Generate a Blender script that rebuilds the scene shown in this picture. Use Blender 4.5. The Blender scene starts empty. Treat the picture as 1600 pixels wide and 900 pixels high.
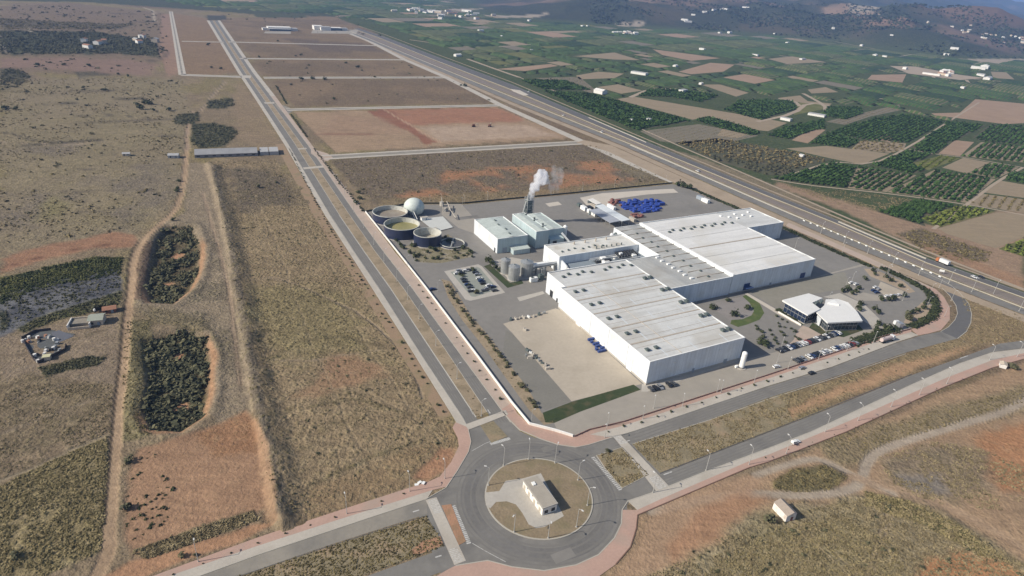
import bpy, bmesh, math, random
import numpy as np
from mathutils import Vector, Matrix
random.seed(7); RNG = np.random.default_rng(7)
SC = bpy.context.scene; COL = SC.collection
# ---------------------------------------------------------------- camera model: turns a ground feature of the photograph into a place on the land
F = 970.; PITCH = math.radians(26.65); ROLL = math.radians(4.05); H = 175.
_sp, _cp, _sr, _cr = math.sin(PITCH), math.cos(PITCH), math.sin(ROLL), math.cos(ROLL)
SUN_E = 4.9; SKY_E = .09; EXPO = 0.10; HAZE_C = (.32, .51, .95, 1); HAZE_D = 8e-5
FW = np.array([0, _cp, -_sp]); _r0 = np.array([1., 0, 0]); _u0 = np.array([0, _sp, _cp])
RI = _cr*_r0+_sr*_u0; UP = -_sr*_r0+_cr*_u0
def G(px, py, z=0.):
    d = (px-800)*RI+(450-py)*UP+F*FW
    t = (z-H)/d[2]; p = t*d
    return np.array([p[0], p[1]])
def GL(pts, z=0.): return [tuple(G(x, y, z)) for x, y in pts]
UA = math.radians(118.0); VA = math.radians(28.6)          # the two directions of the street grid
UD = np.array([math.cos(UA), math.sin(UA)]); VD = np.array([math.cos(VA), math.sin(VA)])
# ---------------------------------------------------------------- naming
def tag(o, label=None, cat=None, group=None, kind=None):
    if label: o['label'] = label
    if cat: o['category'] = cat
    if group: o['group'] = group
    if kind: o['kind'] = kind
    return o
def empty(name, loc=(0, 0, 0), rz=0., label=None, cat=None, group=None):
    o = bpy.data.objects.new(name, None); COL.objects.link(o); o.location = loc; o.rotation_euler = (0, 0, rz)
    o.empty_display_size = .5
    return tag(o, label, cat, group)
def link(name, me, mat=None, parent=None, loc=(0, 0, 0), rz=0.):
    o = bpy.data.objects.new(name, me)
    if mat is not None and not me.materials: me.materials.append(mat)
    COL.objects.link(o)
    o.location = loc; o.rotation_euler = (0, 0, rz)
    if parent is not None: o.parent = parent
    return o
def copy_tree(o, parent=None):
    c = o.copy(); COL.objects.link(c); c.parent = parent
    for ch in list(o.children): copy_tree(ch, c)
    return c
class MB:
    """collects shapes of ONE object in its local frame"""
    def __init__(s): s.v = []; s.f = []; s.mi = []
    def add(s, vs, fs, m=0):
        b = len(s.v); s.v += [tuple(map(float, p)) for p in vs]; s.f += [tuple(b+i for i in f) for f in fs]; s.mi += [m]*len(fs); return s
    def prism(s, poly, z0, z1, m=0, bottom=False):
        n = len(poly)
        a = sum(poly[i][0]*poly[(i+1) % n][1]-poly[(i+1) % n][0]*poly[i][1] for i in range(n))
        if a < 0: poly = list(poly)[::-1]
        zz = z1 if hasattr(z1, '__len__') else [z1]*n
        vs = [(x, y, z0) for x, y in poly]+[(p[0], p[1], z) for p, z in zip(poly, zz)]
        fs = [(i, (i+1) % n, n+(i+1) % n, n+i) for i in range(n)]+[tuple(range(n, 2*n))]
        if bottom: fs.append(tuple(range(n))[::-1])
        return s.add(vs, fs, m)
    def sheet(s, poly, z, m=0):
        n = len(poly); a = sum(poly[i][0]*poly[(i+1) % n][1]-poly[(i+1) % n][0]*poly[i][1] for i in range(n))
        if a < 0: poly = list(poly)[::-1]
        return s.add([(x, y, z) for x, y in poly], [tuple(range(n))], m)
    def box(s, c, d, rz=0., m=0):
        cx, cy, z0 = c; hx, hy, h = d[0]/2, d[1]/2, d[2]; ca, sa = math.cos(rz), math.sin(rz)
        pl = [(cx+x*ca-y*sa, cy+x*sa+y*ca) for x, y in ((-hx, -hy), (hx, -hy), (hx, hy), (-hx, hy))]
        return s.prism(pl, z0, z0+h, m, True)
    def cyl(s, c, r0, r1, h, n=12, m=0, cap=True):
        x, y, z = c
        vs = [(x+r0*math.cos(2*math.pi*i/n), y+r0*math.sin(2*math.pi*i/n), z) for i in range(n)]+[(x+r1*math.cos(2*math.pi*i/n), y+r1*math.sin(2*math.pi*i/n), z+h) for i in range(n)]
        fs = [(i, (i+1) % n, n+(i+1) % n, n+i) for i in range(n)]
        if cap: fs += [tuple(range(n, 2*n)), tuple(range(n))[::-1]]
        return s.add(vs, fs, m)
    def tube(s, a, b, r, n=6, r2=None, m=0):
        a, b = Vector(a), Vector(b); d = (b-a).normalized(); r2 = r if r2 is None else r2
        u = d.orthogonal().normalized(); w = d.cross(u)
        vs = [tuple(a+(u*math.cos(2*math.pi*i/n)+w*math.sin(2*math.pi*i/n))*r) for i in range(n)]+[tuple(b+(u*math.cos(2*math.pi*i/n)+w*math.sin(2*math.pi*i/n))*r2) for i in range(n)]
        return s.add(vs, [(i, (i+1) % n, n+(i+1) % n, n+i) for i in range(n)]+[tuple(range(n, 2*n)), tuple(range(n))[::-1]], m)
    def lathe(s, prof, n=32, c=(0, 0), m=0):
        vs = []; fs = []; k = len(prof)
        for r, z in prof: vs += [(c[0]+r*math.cos(2*math.pi*i/n), c[1]+r*math.sin(2*math.pi*i/n), z) for i in range(n)]
        for j in range(k-1): fs += [(j*n+i, j*n+(i+1) % n, (j+1)*n+(i+1) % n, (j+1)*n+i) for i in range(n)]
        return s.add(vs, fs, m)
    def strip(s, L, R, z, m=0):
        n = min(len(L), len(R)); vs = [(p[0], p[1], z) for p in L[:n]]+[(p[0], p[1], z) for p in R[:n]]
        fs = []
        for i in range(n-1):
            q = (i, i+1, n+i+1, n+i); a = 0
            pts = [vs[j] for j in q]
            for k in range(4): a += pts[k][0]*pts[(k+1) % 4][1]-pts[(k+1) % 4][0]*pts[k][1]
            fs.append(q if a > 0 else q[::-1])
        return s.add(vs, fs, m)
    def build(s, name, mats, parent=None, loc=(0, 0, 0), rz=0., smooth=False):
        me = bpy.data.meshes.new(name); me.from_pydata(s.v, [], s.f)
        for mt in (mats if isinstance(mats, (list, tuple)) else [mats]): me.materials.append(mt)
        me.polygons.foreach_set('material_index', s.mi)
        if smooth: me.polygons.foreach_set('use_smooth', [True]*len(s.f))
        me.update(); return link(name, me, None, parent, loc, rz)
def path(pts, n=0, smooth=2):
    p = [np.array(q, float) for q in pts]
    for _ in range(smooth):
        q = [p[0]]
        for a, b in zip(p, p[1:]): q += [a*.75+b*.25, a*.25+b*.75]
        q.append(p[-1]); p = q
    return p
def offset(p, d):
    out = []
    for i in range(len(p)):
        a = p[max(0, i-1)]; b = p[min(len(p)-1, i+1)]; t = (b-a)/(np.linalg.norm(b-a)+1e-9)
        out.append(p[i]+np.array([-t[1], t[0]])*d)
    return out
def along(p, step, start=0.):
    """points and headings every step metres along a path"""
    out = []; acc = start
    for a, b in zip(p, p[1:]):
        L = np.linalg.norm(b-a)
        if L < 1e-6: continue
        while acc < L: out.append((a+(b-a)*acc/L, math.atan2(b[1]-a[1], b[0]-a[0]))); acc += step
        acc -= L
    return out
# ---------------------------------------------------------------- numpy noise
def _h(ix, iy, seed):
    n = (ix.astype(np.int64)*374761393+iy.astype(np.int64)*668265263+seed*1442695041) & 0x7fffffff
    n = ((n ^ (n >> 13))*1274126177) & 0x7fffffff
    return ((n ^ (n >> 16)) & 0xffff)/65535.
def vnoise(x, y, s, seed=0):
    x = x/s; y = y/s; ix = np.floor(x); iy = np.floor(y); fx = x-ix; fy = y-iy
    fx = fx*fx*(3-2*fx); fy = fy*fy*(3-2*fy)
    a = _h(ix, iy, seed); b = _h(ix+1, iy, seed); c = _h(ix, iy+1, seed); d = _h(ix+1, iy+1, seed)
    return (a*(1-fx)+b*fx)*(1-fy)+(c*(1-fx)+d*fx)*fy
def fbm(x, y, s, seed=0, o=4):
    r = 0; a = .5; t = 0
    for i in range(o): r = r+a*vnoise(x, y, s, seed+i*17); t += a; a *= .5; s *= .5
    return r/t
def sstep(a, b, x):
    t = np.clip((x-a)/(b-a), 0, 1); return t*t*(3-2*t)
def sd_poly(X, Y, poly):
    """signed distance, positive inside"""
    d = np.full(X.shape, 1e18); ins = np.zeros(X.shape, bool); n = len(poly)
    for i in range(n):
        ax, ay = poly[i]; bx, by = poly[(i+1) % n]; ex, ey = bx-ax, by-ay
        t = np.clip(((X-ax)*ex+(Y-ay)*ey)/(ex*ex+ey*ey+1e-12), 0, 1)
        d = np.minimum(d, (X-ax-t*ex)**2+(Y-ay-t*ey)**2)
        c = ((ay > Y) != (by > Y)) & (X < (bx-ax)*(Y-ay)/((by-ay) if by != ay else 1e-12)+ax)
        ins ^= c
    d = np.sqrt(d); return np.where(ins, d, -d)
def d_line(X, Y, pts, side=False):
    d = np.full(X.shape, 1e18); sg = np.zeros(X.shape)
    for (ax, ay), (bx, by) in zip(pts, pts[1:]):
        ex, ey = bx-ax, by-ay; t = np.clip(((X-ax)*ex+(Y-ay)*ey)/(ex*ex+ey*ey+1e-12), 0, 1)
        q = (X-ax-t*ex)**2+(Y-ay-t*ey)**2
        if side: sg = np.where(q < d, np.sign(ex*(Y-ay)-ey*(X-ax)), sg)
        d = np.minimum(d, q)
    return (np.sqrt(d), sg) if side else np.sqrt(d)
def inpoly(p, poly):
    c = False; n = len(poly)
    for i in range(n):
        (ax, ay), (bx, by) = poly[i], poly[(i+1) % n]
        if (ay > p[1]) != (by > p[1]) and p[0] < (bx-ax)*(p[1]-ay)/(by-ay)+ax: c = not c
    return c
# ---------------------------------------------------------------- materials
def nodes(m):
    m.use_nodes = True; nt = m.node_tree; return nt, nt.nodes, nt.links, nt.nodes['Principled BSDF']
def mat(name, col, rough=.8, var=.12, scale=.4, metal=0., bump=0., spec=.3, streak=None, dirt=None):
    """plain surface with wear: two noise sizes vary the base colour; streak = (axis scale xyz, amount)"""
    m = bpy.data.materials.new(name); nt, N, L, b = nodes(m)
    b.inputs['Roughness'].default_value = rough; b.inputs['Metallic'].default_value = metal
    b.inputs['Specular IOR Level'].default_value = spec
    tc = N.new('ShaderNodeTexCoord')
    n1 = N.new('ShaderNodeTexNoise'); n1.inputs['Scale'].default_value = scale; n1.inputs['Detail'].default_value = 5
    L.new(tc.outputs['Object'], n1.inputs['Vector'])
    n2 = N.new('ShaderNodeTexNoise'); n2.inputs['Scale'].default_value = scale*9; n2.inputs['Detail'].default_value = 3
    L.new(tc.outputs['Object'], n2.inputs['Vector'])
    ad = N.new('ShaderNodeMath'); ad.operation = 'ADD'; L.new(n1.outputs[0], ad.inputs[0]); L.new(n2.outputs[0], ad.inputs[1])
    mr = N.new('ShaderNodeMapRange'); mr.inputs['From Min'].default_value = .65; mr.inputs['From Max'].default_value = 1.35
    mr.inputs['To Min'].default_value = 1-var; mr.inputs['To Max'].default_value = 1+var; L.new(ad.outputs[0], mr.inputs['Value'])
    last = mr.outputs[0]
    if streak:
        mp = N.new('ShaderNodeMapping'); mp.inputs['Scale'].default_value = streak[0]; L.new(tc.outputs['Object'], mp.inputs['Vector'])
        n3 = N.new('ShaderNodeTexNoise'); n3.inputs['Scale'].default_value = 1.; n3.inputs['Detail'].default_value = 4; L.new(mp.outputs[0], n3.inputs['Vector'])
        m3 = N.new('ShaderNodeMapRange'); m3.inputs['From Min'].default_value = .3; m3.inputs['From Max'].default_value = .7
        m3.inputs['To Min'].default_value = 1-streak[1]; m3.inputs['To Max'].default_value = 1+streak[1]; L.new(n3.outputs[0], m3.inputs['Value'])
        mu = N.new('ShaderNodeMath'); mu.operation = 'MULTIPLY'; L.new(last, mu.inputs[0]); L.new(m3.outputs[0], mu.inputs[1]); last = mu.outputs[0]
    vm = N.new('ShaderNodeVectorMath'); vm.operation = 'SCALE'; vm.inputs[0].default_value = col[:3]; L.new(last, vm.inputs['Scale'])
    out = vm.outputs[0]
    if dirt:
        n4 = N.new('ShaderNodeTexNoise'); n4.inputs['Scale'].default_value = dirt[1]; n4.inputs['Detail'].default_value = 6; L.new(tc.outputs['Object'], n4.inputs['Vector'])
        m4 = N.new('ShaderNodeMapRange'); m4.inputs['From Min'].default_value = .5; m4.inputs['From Max'].default_value = .68; m4.inputs['To Max'].default_value = dirt[2]; L.new(n4.outputs[0], m4.inputs['Value'])
        mx = N.new('ShaderNodeMix'); mx.data_type = 'RGBA'; L.new(m4.outputs[0], mx.inputs[0]); L.new(out, mx.inputs[6]); mx.inputs[7].default_value = (*dirt[0], 1); out = mx.outputs[2]
    L.new(out, b.inputs['Base Color'])
    if bump:
        bp = N.new('ShaderNodeBump'); bp.inputs['Strength'].default_value = bump; bp.inputs['Distance'].default_value = .3; L.new(ad.outputs[0], bp.inputs['Height']); L.new(bp.outputs[0], b.inputs['Normal'])
    return m
def leafmat(name, c1, c2, scale=.5):
    m = bpy.data.materials.new(name); nt, N, L, b = nodes(m)
    b.inputs['Roughness'].default_value = .75; b.inputs['Specular IOR Level'].default_value = .15
    g = N.new('ShaderNodeNewGeometry'); n = N.new('ShaderNodeTexNoise'); n.inputs['Scale'].default_value = scale; n.inputs['Detail'].default_value = 3
    L.new(g.outputs['Position'], n.inputs['Vector'])
    mr = N.new('ShaderNodeMapRange'); mr.inputs['From Min'].default_value = .35; mr.inputs['From Max'].default_value = .65; L.new(n.outputs[0], mr.inputs['Value'])
    mx = N.new('ShaderNodeMix'); mx.data_type = 'RGBA'; L.new(mr.outputs[0], mx.inputs[0]); mx.inputs[6].default_value = (*c1, 1); mx.inputs[7].default_value = (*c2, 1)
    L.new(mx.outputs[2], b.inputs['Base Color']); return m
def ribbed(name, col, pitch=1.0, depth=.12, axis='H', var=.06, dirt=None):
    """profiled metal cladding: thin darker seams and a bump; axis H = seams stand upright on a wall, X / Y = seams across local x / y"""
    m = mat(name, col, .5, var, .08, 0, 0, .4, streak=((.6, .6, .04) if axis == 'H' else ((.35, .025, 1) if axis == 'X' else (.025, .35, 1)), .09), dirt=dirt)
    nt = m.node_tree; N, L = nt.nodes, nt.links; b = N['Principled BSDF']
    tc = N.new('ShaderNodeTexCoord'); sx = N.new('ShaderNodeSeparateXYZ'); L.new(tc.outputs['Object'], sx.inputs[0])
    src = b.inputs['Base Color'].links[0].from_socket
    def saw(sock, p, w):
        a = N.new('ShaderNodeMath'); a.operation = 'DIVIDE'; L.new(sock, a.inputs[0]); a.inputs[1].default_value = p
        f = N.new('ShaderNodeMath'); f.operation = 'FRACT'; L.new(a.outputs[0], f.inputs[0])
        c = N.new('ShaderNodeMath'); c.operation = 'LESS_THAN'; L.new(f.outputs[0], c.inputs[0]); c.inputs[1].default_value = w
        return c.outputs[0]
    if axis == 'H':
        ad = N.new('ShaderNodeMath'); ad.operation = 'ADD'; L.new(sx.outputs[0], ad.inputs[0]); L.new(sx.outputs[1], ad.inputs[1]); s = saw(ad.outputs[0], pitch, .1)
    else: s = saw(sx.outputs[0 if axis == 'X' else 1], pitch, .1)
    vm = N.new('ShaderNodeMath'); vm.operation = 'MULTIPLY_ADD'; L.new(s, vm.inputs[0]); vm.inputs[1].default_value = -depth; vm.inputs[2].default_value = 1
    sc = N.new('ShaderNodeVectorMath'); sc.operation = 'SCALE'; L.new(src, sc.inputs[0]); L.new(vm.outputs[0], sc.inputs['Scale']); L.new(sc.outputs[0], b.inputs['Base Color'])
    return m
# ================================================================ THE LAND
def polar(px_x, dist):
    """point on the land at a bearing (given by a column of the photograph at the horizon) and a distance"""
    g = G(px_x, 120); g = g/np.linalg.norm(g); return g*dist
HILLFOOT = [(1900, 60), (1600, 92), (1493, 90), (1430, 80), (1347, 72), (1290, 62), (1150, 50), (1009, 42), (840, 31), (740, 18)]
foot = GL(HILLFOOT)
hill_poly = foot+[tuple(polar(700, 13000)), tuple(polar(1100, 24000)), (24000, 6000), (12000, 1500)]
red_c = polar(1497, 4700.); spur_c = polar(1490, 3150.); spur2 = polar(1350, 3600.)
BASIN1 = GL([(258, 352), (302, 352), (315, 385), (313, 420), (300, 450), (270, 474), (232, 472), (224, 450), (233, 410), (240, 375)])
BASIN2 = GL([(222, 530), (262, 520), (300, 514), (322, 528), (329, 560), (326, 610), (318, 650), (282, 674), (235, 670), (220, 640), (230, 600), (223, 560)])
DYKE = GL([(326, 255), (340, 300), (352, 350), (362, 400), (372, 450), (381, 500), (390, 560), (402, 620), (418, 690), (431, 760), (438, 815)])
def height(X, Y):
    X = np.asarray(X, float); Y = np.asarray(Y, float); z = np.zeros(X.shape)
    r = np.hypot(X, Y)
    far = r > 2000
    if far.any():
        x, y = X[far], Y[far]; d = sd_poly(x, y, hill_poly); d = np.maximum(d, 0)
        n = fbm(x, y, 1500., 5, 5); rid = 1-np.abs(2*fbm(x+300, y, 900., 11, 5)-1)
        amp = 600-60*sstep(1450, 3400, x-.35*y)
        h = amp*(sstep(0, 5200, d)*.55+sstep(1500, 5200, d)*.6)*(.62+.75*n)*(.6+.55*rid)
        h += sstep(0, 900, d)*120*(1-np.abs(2*fbm(x, y+500, 420., 15, 4)-1)-.45)+sstep(0, 500, d)*40*(rid-.25)
        def bump(c, rad, hh, sharp=1.):
            q = np.hypot(x-c[0], y-c[1])/rad; return hh*np.exp(-q**(2*sharp))
        h += bump(red_c, 430, 150, .75)*(.8+.4*n)+bump(spur_c, 300, 34)+bump(spur_c+np.array([380, -150]), 330, 26)+bump(spur2, 350, 30)
        z[far] = np.clip(h*sstep(0, 180, d), 0, 550)
    near = (X > -420) & (X < 60) & (Y > 90) & (Y < 560)
    if near.any():
        x, y = X[near], Y[near]
        h = np.zeros(x.shape)
        for p in (BASIN1, BASIN2):
            s = sd_poly(x, y, p); h -= 3.2*sstep(-1.5, 4, s)
            h += .9*np.exp(-((s+4)/2.5)**2)*(s < 0)
        d, sg = d_line(x, y, DYKE, True)
        dl = d*sg                                # positive on the basin side
        dl = dl+1.6*(fbm(x, y, 7., 44, 3)-.5)*2
        prof = np.where(dl > 0, 1-sstep(0, 11, dl), 1-sstep(0, 4.2, -dl))
        h += 3.0*prof*(.7+.6*vnoise(x, y, 7., 3))
        h = h*(1-sstep(-.5, .5, -1*np.minimum(sd_poly(x, y, GL([(200, 230), (600, 230), (640, 760), (440, 830), (150, 920), (100, 700)])), 1)))
        h += .5*(fbm(x, y, 14., 8, 4)-.5)*sstep(6, 16, sd_poly(x, y, GL([(-200, 140), (420, 160), (560, 420), (690, 690), (640, 735), (380, 835), (180, 900), (-300, 960)])))
        z[near] = h
    return z
def hz(x, y): return float(height(np.array([x]), np.array([y]))[0])
# --- the sheet: fine towards the valley, coarse behind
azd = np.radians(np.concatenate([np.arange(-54, 54.01, .17), np.arange(57, 304, 3.)]))
dep = np.radians(np.concatenate([np.arange(64, 5, -.16), np.arange(5, 1.6, -.055), np.arange(1.6, .66, -.03)]))
rad = np.concatenate([[25., 55.], H/np.tan(dep)])
na, nr = len(azd), len(rad)
RR, AA = np.meshgrid(rad, azd, indexing='ij'); GX = (RR*np.sin(AA)).ravel(); GY = (RR*np.cos(AA)).ravel()
GX = np.append(GX, 0.); GY = np.append(GY, 0.); GZ = height(GX, GY)
RG = np.hypot(GX, GY)
# --- what each spot of land is made of (albedo), with noise-frayed outlines
C = np.zeros((len(GX), 3)); VEG = np.zeros(len(GX))
w1 = fbm(GX, GY, 60., 21, 4); w2 = fbm(GX, GY, 18., 22, 4); w3 = fbm(GX, GY, 260., 23, 4)
wx = (fbm(GX, GY, 14., 31, 4)-.5)*2; wy = (fbm(GX, GY, 14., 32, 4)-.5)*2
bx = (fbm(GX, GY, 90., 33, 3)-.5)*2; by = (fbm(GX, GY, 90., 34, 3)-.5)*2
def lerp(mask, col, veg=None):
    global C, VEG
    C = C*(1-mask[:, None])+np.array(col)*mask[:, None]
    if veg is not None: VEG = VEG*(1-mask)+veg*mask
TAN = (.28, .215, .14); OLI = (.235, .19, .095); GRB = (.23, .175, .115); RED = (.33, .165, .085); ORG = (.36, .20, .105); DUST = (.33, .255, .175)
DKG = (.035, .045, .022); REED = (.10, .12, .04); GREY = (.22, .20, .185); BRW = (.17, .115, .078)
lerp(np.ones(len(GX)), GRB, .55)
lerp(sstep(.42, .62, w1), OLI, .7); lerp(sstep(.5, .66, w2)*.6, TAN, .35); lerp(sstep(.52, .7, w3)*.6, BRW, .5)
def paint(px, col, veg=None, warp=3., soft=2., a=1., patch=None, world=False):
    poly = px if world else GL(px)
    xs = [p[0] for p in poly]; ys = [p[1] for p in poly]; m = warp+soft+3
    k = (GX > min(xs)-m) & (GX < max(xs)+m) & (GY > min(ys)-m) & (GY < max(ys)+m)
    if not k.any(): return
    mask = np.zeros(len(GX)); s = sd_poly(GX[k]+wx[k]*warp, GY[k]+wy[k]*warp, poly)
    mk = sstep(-soft, soft, s)*a
    if patch: mk = mk*sstep(patch[1]-.12, patch[1]+.12, fbm(GX[k], GY[k], patch[0], 55, 4))
    mask[k] = mk; lerp(mask, col, veg)
def stroke(px, width, col, veg=None, warp=1., soft=.8, a=1., world=False):
    p = px if world else path(GL(px), smooth=2)
    d = d_line(GX+wx*warp, GY+wy*warp, p); lerp((1-sstep(width/2-soft, width/2+soft, d))*a, col, veg)
# far plain and the hills
AGP = GL([(640, 74), (800, 138), (905, 178), (1035, 240), (1200, 300), (1330, 350), (1455, 408), (1600, 470)])
ag_poly = AGP+[(1500, 300), (5000, 1500), tuple(polar(1900, 6000)), tuple(polar(1600, 9000)), tuple(polar(600, 9500)), tuple(polar(300, 9500)), tuple(polar(200, 3300))]+GL([(300, 10), (420, 20), (500, 22), (560, 40)])
paint(ag_poly, (.066, .088, .038), .4, 2, 3, world=True)
paint([(-400, -6), (100, 3), (190, 2), (300, 12), (300, 7), (100, -25), (-300, -45)], (.06, .075, .045), .5, 20, 15)
hd = sd_poly(GX, GY, hill_poly); hm = sstep(0, 160, hd); hn = fbm(GX, GY, 330., 61, 5); hn2 = fbm(GX, GY, 700., 62, 4)
lerp(hm, (.034, .044, .03), .6); lerp(hm*sstep(.56, .68, hn)*.6, (.11, .085, .055), .5); lerp(hm*sstep(.63, .7, hn2)*.7, (.22, .145, .105), .3)
q = np.hypot(GX-red_c[0], GY-red_c[1]); lerp(hm*(1-sstep(180, 470, q+bx*120))*.8, (.19, .115, .085), .3)
q = np.hypot(GX-spur_c[0]-150, GY-spur_c[1]+60); lerp(hm*(1-sstep(350, 620, q+bx*120)), (.035, .05, .028), .7)
for c, rd, col in (((1190, 22), 150, (.27, .15, .11)), ((1320, 50), 120, (.28, .19, .13)), ((1370, 62), 110, (.25, .16, .11))):
    g = G(*c); q = np.hypot((GX-g[0]), (GY-g[1])*.5); lerp((1-sstep(rd*.6, rd*1.3, q+bx*70)), col, .3)
# light strips and earth along the foot of the hills
for px in ([(1493, 92), (1600, 92), (1600, 103), (1545, 104), (1500, 97)], [(1330, 74), (1400, 83), (1480, 90), (1490, 93), (1400, 88), (1335, 79)], [(745, 23), (860, 26), (840, 28), (750, 27)],
           [(700, 14), (760, 13), (720, 18), (700, 20)], [(590, 10), (660, 13), (690, 18), (640, 17)], [(960, 37), (1010, 38), (1000, 42), (965, 41)], [(1310, 44), (1360, 48), (1365, 53), (1320, 50)]):
    paint(px, (.36, .30, .23), .1, 4, 6)
# west of the avenue: rough grazing, tracks, banks
paint([(0, 10), (110, 4), (255, 20), (262, 60), (250, 100), (190, 120), (0, 110)], (.205, .15, .105), .6, 12, 8, .9)
paint([(0, 48), (150, 50), (235, 62), (262, 80), (240, 88), (180, 84), (0, 85)], (.055, .065, .04), .9, 10, 5)
paint([(0, 28), (100, 34), (210, 38), (180, 46), (0, 46)], (.10, .09, .065), .8, 10, 5, .8)
paint([(0, 108), (30, 108), (48, 120), (25, 138), (0, 138)], (.07, .07, .05), .9, 8, 4)
paint([(115, 112), (160, 110), (170, 118), (120, 124)], (.08, .075, .055), .9, 8, 4, .8)
paint([(0, 90), (200, 92), (250, 102), (230, 118), (50, 106), (0, 106)], (.25, .165, .13), .2, 8, 5, .8)
paint([(268, 20), (330, 30), (372, 112), (340, 117), (290, 116), (276, 66)], (.25, .17, .105), .5, 2, 2)
paint([(252, 22), (264, 22), (281, 114), (262, 120), (248, 80)], (.29, .19, .135), .2, 2, 2)
for px in ([(330, 28), (525, 26), (560, 45), (590, 66), (640, 92), (395, 90), (360, 58)], [(397, 93), (640, 95), (690, 119), (432, 121), (408, 118)], [(430, 124), (700, 124), (780, 161), (462, 167), (432, 140)]):
    paint(px, (.235, .168, .108), .5, 2, 2); paint(px, (.17, .125, .085), .7, 20, 15, .7, patch=(70., .5))
paint([(540, 40), (640, 92), (690, 119), (650, 119), (560, 88), (480, 58)], (.23, .165, .10), .3, 6, 6, .6)
paint([(440, 60), (560, 66), (600, 80), (500, 82)], (.13, .10, .085), .8, 8, 5, .7)
# levelled red parcel
paint([(458, 175), (775, 167), (893, 216), (524, 238)], (.345, .245, .16), .2, 1.5, 1.5)
paint([(600, 171), (775, 168), (812, 182), (818, 190), (700, 193), (640, 196)], (.335, .175, .11), .15, 4, 4)
paint([(571, 172), (608, 171), (680, 222), (665, 226), (640, 205), (600, 190)], (.26, .125, .08), .05, 3, 2)
paint([(660, 198), (820, 195), (870, 212), (690, 222)], (.42, .315, .23), .15, 6, 6); [stroke([(470+i*6, 178+i*8.5), (600, 180+i*8), (740, 176+i*7), (860, 180+i*5.5)], 1.6, (.26, .175, .115), .1, 3, 1.5, .45) for i in range(6)]
paint([(520, 181), (600, 184), (640, 208), (500, 210)], (.32, .215, .145), .05, 6, 5, .6)
stroke([(600, 171), (640, 195), (690, 224)], 3, (.42, .28, .19), 0, 1)
stroke([(490, 210), (560, 209), (650, 214)], 2, (.25, .15, .10), 0, 1)
# parcel beside the plant
paint([(515, 250), (925, 226), (1045, 282), (880, 302), (720, 316), (588, 322), (560, 300)], (.18, .14, .10), .75, 2, 2)
paint([(690, 270), (800, 260), (935, 250), (985, 262), (1000, 276), (900, 296), (740, 310), (640, 312), (620, 306), (680, 296)], (.36, .185, .10), .25, 10, 6, .95, patch=(26., .42))
paint([(590, 312), (760, 300), (900, 292), (1040, 280), (880, 302), (720, 317), (592, 322)], (.25, .19, .11), .5, 4, 3, .8)
paint([(950, 240), (1010, 262), (1040, 280), (1000, 280), (960, 262)], (.20, .165, .11), .5, 5, 4)
# west field beside the avenue
paint([(330, 252), (430, 250), (505, 345), (560, 430), (600, 500), (650, 570), (700, 660), (690, 720), (560, 780), (450, 800), (430, 740), (410, 640), (385, 520), (362, 400)], (.285, .215, .13), .75, 4, 3, .9)
paint([(340, 262), (430, 262), (470, 320), (380, 330)], (.13, .105, .08), .9, 14, 8, .8)
paint([(520, 555), (560, 560), (600, 575), (590, 590), (540, 600), (490, 630), (470, 620)], (.31, .19, .115), .3, 6, 4, .8)
paint([(380, 460), (470, 440), (560, 470), (600, 560), (500, 560), (420, 540)], (.25, .205, .105), .8, 18, 10, .8)
stroke([(400, 438), (440, 432), (520, 470), (570, 492), (640, 555), (660, 620)], 1.6, (.30, .23, .16), .1, 1.5, .7, .8)
for o in (0, 2.2): stroke([(430+o, 560), (480+o, 565), (560, 552), (600, 548)], 1., (.30, .23, .16), .1, 1.5, .7, .6)
# far west meadow
paint([(0, 125), (180, 120), (285, 125), (300, 180), (290, 235), (280, 300), (240, 350), (200, 368), (100, 378), (0, 400)], (.255, .21, .135), .55, 10, 6, .75)
paint([(0, 230), (120, 225), (250, 250), (270, 310), (150, 360), (0, 370)], (.20, .165, .13), .7, 25, 20, .75, patch=(45., .45))
paint([(60, 320), (100, 300), (110, 330), (60, 345)], (.24, .21, .10), .5, 8, 6, .7)
for px, wd in (([(0, 168), (90, 163), (180, 155), (300, 150)], 5), ([(0, 228), (120, 222), (210, 212), (290, 213)], 4), ([(0, 205), (60, 222), (110, 216)], 3), ([(100, 185), (160, 178), (240, 185)], 3)):
    stroke(px, wd, (.075, .065, .05), .9, 3, 1.5, .85)
stroke([(110, 226), (200, 216), (290, 213)], 3, (.33, .26, .18), 0, 2, 1, .8)
stroke([(0, 222), (110, 226)], 2.4, (.30, .235, .17), 0, 2, 1, .7)
# red bank, river bed and reeds
paint([(0, 405), (60, 387), (130, 373), (170, 362), (208, 364), (214, 372), (204, 386), (150, 388), (60, 408), (0, 428)], (.31, .175, .108), .25, 3.5, 2.)
stroke([(0, 420), (60, 402), (110, 392), (150, 384), (200, 380)], 1.6, (.17, .09, .06), .2, 1.5, .7)
paint([(0, 436), (90, 414), (150, 402), (190, 403), (188, 428), (60, 452), (0, 478)], (.07, .085, .03), 1., 2, 1.2)
paint([(0, 440), (90, 418), (130, 408), (120, 420), (60, 436), (0, 455)], (.15, .155, .045), .9, 2, 1.2)
paint([(-80, 485), (0, 462), (60, 444), (188, 418), (189, 458), (140, 472), (60, 498), (0, 530), (-80, 552)], (.085, .088, .102), .25, 2, 1.2); paint([(-80, 485), (0, 462), (60, 444), (188, 418), (189, 458), (140, 472), (60, 498), (0, 530), (-80, 552)], (.17, .17, .175), .2, 2, 1.2, .8, patch=(9., .56))
paint([(30, 512), (60, 497), (140, 470), (188, 455), (186, 476), (150, 486), (90, 500), (36, 520)], (.08, .085, .035), 1., 2, 1.2)
paint([(0, 482), (12, 490), (16, 508), (0, 520)], (.035, .04, .025), 1., 1, 1)
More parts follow.
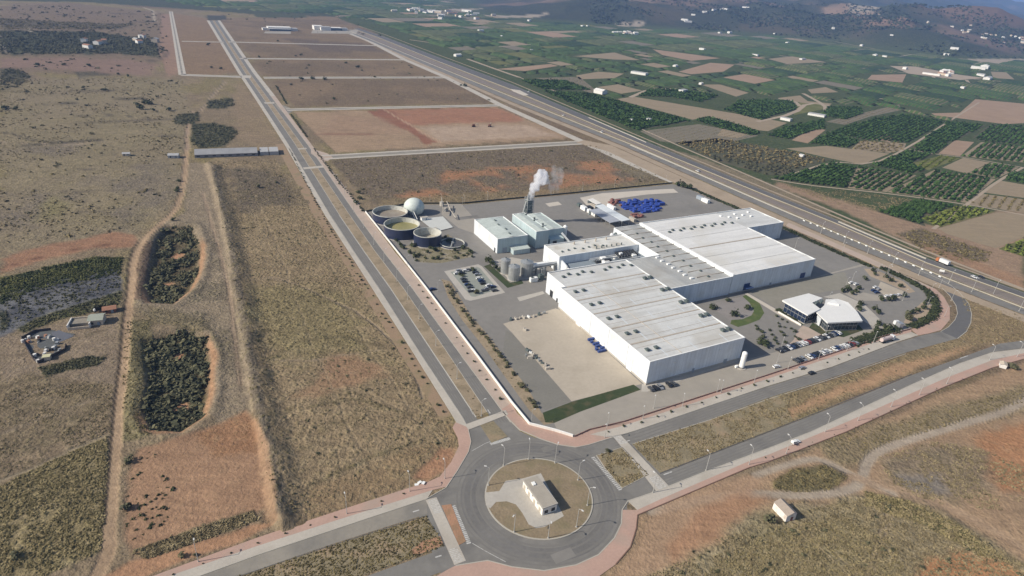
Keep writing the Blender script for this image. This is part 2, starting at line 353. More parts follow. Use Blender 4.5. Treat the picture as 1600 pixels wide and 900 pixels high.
paint([(0, 528), (30, 520), (100, 502), (150, 486), (188, 480), (186, 520), (180, 600), (100, 590), (30, 600), (0, 600)], (.24, .185, .13), .4, 2, 1.5)
paint([(0, 600), (40, 585), (100, 590), (170, 600), (176, 640), (90, 690), (0, 720)], (.20, .155, .10), .6, 3, 2)
for i in range(7):
    stroke([(0, 560+i*24), (70, 545+i*21), (165, 515+i*20)], 1.3, (.27, .215, .16) if i % 2 else (.12, .095, .06), .5, 1.5, .8, .7)
paint([(60, 574), (100, 565), (140, 556), (165, 560), (150, 572), (100, 580), (72, 590)], (.07, .07, .04), 1., 2, 1)
paint([(0, 760), (60, 728), (168, 682), (170, 740), (160, 800), (158, 862), (100, 885), (60, 905), (-60, 905), (-60, 780)], (.26, .21, .115), 1., 2, 1.5)
stroke([(-60, 770), (0, 752), (60, 728), (120, 700), (172, 678)], 1.6, (.27, .22, .15), .1, .8, .6)
# dyke, tracks, basins
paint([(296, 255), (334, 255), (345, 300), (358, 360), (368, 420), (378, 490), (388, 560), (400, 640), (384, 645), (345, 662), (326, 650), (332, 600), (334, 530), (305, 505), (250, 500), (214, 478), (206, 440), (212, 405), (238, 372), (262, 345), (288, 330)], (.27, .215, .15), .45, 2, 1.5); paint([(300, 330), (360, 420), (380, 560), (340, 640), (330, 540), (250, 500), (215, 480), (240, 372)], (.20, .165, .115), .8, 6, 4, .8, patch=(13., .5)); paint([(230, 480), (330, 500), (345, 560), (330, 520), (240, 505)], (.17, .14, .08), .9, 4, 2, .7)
paint([(196, 500), (240, 500), (228, 560), (225, 640), (240, 680), (190, 690), (192, 600)], (.18, .155, .085), .85, 2, 1.5)
paint([(214, 385), (238, 375), (228, 470), (206, 470)], (.17, .12, .085), .6, 1.5, 1)
stroke([(334, 270), (350, 330), (362, 390), (372, 450), (382, 510), (392, 570), (404, 630), (420, 700), (433, 765), (440, 805)], 4.2, (.15, .125, .095), 1., 1.2, .9, .85)  # dark line below the dyke: scrub plus the bank's shadow, painted into the soil
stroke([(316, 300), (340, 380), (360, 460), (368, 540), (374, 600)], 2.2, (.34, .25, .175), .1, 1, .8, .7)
for q_ in ([(470, 330), (520, 420), (560, 520), (640, 640)], [(396, 300), (440, 400), (480, 520), (560, 700)], [(420, 720), (520, 700), (620, 690)], [(440, 640), (520, 600), (600, 620), (690, 690)], [(1180, 900), (1260, 850), (1380, 830), (1480, 860)], [(1420, 905), (1440, 860), (1400, 815)], [(20, 330), (120, 345), (230, 330)], [(60, 180), (160, 200), (290, 170)], [(20, 820), (90, 770), (165, 760)]): stroke(q_, 1.1, (.31, .24, .155), .1, 1.5, .6, .4)
for q_ in ([(480, 640), (560, 620), (640, 650)], [(420, 560), (500, 520), (600, 540)], [(430, 480), (520, 450)], [(480, 760), (560, 720), (650, 690)], [(1060, 860), (1180, 830)], [(1320, 860), (1350, 905)]): stroke(q_, 1.6, (.12, .10, .055), 1., 2., 1., .7)
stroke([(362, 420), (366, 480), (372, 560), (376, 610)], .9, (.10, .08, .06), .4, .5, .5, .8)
for p in (BASIN1, BASIN2):
    s = sd_poly(GX+wx*1.2, GY+wy*1.2, p); k = np.array(p).mean(0)
    lerp((1-sstep(.4, 3.2, np.abs(s+.4+1.6*wy)))*sstep(-4, 6, GX-k[0]), (.36, .215, .125), .2)
    lerp(sstep(-.5, 3, s), (.12, .095, .055), 1.)
for c, rx in (((277, 393), 4.), ((262, 437), 3.), ((280, 548), 3.2), ((277, 628), 3.2)):
    g = G(*c); q = np.hypot(GX-g[0]+wx*1.5, (GY-g[1]+wy*1.5)*.8); lerp(1-sstep(rx*.7, rx*1.2, q), (.40, .225, .13), .0)
TRACK = [(291, 232), (290, 262), (283, 305), (276, 325), (250, 352), (222, 378), (208, 402), (205, 450), (198, 510), (192, 580), (185, 640), (180, 690), (174, 760), (168, 820), (166, 870), (150, 905)]
stroke(TRACK, 4.4, (.36, .255, .165), .0, .8, .7)
stroke([(p[0]-7-i*.1, p[1]) for i, p in enumerate(TRACK[5:14])], 1.1, (.055, .045, .035), .3, .4, .4)
stroke([(300, 175), (292, 205), (291, 235)], 4, (.33, .24, .17), 0, 1.5, 1)
stroke([(352, 128), (330, 150), (322, 165), (305, 182)], 3.5, (.30, .235, .17), 0, 1.5, 1)
paint([(200, 735), (218, 700), (290, 682), (345, 662), (386, 640), (402, 660), (414, 720), (418, 790), (398, 806), (330, 838), (205, 872), (188, 850), (194, 780)], (.34, .21, .13), .15, 2, 1.5)
paint([(300, 680), (345, 664), (386, 642), (400, 660), (404, 706), (340, 712)], (.30, .165, .09), .35, 2, 2, .8)
paint([(205, 862), (300, 828), (396, 798), (404, 812), (330, 840), (230, 874)], (.125, .11, .065), 1., 1.5, 1)
paint([(160, 905), (200, 878), (300, 852), (400, 820), (436, 815), (380, 845), (250, 892), (220, 905)], (.38, .22, .13), .1, 1.2, 1)
paint([(400, 660), (420, 700), (432, 770), (436, 815), (415, 815), (408, 760)], (.33, .21, .13), .2, 1, 1, .8)
paint([(300, 195), (330, 192), (365, 198), (372, 210), (350, 228), (310, 232), (298, 222)], (.055, .06, .035), 1., 3, 1.5)
paint([(275, 180), (310, 175), (312, 190), (285, 196), (270, 192)], (.06, .065, .04), 1., 3, 1.5)
paint([(325, 158), (362, 153), (368, 164), (340, 171), (322, 168)], (.06, .065, .04), 1., 3, 1.5)
paint([(372, 125), (400, 155), (435, 215), (440, 235), (400, 235), (370, 215), (362, 160)], (.27, .20, .13), .35, 6, 5, .8)
# around the roundabout and the near corner
paint([(480, 760), (560, 735), (640, 700), (685, 690), (700, 655), (712, 668), (716, 690), (690, 745), (560, 795), (470, 822)], (.27, .19, .11), .6, 3, 2, .7)
paint([(645, 748), (690, 700), (712, 700), (700, 735), (672, 755)], (.37, .20, .12), .1, 2, 1.5, .8)
paint([(935, 905), (985, 858), (998, 808), (1172, 742), (1325, 680), (1480, 612), (1604, 566), (1720, 540), (1720, 905)], (.35, .24, .15), .25, 1, 1)
paint([(1000, 905), (1080, 870), (1150, 822), (1200, 798), (1330, 775), (1450, 788), (1540, 840), (1640, 905)], (.30, .245, .15), .9, 5, 3)
paint([(1090, 905), (1150, 860), (1220, 820), (1320, 810), (1400, 850), (1420, 905)], (.25, .21, .12), 1., 8, 5, .85)
paint([(1352, 768), (1420, 782), (1500, 822), (1580, 880), (1530, 868), (1440, 820), (1350, 790)], (.13, .125, .055), 1., 3, 2)
paint([(1430, 905), (1450, 872), (1500, 862), (1570, 880), (1610, 905)], (.42, .22, .11), .1, 4, 2)
paint([(1470, 700), (1520, 680), (1620, 655), (1620, 770), (1560, 765)], (.40, .205, .105), .3, 4, 3, .9, patch=(20., .4))
paint([(1280, 690), (1320, 680), (1420, 650), (1520, 625), (1600, 600), (1620, 640), (1500, 665), (1400, 690), (1350, 720), (1310, 735)], (.25, .20, .12), .7, 4, 3, .9)
paint([(1208, 752), (1240, 733), (1290, 727), (1328, 745), (1300, 766), (1240, 770), (1210, 765)], (.15, .13, .07), 1., 1.5, 1.5)
paint([(1370, 715), (1460, 690), (1530, 700), (1560, 740), (1480, 790), (1400, 770)], (.235, .185, .125), .6, 6, 4, .9)
paint([(1400, 740), (1470, 745), (1490, 770), (1430, 770)], (.23, .205, .18), .4, 5, 3, .8)
for px, wd in (([(1640, 600), (1580, 640), (1520, 658), (1450, 678), (1375, 702), (1352, 722), (1348, 748), (1335, 765), (1280, 774), (1210, 774), (1165, 770), (1090, 782), (1020, 800)], 4.2), ([(1395, 770), (1330, 740), (1290, 720), (1262, 716), (1180, 742)], 3.4)):
    stroke(px, wd, (.37, .305, .235), .0, .5, .7)
stroke([(1332, 745), (1400, 762), (1480, 790), (1560, 830), (1640, 880)], 5, (.37, .26, .17), .05, 1.5, 1.2, .8)
for o in (0, 9): stroke([(1385+o, 800), (1375+o, 840), (1350+o, 905)], 1., (.33, .25, .17), .1, .6, .5, .7)
for o in (0, 14): stroke([(1225+o, 815), (1290+o, 862), (1330+o, 905)], .9, (.31, .24, .16), .1, .6, .5, .6)
paint([(1040, 782), (1080, 760), (1170, 738), (1200, 748), (1130, 800), (1080, 840), (1020, 905), (960, 905), (990, 860)], (.38, .255, .165), .05, 3, 2, .8)
paint([(1090, 800), (1170, 765), (1200, 780), (1140, 830), (1050, 880), (1040, 850)], (.36, .205, .12), .1, 4, 3, .8)
# strip between the two carriageways, and verges by the slip road
paint([(1205, 628), (1415, 555), (1470, 535), (1540, 470), (1640, 500), (1640, 520), (1560, 534), (1500, 545), (1420, 582), (1200, 672)], (.27, .205, .115), .7, 2, 2)
paint([(1225, 645), (1320, 600), (1400, 570), (1470, 552), (1520, 538), (1500, 552), (1420, 580), (1300, 626), (1235, 655)], (.40, .255, .15), .1, 3, 2)
paint([(1500, 462), (1620, 500), (1620, 530), (1500, 542), (1515, 500)], (.27, .20, .115), .6, 3, 2)
# between railway and orchards
paint([(1205, 290), (1320, 330), (1445, 395), (1600, 455), (1600, 330), (1557, 330), (1465, 356), (1375, 330), (1215, 284)], (.31, .215, .145), .3, 4, 3)
paint([(1400, 365), (1440, 358), (1480, 372), (1550, 395), (1545, 408), (1500, 410), (1440, 390)], (.13, .11, .075), .9, 5, 3, .8)
paint([(1440, 380), (1500, 400), (1560, 420), (1600, 435), (1600, 455), (1500, 412), (1440, 392)], (.36, .215, .13), .2, 4, 3, .7)
paint([(1030, 228), (1100, 248), (1205, 288), (1300, 330), (1290, 334), (1180, 296)], (.26, .205, .14), .4, 3, 2, .8)
paint([(-60, -45), (700, -35), (600, 20), (530, 26), (420, 24), (300, 15), (230, 10), (100, 1), (-60, -4)], (.06, .072, .045), .5, 25, 15)
paint([(322, 24), (352, 24), (356, 31), (324, 32)], (.07, .07, .06), .5, 3, 2)
paint([(395, 20), (480, 22), (478, 28), (400, 27)], (.07, .08, .045), .5, 5, 4)
for px, wd, a in (([(0, 38), (120, 40), (240, 34)], 10, .7), ([(0, 20), (90, 24), (170, 20), (250, 24)], 8, .6), ([(170, 96), (250, 96), (262, 80)], 8, .6), ([(120, 60), (150, 70), (160, 84)], 6, .5), ([(0, 144), (150, 142), (260, 138)], 6, .5), ([(30, 196), (180, 190), (290, 185)], 5, .5), ([(0, 250), (100, 246), (180, 240)], 3, .5), ([(110, 268), (150, 264)], 3, .6), ([(90, 300), (240, 296)], 2.5, .45), ([(0, 345), (120, 330), (230, 336)], 2.5, .4)): stroke(px, wd, (.085, .07, .06), .8, 4, 2, a)
for px in ([(225, 12), (243, 18), (238, 26), (244, 34)], [(38, 40), (52, 52)], [(0, 70), (14, 84)]): stroke(px, 7, (.40, .34, .26), 0, 1, 2, .9)
C *= .93
# --- mesh
V = np.stack([GX, GY, GZ], 1)
ii, jj = np.meshgrid(np.arange(nr-1), np.arange(na), indexing='ij'); j2 = (jj+1) % na
Q = np.stack([ii*na+jj, (ii+1)*na+jj, (ii+1)*na+j2, ii*na+j2], -1).reshape(-1, 4)
def np_mesh(name, V, Q, tri=None, smooth=False):
    me = bpy.data.meshes.new(name); k = Q.shape[1]; nq = len(Q); nt_ = 0 if tri is None else len(tri)
    me.vertices.add(len(V)); me.vertices.foreach_set('co', V.astype(np.float32).ravel())
    me.loops.add(nq*k+nt_*3); lv = Q.ravel()
    if nt_: lv = np.concatenate([lv, tri.ravel()])
    me.loops.foreach_set('vertex_index', lv.astype(np.int32))
    me.polygons.add(nq+nt_); st = np.arange(nq)*k
    if nt_: st = np.concatenate([st, nq*k+np.arange(nt_)*3])
    me.polygons.foreach_set('loop_start', st.astype(np.int32))
    if smooth: me.polygons.foreach_set('use_smooth', np.ones(nq+nt_, bool))
    me.update(calc_edges=True); return me
tri = np.array([[len(GX)-1, j, (j+1) % na] for j in range(na)])
# winding check: make faces look up
a, b, c = V[Q[0, 0]], V[Q[0, 1]], V[Q[0, 2]]
if np.cross(b-a, c-a)[2] < 0: Q = Q[:, ::-1].copy()
a, b, c = V[tri[0, 0]], V[tri[0, 1]], V[tri[0, 2]]
if np.cross(b-a, c-a)[2] < 0: tri = tri[:, ::-1].copy()
gme = np_mesh('ground', V, Q, tri, True)
ca = gme.color_attributes.new('soil', 'FLOAT_COLOR', 'POINT')
ca.data.foreach_set('color', np.concatenate([C, np.ones((len(C), 1))], 1).astype(np.float32).ravel())
va = gme.attributes.new('cover', 'FLOAT', 'POINT'); va.data.foreach_set('value', VEG.astype(np.float32))
def land_mat():
    m = bpy.data.materials.new('land'); nt, N, L, b = nodes(m)
    b.inputs['Roughness'].default_value = .95; b.inputs['Specular IOR Level'].default_value = .1
    at = N.new('ShaderNodeAttribute'); at.attribute_name = 'soil'; av = N.new('ShaderNodeAttribute'); av.attribute_name = 'cover'
    tc = N.new('ShaderNodeTexCoord')
    def noise(s, d=4, vec=None, rough=.6):
        n = N.new('ShaderNodeTexNoise'); n.inputs['Scale'].default_value = s; n.inputs['Detail'].default_value = d; n.inputs['Roughness'].default_value = rough
        L.new(vec or tc.outputs['Object'], n.inputs['Vector']); return n.outputs[0]
    def mr(s, a, b_, c, d):
        n = N.new('ShaderNodeMapRange'); n.inputs['From Min'].default_value = a; n.inputs['From Max'].default_value = b_; n.inputs['To Min'].default_value = c; n.inputs['To Max'].default_value = d; L.new(s, n.inputs['Value']); return n.outputs[0]
    def ma(op, a, b_):
        n = N.new('ShaderNodeMath'); n.operation = op
        for i, q in enumerate((a, b_)):
            if isinstance(q, float): n.inputs[i].default_value = q
            else: L.new(q, n.inputs[i])
        return n.outputs[0]
    mp = N.new('ShaderNodeMapping'); mp.inputs['Rotation'].default_value = (0, 0, -VA+.15); mp.inputs['Scale'].default_value = (.09, .9, 1); L.new(tc.outputs['Object'], mp.inputs['Vector'])
    big = noise(.03, 5); mid = noise(.16, 5); fine = noise(.75, 4); streak = noise(.45, 4, mp.outputs[0])
    cv = mr(av.outputs['Fac'], 0., .8, .35, 1.); dv = lambda s, a: ma('ADD', ma('MULTIPLY', ma('MULTIPLY', mr(s, .3, .7, -1., 1.), a), cv), 1.)
    v = ma('MULTIPLY', dv(mid, .28), dv(fine, .34)); v = ma('MULTIPLY', v, mr(streak, .3, .7, .88, 1.12)); v = ma('MULTIPLY', v, mr(big, .3, .7, .9, 1.1))
    sc = N.new('ShaderNodeVectorMath'); sc.operation = 'SCALE'; L.new(at.outputs['Color'], sc.inputs[0]); L.new(v, sc.inputs['Scale'])
    # dry tufts and low scrub over bare soil
    vo = N.new('ShaderNodeTexVoronoi'); vo.inputs['Scale'].default_value = .42; L.new(tc.outputs['Object'], vo.inputs['Vector'])
    vm = N.new('ShaderNodeTexVoronoi'); vm.inputs['Scale'].default_value = .14; L.new(tc.outputs['Object'], vm.inputs['Vector'])
    t1 = ma('MULTIPLY', mr(vo.outputs['Distance'], .15, .62, 1., 0.), mr(mid, .44, .56, 0., 1.)); t2 = ma('MULTIPLY', mr(vm.outputs['Distance'], .2, .5, 1., 0.), mr(big, .5, .6, 0., 1.))
    tt = ma('MAXIMUM', t1, ma('MULTIPLY', t2, .7)); tt = ma('MULTIPLY', tt, av.outputs['Fac']); tt = ma('MULTIPLY', tt, .8)
    tc2 = N.new('ShaderNodeMix'); tc2.data_type = 'RGBA'; L.new(mr(fine, .4, .6, 0., 1.), tc2.inputs[0]); tc2.inputs[6].default_value = (.075, .065, .035, 1); tc2.inputs[7].default_value = (.135, .12, .05, 1)
    mx = N.new('ShaderNodeMix'); mx.data_type = 'RGBA'; L.new(tt, mx.inputs[0]); L.new(sc.outputs[0], mx.inputs[6]); L.new(tc2.outputs[2], mx.inputs[7])
    # pale dry straw patches
    st = ma('MULTIPLY', mr(noise(.23, 3), .54, .66, 0., .5), av.outputs['Fac'])
    mx2 = N.new('ShaderNodeMix'); mx2.data_type = 'RGBA'; L.new(st, mx2.inputs[0]); L.new(mx.outputs[2], mx2.inputs[6]); mx2.inputs[7].default_value = (.30, .245, .15, 1)
    L.new(mx2.outputs[2], b.inputs['Base Color'])
    bp = N.new('ShaderNodeBump'); bp.inputs['Strength'].default_value = .9; bp.inputs['Distance'].default_value = 1.1
    L.new(ma('MULTIPLY', ma('ADD', ma('MULTIPLY', tt, .8), ma('ADD', fine, mid)), cv), bp.inputs['Height']); L.new(bp.outputs[0], b.inputs['Normal'])
    return m
M_LAND = land_mat(); ground = link('ground', gme, M_LAND); tag(ground, kind='structure', label='dry valley floor of grass, red soil and hills')
# ================================================================ ROADS, PAVEMENTS, YARDS
M_ASPH = mat('asphalt', (.20, .19, .172), .9, .10, .05, bump=.15, streak=((.02, .3, 1), .05), dirt=((.14, .134, .125), .09, .75))
M_ASPH2 = mat('asphalt_worn', (.27, .245, .205), .9, .10, .06, bump=.15, dirt=((.15, .145, .135), .05, .6))
M_ASPHD = mat('asphalt_dark', (.125, .122, .12), .9, .10, .05, bump=.15)
M_YARD = mat('yard_asphalt', (.225, .212, .192), .9, .10, .03, bump=.1, dirt=((.18, .17, .155), .035, .55))
M_YARD2 = mat('yard_asphalt_pale', (.33, .30, .255), .9, .08, .03, bump=.1, dirt=((.27, .25, .215), .05, .5))
M_GRAV = mat('tan_gravel', (.43, .375, .30), .95, .09, .06, bump=.3, dirt=((.33, .285, .22), .05, .55))
M_CONC = mat('concrete', (.44, .41, .36), .9, .10, .1, dirt=((.34, .31, .27), .1, .5))
M_PATH = mat('pale_paving', (.46, .42, .36), .9, .09, .12, dirt=((.36, .32, .265), .09, .6))
M_PINK = mat('pink_paving', (.44, .295, .235), .9, .09, .12, dirt=((.37, .29, .235), .08, .7))
M_PINK2 = mat('pale_pink_paving', (.44, .35, .285), .9, .09, .12, dirt=((.36, .30, .24), .08, .6))
M_KERB = mat('kerb_stone', (.43, .40, .34), .85, .06, .3)
M_DUST = mat('compacted_dust', (.36, .285, .205), .95, .12, .06, bump=.2, dirt=((.27, .21, .145), .05, .6))
M_VERGE = mat('dry_verge', (.24, .20, .125), .95, .25, .12, bump=.8, dirt=((.31, .225, .145), .12, .8))
M_VERGE2 = mat('dry_soil_bed', (.31, .245, .165), .95, .18, .1, bump=.5, dirt=((.20, .16, .10), .12, .8))
M_RED = mat('red_soil_bed', (.36, .205, .125), .95, .15, .15, bump=.4, dirt=((.24, .17, .10), .2, .6))
M_LAWN = mat('lawn', (.085, .115, .035), .95, .2, .3, bump=.4, dirt=((.14, .14, .06), .15, .6))
M_LAWND = mat('deep_lawn', (.042, .06, .024), .95, .2, .3, bump=.4, dirt=((.10, .085, .045), .15, .8))
M_WHITE = mat('road_paint', (.50, .49, .46), .7, .2, 1.5, dirt=((.27, .26, .24), 1.2, .9))
M_BALL = mat('ballast', (.205, .175, .15), .95, .15, .1, bump=.4, dirt=((.20, .17, .16), .08, .6))
M_PALEYD = mat('pale_slab', (.52, .47, .40), .9, .08, .1)
_z = [0.]
def flat(name, px, m, z, world=False, label=None):
    b = MB(); b.sheet(px if world else GL(px), z); o = b.build(name, m); return tag(o, label, kind='structure')
def raised(name, px, m, h=.13, world=False, label=None, z0=-.05):
    b = MB(); b.prism(px if world else GL(px), z0, h); o = b.build(name, m); return tag(o, label, kind='structure')
def strip(name, A, B, m, z, raise_=None, world=False, label=None):
    A = A if world else GL(A); B = B if world else GL(B)
    if raise_ is None: b = MB(); b.strip(A, B, z)
    else: b = MB(); b.prism(list(A)+list(B)[::-1], -.05, raise_)
    return tag(b.build(name, m), label, kind='structure')
def kerb(pts, w=.35, h=.17, world=False, m=None):
    p = [np.array(q) for q in (pts if world else GL(pts))]; b = MB(); b.prism([tuple(q) for q in offset(p, w/2)]+[tuple(q) for q in offset(p, -w/2)][::-1], -.05, h)
    return tag(b.build('kerb', m or M_KERB), kind='structure')
eLS = [(323, 32), (372, 114), (396, 150), (444, 225), (508, 337), (545, 394), (581, 450), (651, 560), (707, 650), (714, 662)]
eb = [(327, 32), (376, 112), (401, 150), (450, 225), (516, 337), (553, 394), (591, 450), (661, 560), (721, 650), (731, 668)]
ec = [(332, 32), (382, 112), (409, 150), (461, 225), (531, 337), (570, 394), (610, 450), (683, 560), (744, 652), (752, 664)]
ed = [(335, 32), (388, 112), (416, 150), (471, 225), (547, 337), (587, 394), (630, 450), (705, 560), (761, 644), (772, 660)]
ee = [(340, 32), (394, 112), (423, 150), (480, 225), (558, 337), (600, 394), (644, 450), (724, 560), (783, 640), (798, 660)]
ef = [(344, 32), (400, 112), (430, 150), (486, 225), (574, 337), (617, 394), (664, 450), (747.5, 560), (799, 630), (803, 650)]
strip('road', eb, ec, M_ASPH, .024, label='west carriageway of the long avenue')
strip('road', ed, ee, M_ASPH, .028, label='east carriageway of the long avenue')
strip('pavement', eLS, eb, M_PATH, 0, .13, label='pale pavement along the west side of the avenue')
strip('pavement', ee[2:], ef[2:], M_PINK2, 0, .13, label='pinkish pavement along the plant wall')
strip('pavement', ee[:3], ef[:3], M_PATH, 0, .13)
MEDA = (ec[3:-1], ed[3:-1])
strip('verge', ec[:-1], ed[:-1], M_VERGE2, 0, .10, label='dry planted strip in the middle of the avenue')
kerb(ec[:-1], .3, .16); kerb(ed[:-1], .3, .16); kerb(eb, .3, .17); kerb(ee, .3, .17)
# pinkish saplings' verge outside the west pavement
WV = [(430, 225), (490, 337), (527, 394), (562, 450), (630, 560), (688, 655)]
strip('verge', WV, [(443, 225), (507, 337), (544, 394), (580, 450), (650, 560), (706, 650)], mat('reddish_verge', (.30, .21, .135), .95, .15, .15, bump=.4, dirt=((.22, .18, .10), .15, .8)), .03, label='reddish soil strip with saplings beside the avenue')
# crossings of the avenue
def crossing(px, z=.05, m=None, ends=None, stripes=0):
    flat('crossing', px, m or M_PATH, z)
crossing([(726, 664), (790, 641), (794, 648), (732, 672)], .18)
crossing([(473, 262), (504, 259), (506, 262), (475, 265)], .18); crossing([(465, 232), (478, 231), (480, 233), (467, 234)], .18)
crossing([(412, 160), (428, 160), (429, 162), (414, 162)], .18); crossing([(378, 118), (392, 118), (392, 122), (378, 122)], .18)
# minor streets of the estate
def street(A, B, hw, pw, z, both=True, m=M_ASPH2):
    p = [np.array(q) for q in GL([A, B])]
    strip('street', offset(p, hw), offset(p, -hw), m, z, world=True)
    for s in ((1, -1) if both else (1,)): strip('pavement', offset(p, s*(hw+pw)), offset(p, s*hw), M_PATH, 0, .13, world=True)
street((505, 246), (905, 223), 4.2, 4.5, .034); street((448, 171.5), (785, 164.5), 2.5, 5, .038); street((412, 121.5), (698, 121), 3.2, 6, .042)
street((375, 91.5), (632, 93.5), 1.5, 6, .042); street((356, 65.5), (590, 71.5), 1.5, 6, .042); street((284, 64.5), (350, 66), 1.5, 5, .042)
street((284, 117), (386, 120.5), 2.5, 6, .046); street((267, 18), (285, 117), 1.5, 4, .050)
for px in ([(486, 232), (512, 240), (520, 246), (512, 252), (500, 250), (486, 240)],): flat('street', px, M_PINK2, .054)
flat('street', [(425, 158), (452, 168), (458, 173), (448, 180), (436, 172)], M_ASPH2, .054)
# pale road down the far side of the parcels
ER = [(520, 42), (572, 60), (634, 92), (700, 120), (788, 164), (860, 196), (912, 219), (1000, 258), (1062, 284)]
strip('street', ER, [(x-4-(y-40)*.05, y+1) for x, y in ER], M_PATH, .058, label='pale service road behind the parcels')
# ---- roundabout
RC = np.array([15.7, 175.1])
def ring(r, n=72): return [(RC[0]+r*math.cos(2*math.pi*i/n), RC[1]+r*math.sin(2*math.pi*i/n)) for i in range(n)]
flat('road', [(716, 655), (737, 690), (728, 706), (697, 762), (655, 784), (655, 812), (690, 900), (712, 884), (762, 878), (800, 888), (850, 894), (900, 885), (935, 869), (962, 842), (973, 818), (974, 798), (984, 783), (1040, 764), (1060, 720), (1010, 665), (955, 683), (900, 700), (850, 690), (812, 674), (798, 655)], M_ASPH, .014, label='asphalt apron of the roundabout')
flat('road', ring(33.2), M_ASPH, .018, world=True, label='asphalt ring of the roundabout')
b = MB(); r1, r2 = ring(24), ring(29.6); b.strip(r1+r1[:1], r2+r2[:1], .022); tag(b.build('road', mat('tyre_darkened_asphalt', (.165, .158, .148), .9, .14, .08, streak=((.05, .05, 1), .12))), kind='structure')
raised('verge', ring(20.2), mat('roundabout_soil', (.25, .195, .125), .95, .2, .12, bump=.5, dirt=((.185, .16, .09), .1, .9)), .16, world=True, label='round dry grass island of the roundabout')
b = MB(); r1, r2 = ring(20.5), ring(20.0); b.prism(r1, -.05, .2); tag(b.build('kerb', M_KERB), kind='structure')
raised('verge', ring(20.0), bpy.data.materials['roundabout_soil'], .205, world=True)
flat('path', [(759, 770), (780, 768), (790, 752), (818, 748), (845, 740), (872, 790), (881, 807), (851, 824), (838, 826), (826, 820), (816, 802), (806, 789), (792, 784), (775, 785), (766, 795), (759, 790)], M_CONC, .235, label='pale concrete apron round the small building')
# ---- road to the lower corner and its pavements
uo = [(160, 927), (240, 900), (400, 841), (520, 801), (677, 750)]; ui = [(170, 936), (250, 908), (400, 855), (520, 816), (664, 778)]
uw = [(195, 938), (270, 915), (400, 868), (520, 828), (665, 781)]; ul = [(220, 950), (330, 914), (400, 891), (520, 850), (668, 803)]
strip('pavement', [(160, 927), (240, 900), (400, 841), (520, 801), (672, 752)], [(168, 933), (248, 906), (400, 854), (520, 815), (676, 766)], M_PINK, 0, .13, label='pink pavement beside the lower road')
strip('pavement', [(168, 933), (248, 906), (400, 854), (520, 815), (676, 766)], [(190, 940), (268, 916), (400, 868), (520, 828), (667, 780)], M_PATH, 0, .12, label='pale concrete strip beside the lower road')
strip('road', [(190, 940), (268, 916), (400, 868), (520, 828), (667, 780)], ul, M_ASPH2, .040, label='worn upper carriageway of the lower road')
kerb([(190, 940), (268, 916), (400, 868), (520, 828), (665, 780)], .3, .16)
raised('pavement', [(672, 752), (687, 745), (705, 722), (717, 697), (715, 684), (707, 668), (712, 660), (731, 668), (736, 690), (732, 706), (715, 735), (697, 761), (676, 766)], M_PINK, .135, label='curved pink pavement at the end of the avenue')
kerb([(731, 668), (736, 690), (732, 706), (715, 735), (697, 762), (664, 781)], .3, .17)
LV = [(220, 951), (330, 916), (400, 892), (520, 852), (666, 806), (694, 853), (560, 902), (430, 950)]
raised('verge', LV, M_VERGE, .10, label='rough grass strip between the lower carriageways'); kerb([(220, 951), (330, 916), (400, 892), (520, 852), (666, 806)], .3, .16, m=M_ASPHD)
paint_red = flat('verge', [(640, 862), (660, 846), (688, 838), (693, 852), (650, 868)], M_RED, .12)
strip('road', [(430, 952), (560, 905), (694, 857)], [(560, 952), (660, 905), (712, 885)], M_ASPH, .044, label='lower carriageway of the lower road')
flat('crossing', [(665, 781), (682, 777), (728, 876), (710, 883)], M_PATH, .05, label='pale paved crossing over the lower road')
for (a, b_, n) in (((668, 782), (679, 803), 9), ((700, 858), (711, 880), 9)):
    for i in range(n):
        t = (i+.5)/n; x = a[0]+(b_[0]-a[0])*t; y = a[1]+(b_[1]-a[1])*t; flat('crossing', [(x, y), (x+13.5, y-4), (x+14, y-3), (x+.5, y+1.2)], M_WHITE, .056)
raised('verge', [(690, 790), (705, 788), (728, 846), (717, 852)], M_RED, .11, label='small red soil island by the roundabout')
# pink pavement round the bottom of the roundabout
PB = [(640, 925), (700, 890), (712, 884), (762, 876), (800, 886), (850, 892), (900, 883), (935, 867), (960, 841), (971, 818), (972, 797), (981, 783), (1020, 770), (1100, 738), (1200, 701), (1267, 675), (1425, 601), (1500, 568), (1550, 551), (1600, 545), (1680, 542)]
PBo = [(1680, 556), (1600, 561), (1550, 575), (1475, 605), (1322, 675), (1200, 722), (1170, 731), (996, 805), (994, 826), (985, 855), (962, 882), (930, 905), (900, 925)]
PM = [(996, 797), (1035, 779), (1170, 721), (1200, 711), (1322, 660), (1475, 592), (1550, 563), (1600, 552), (1680, 548)]
raised('pavement', PB[:11]+[(996, 797)]+PBo[7:], M_PINK, .135, label='curved pink pavement round the lower side of the roundabout')
strip('pavement', PB[11:], PM, M_PATH, 0, .13, label='pale pavement along the near road') if len(PB[11:]) == len(PM) else raised('pavement', PB[11:]+PM[::-1], M_PATH, .13, label='pale pavement along the near road')
raised('pavement', PM+PBo[:8], M_PINK, .134, label='pink strip along the near road')
kerb(PB[2:], .35, .18)
kerb(PBo[:11], .35, .22, m=mat('dark_edging', (.20, .12, .09), .9, .1, .2))
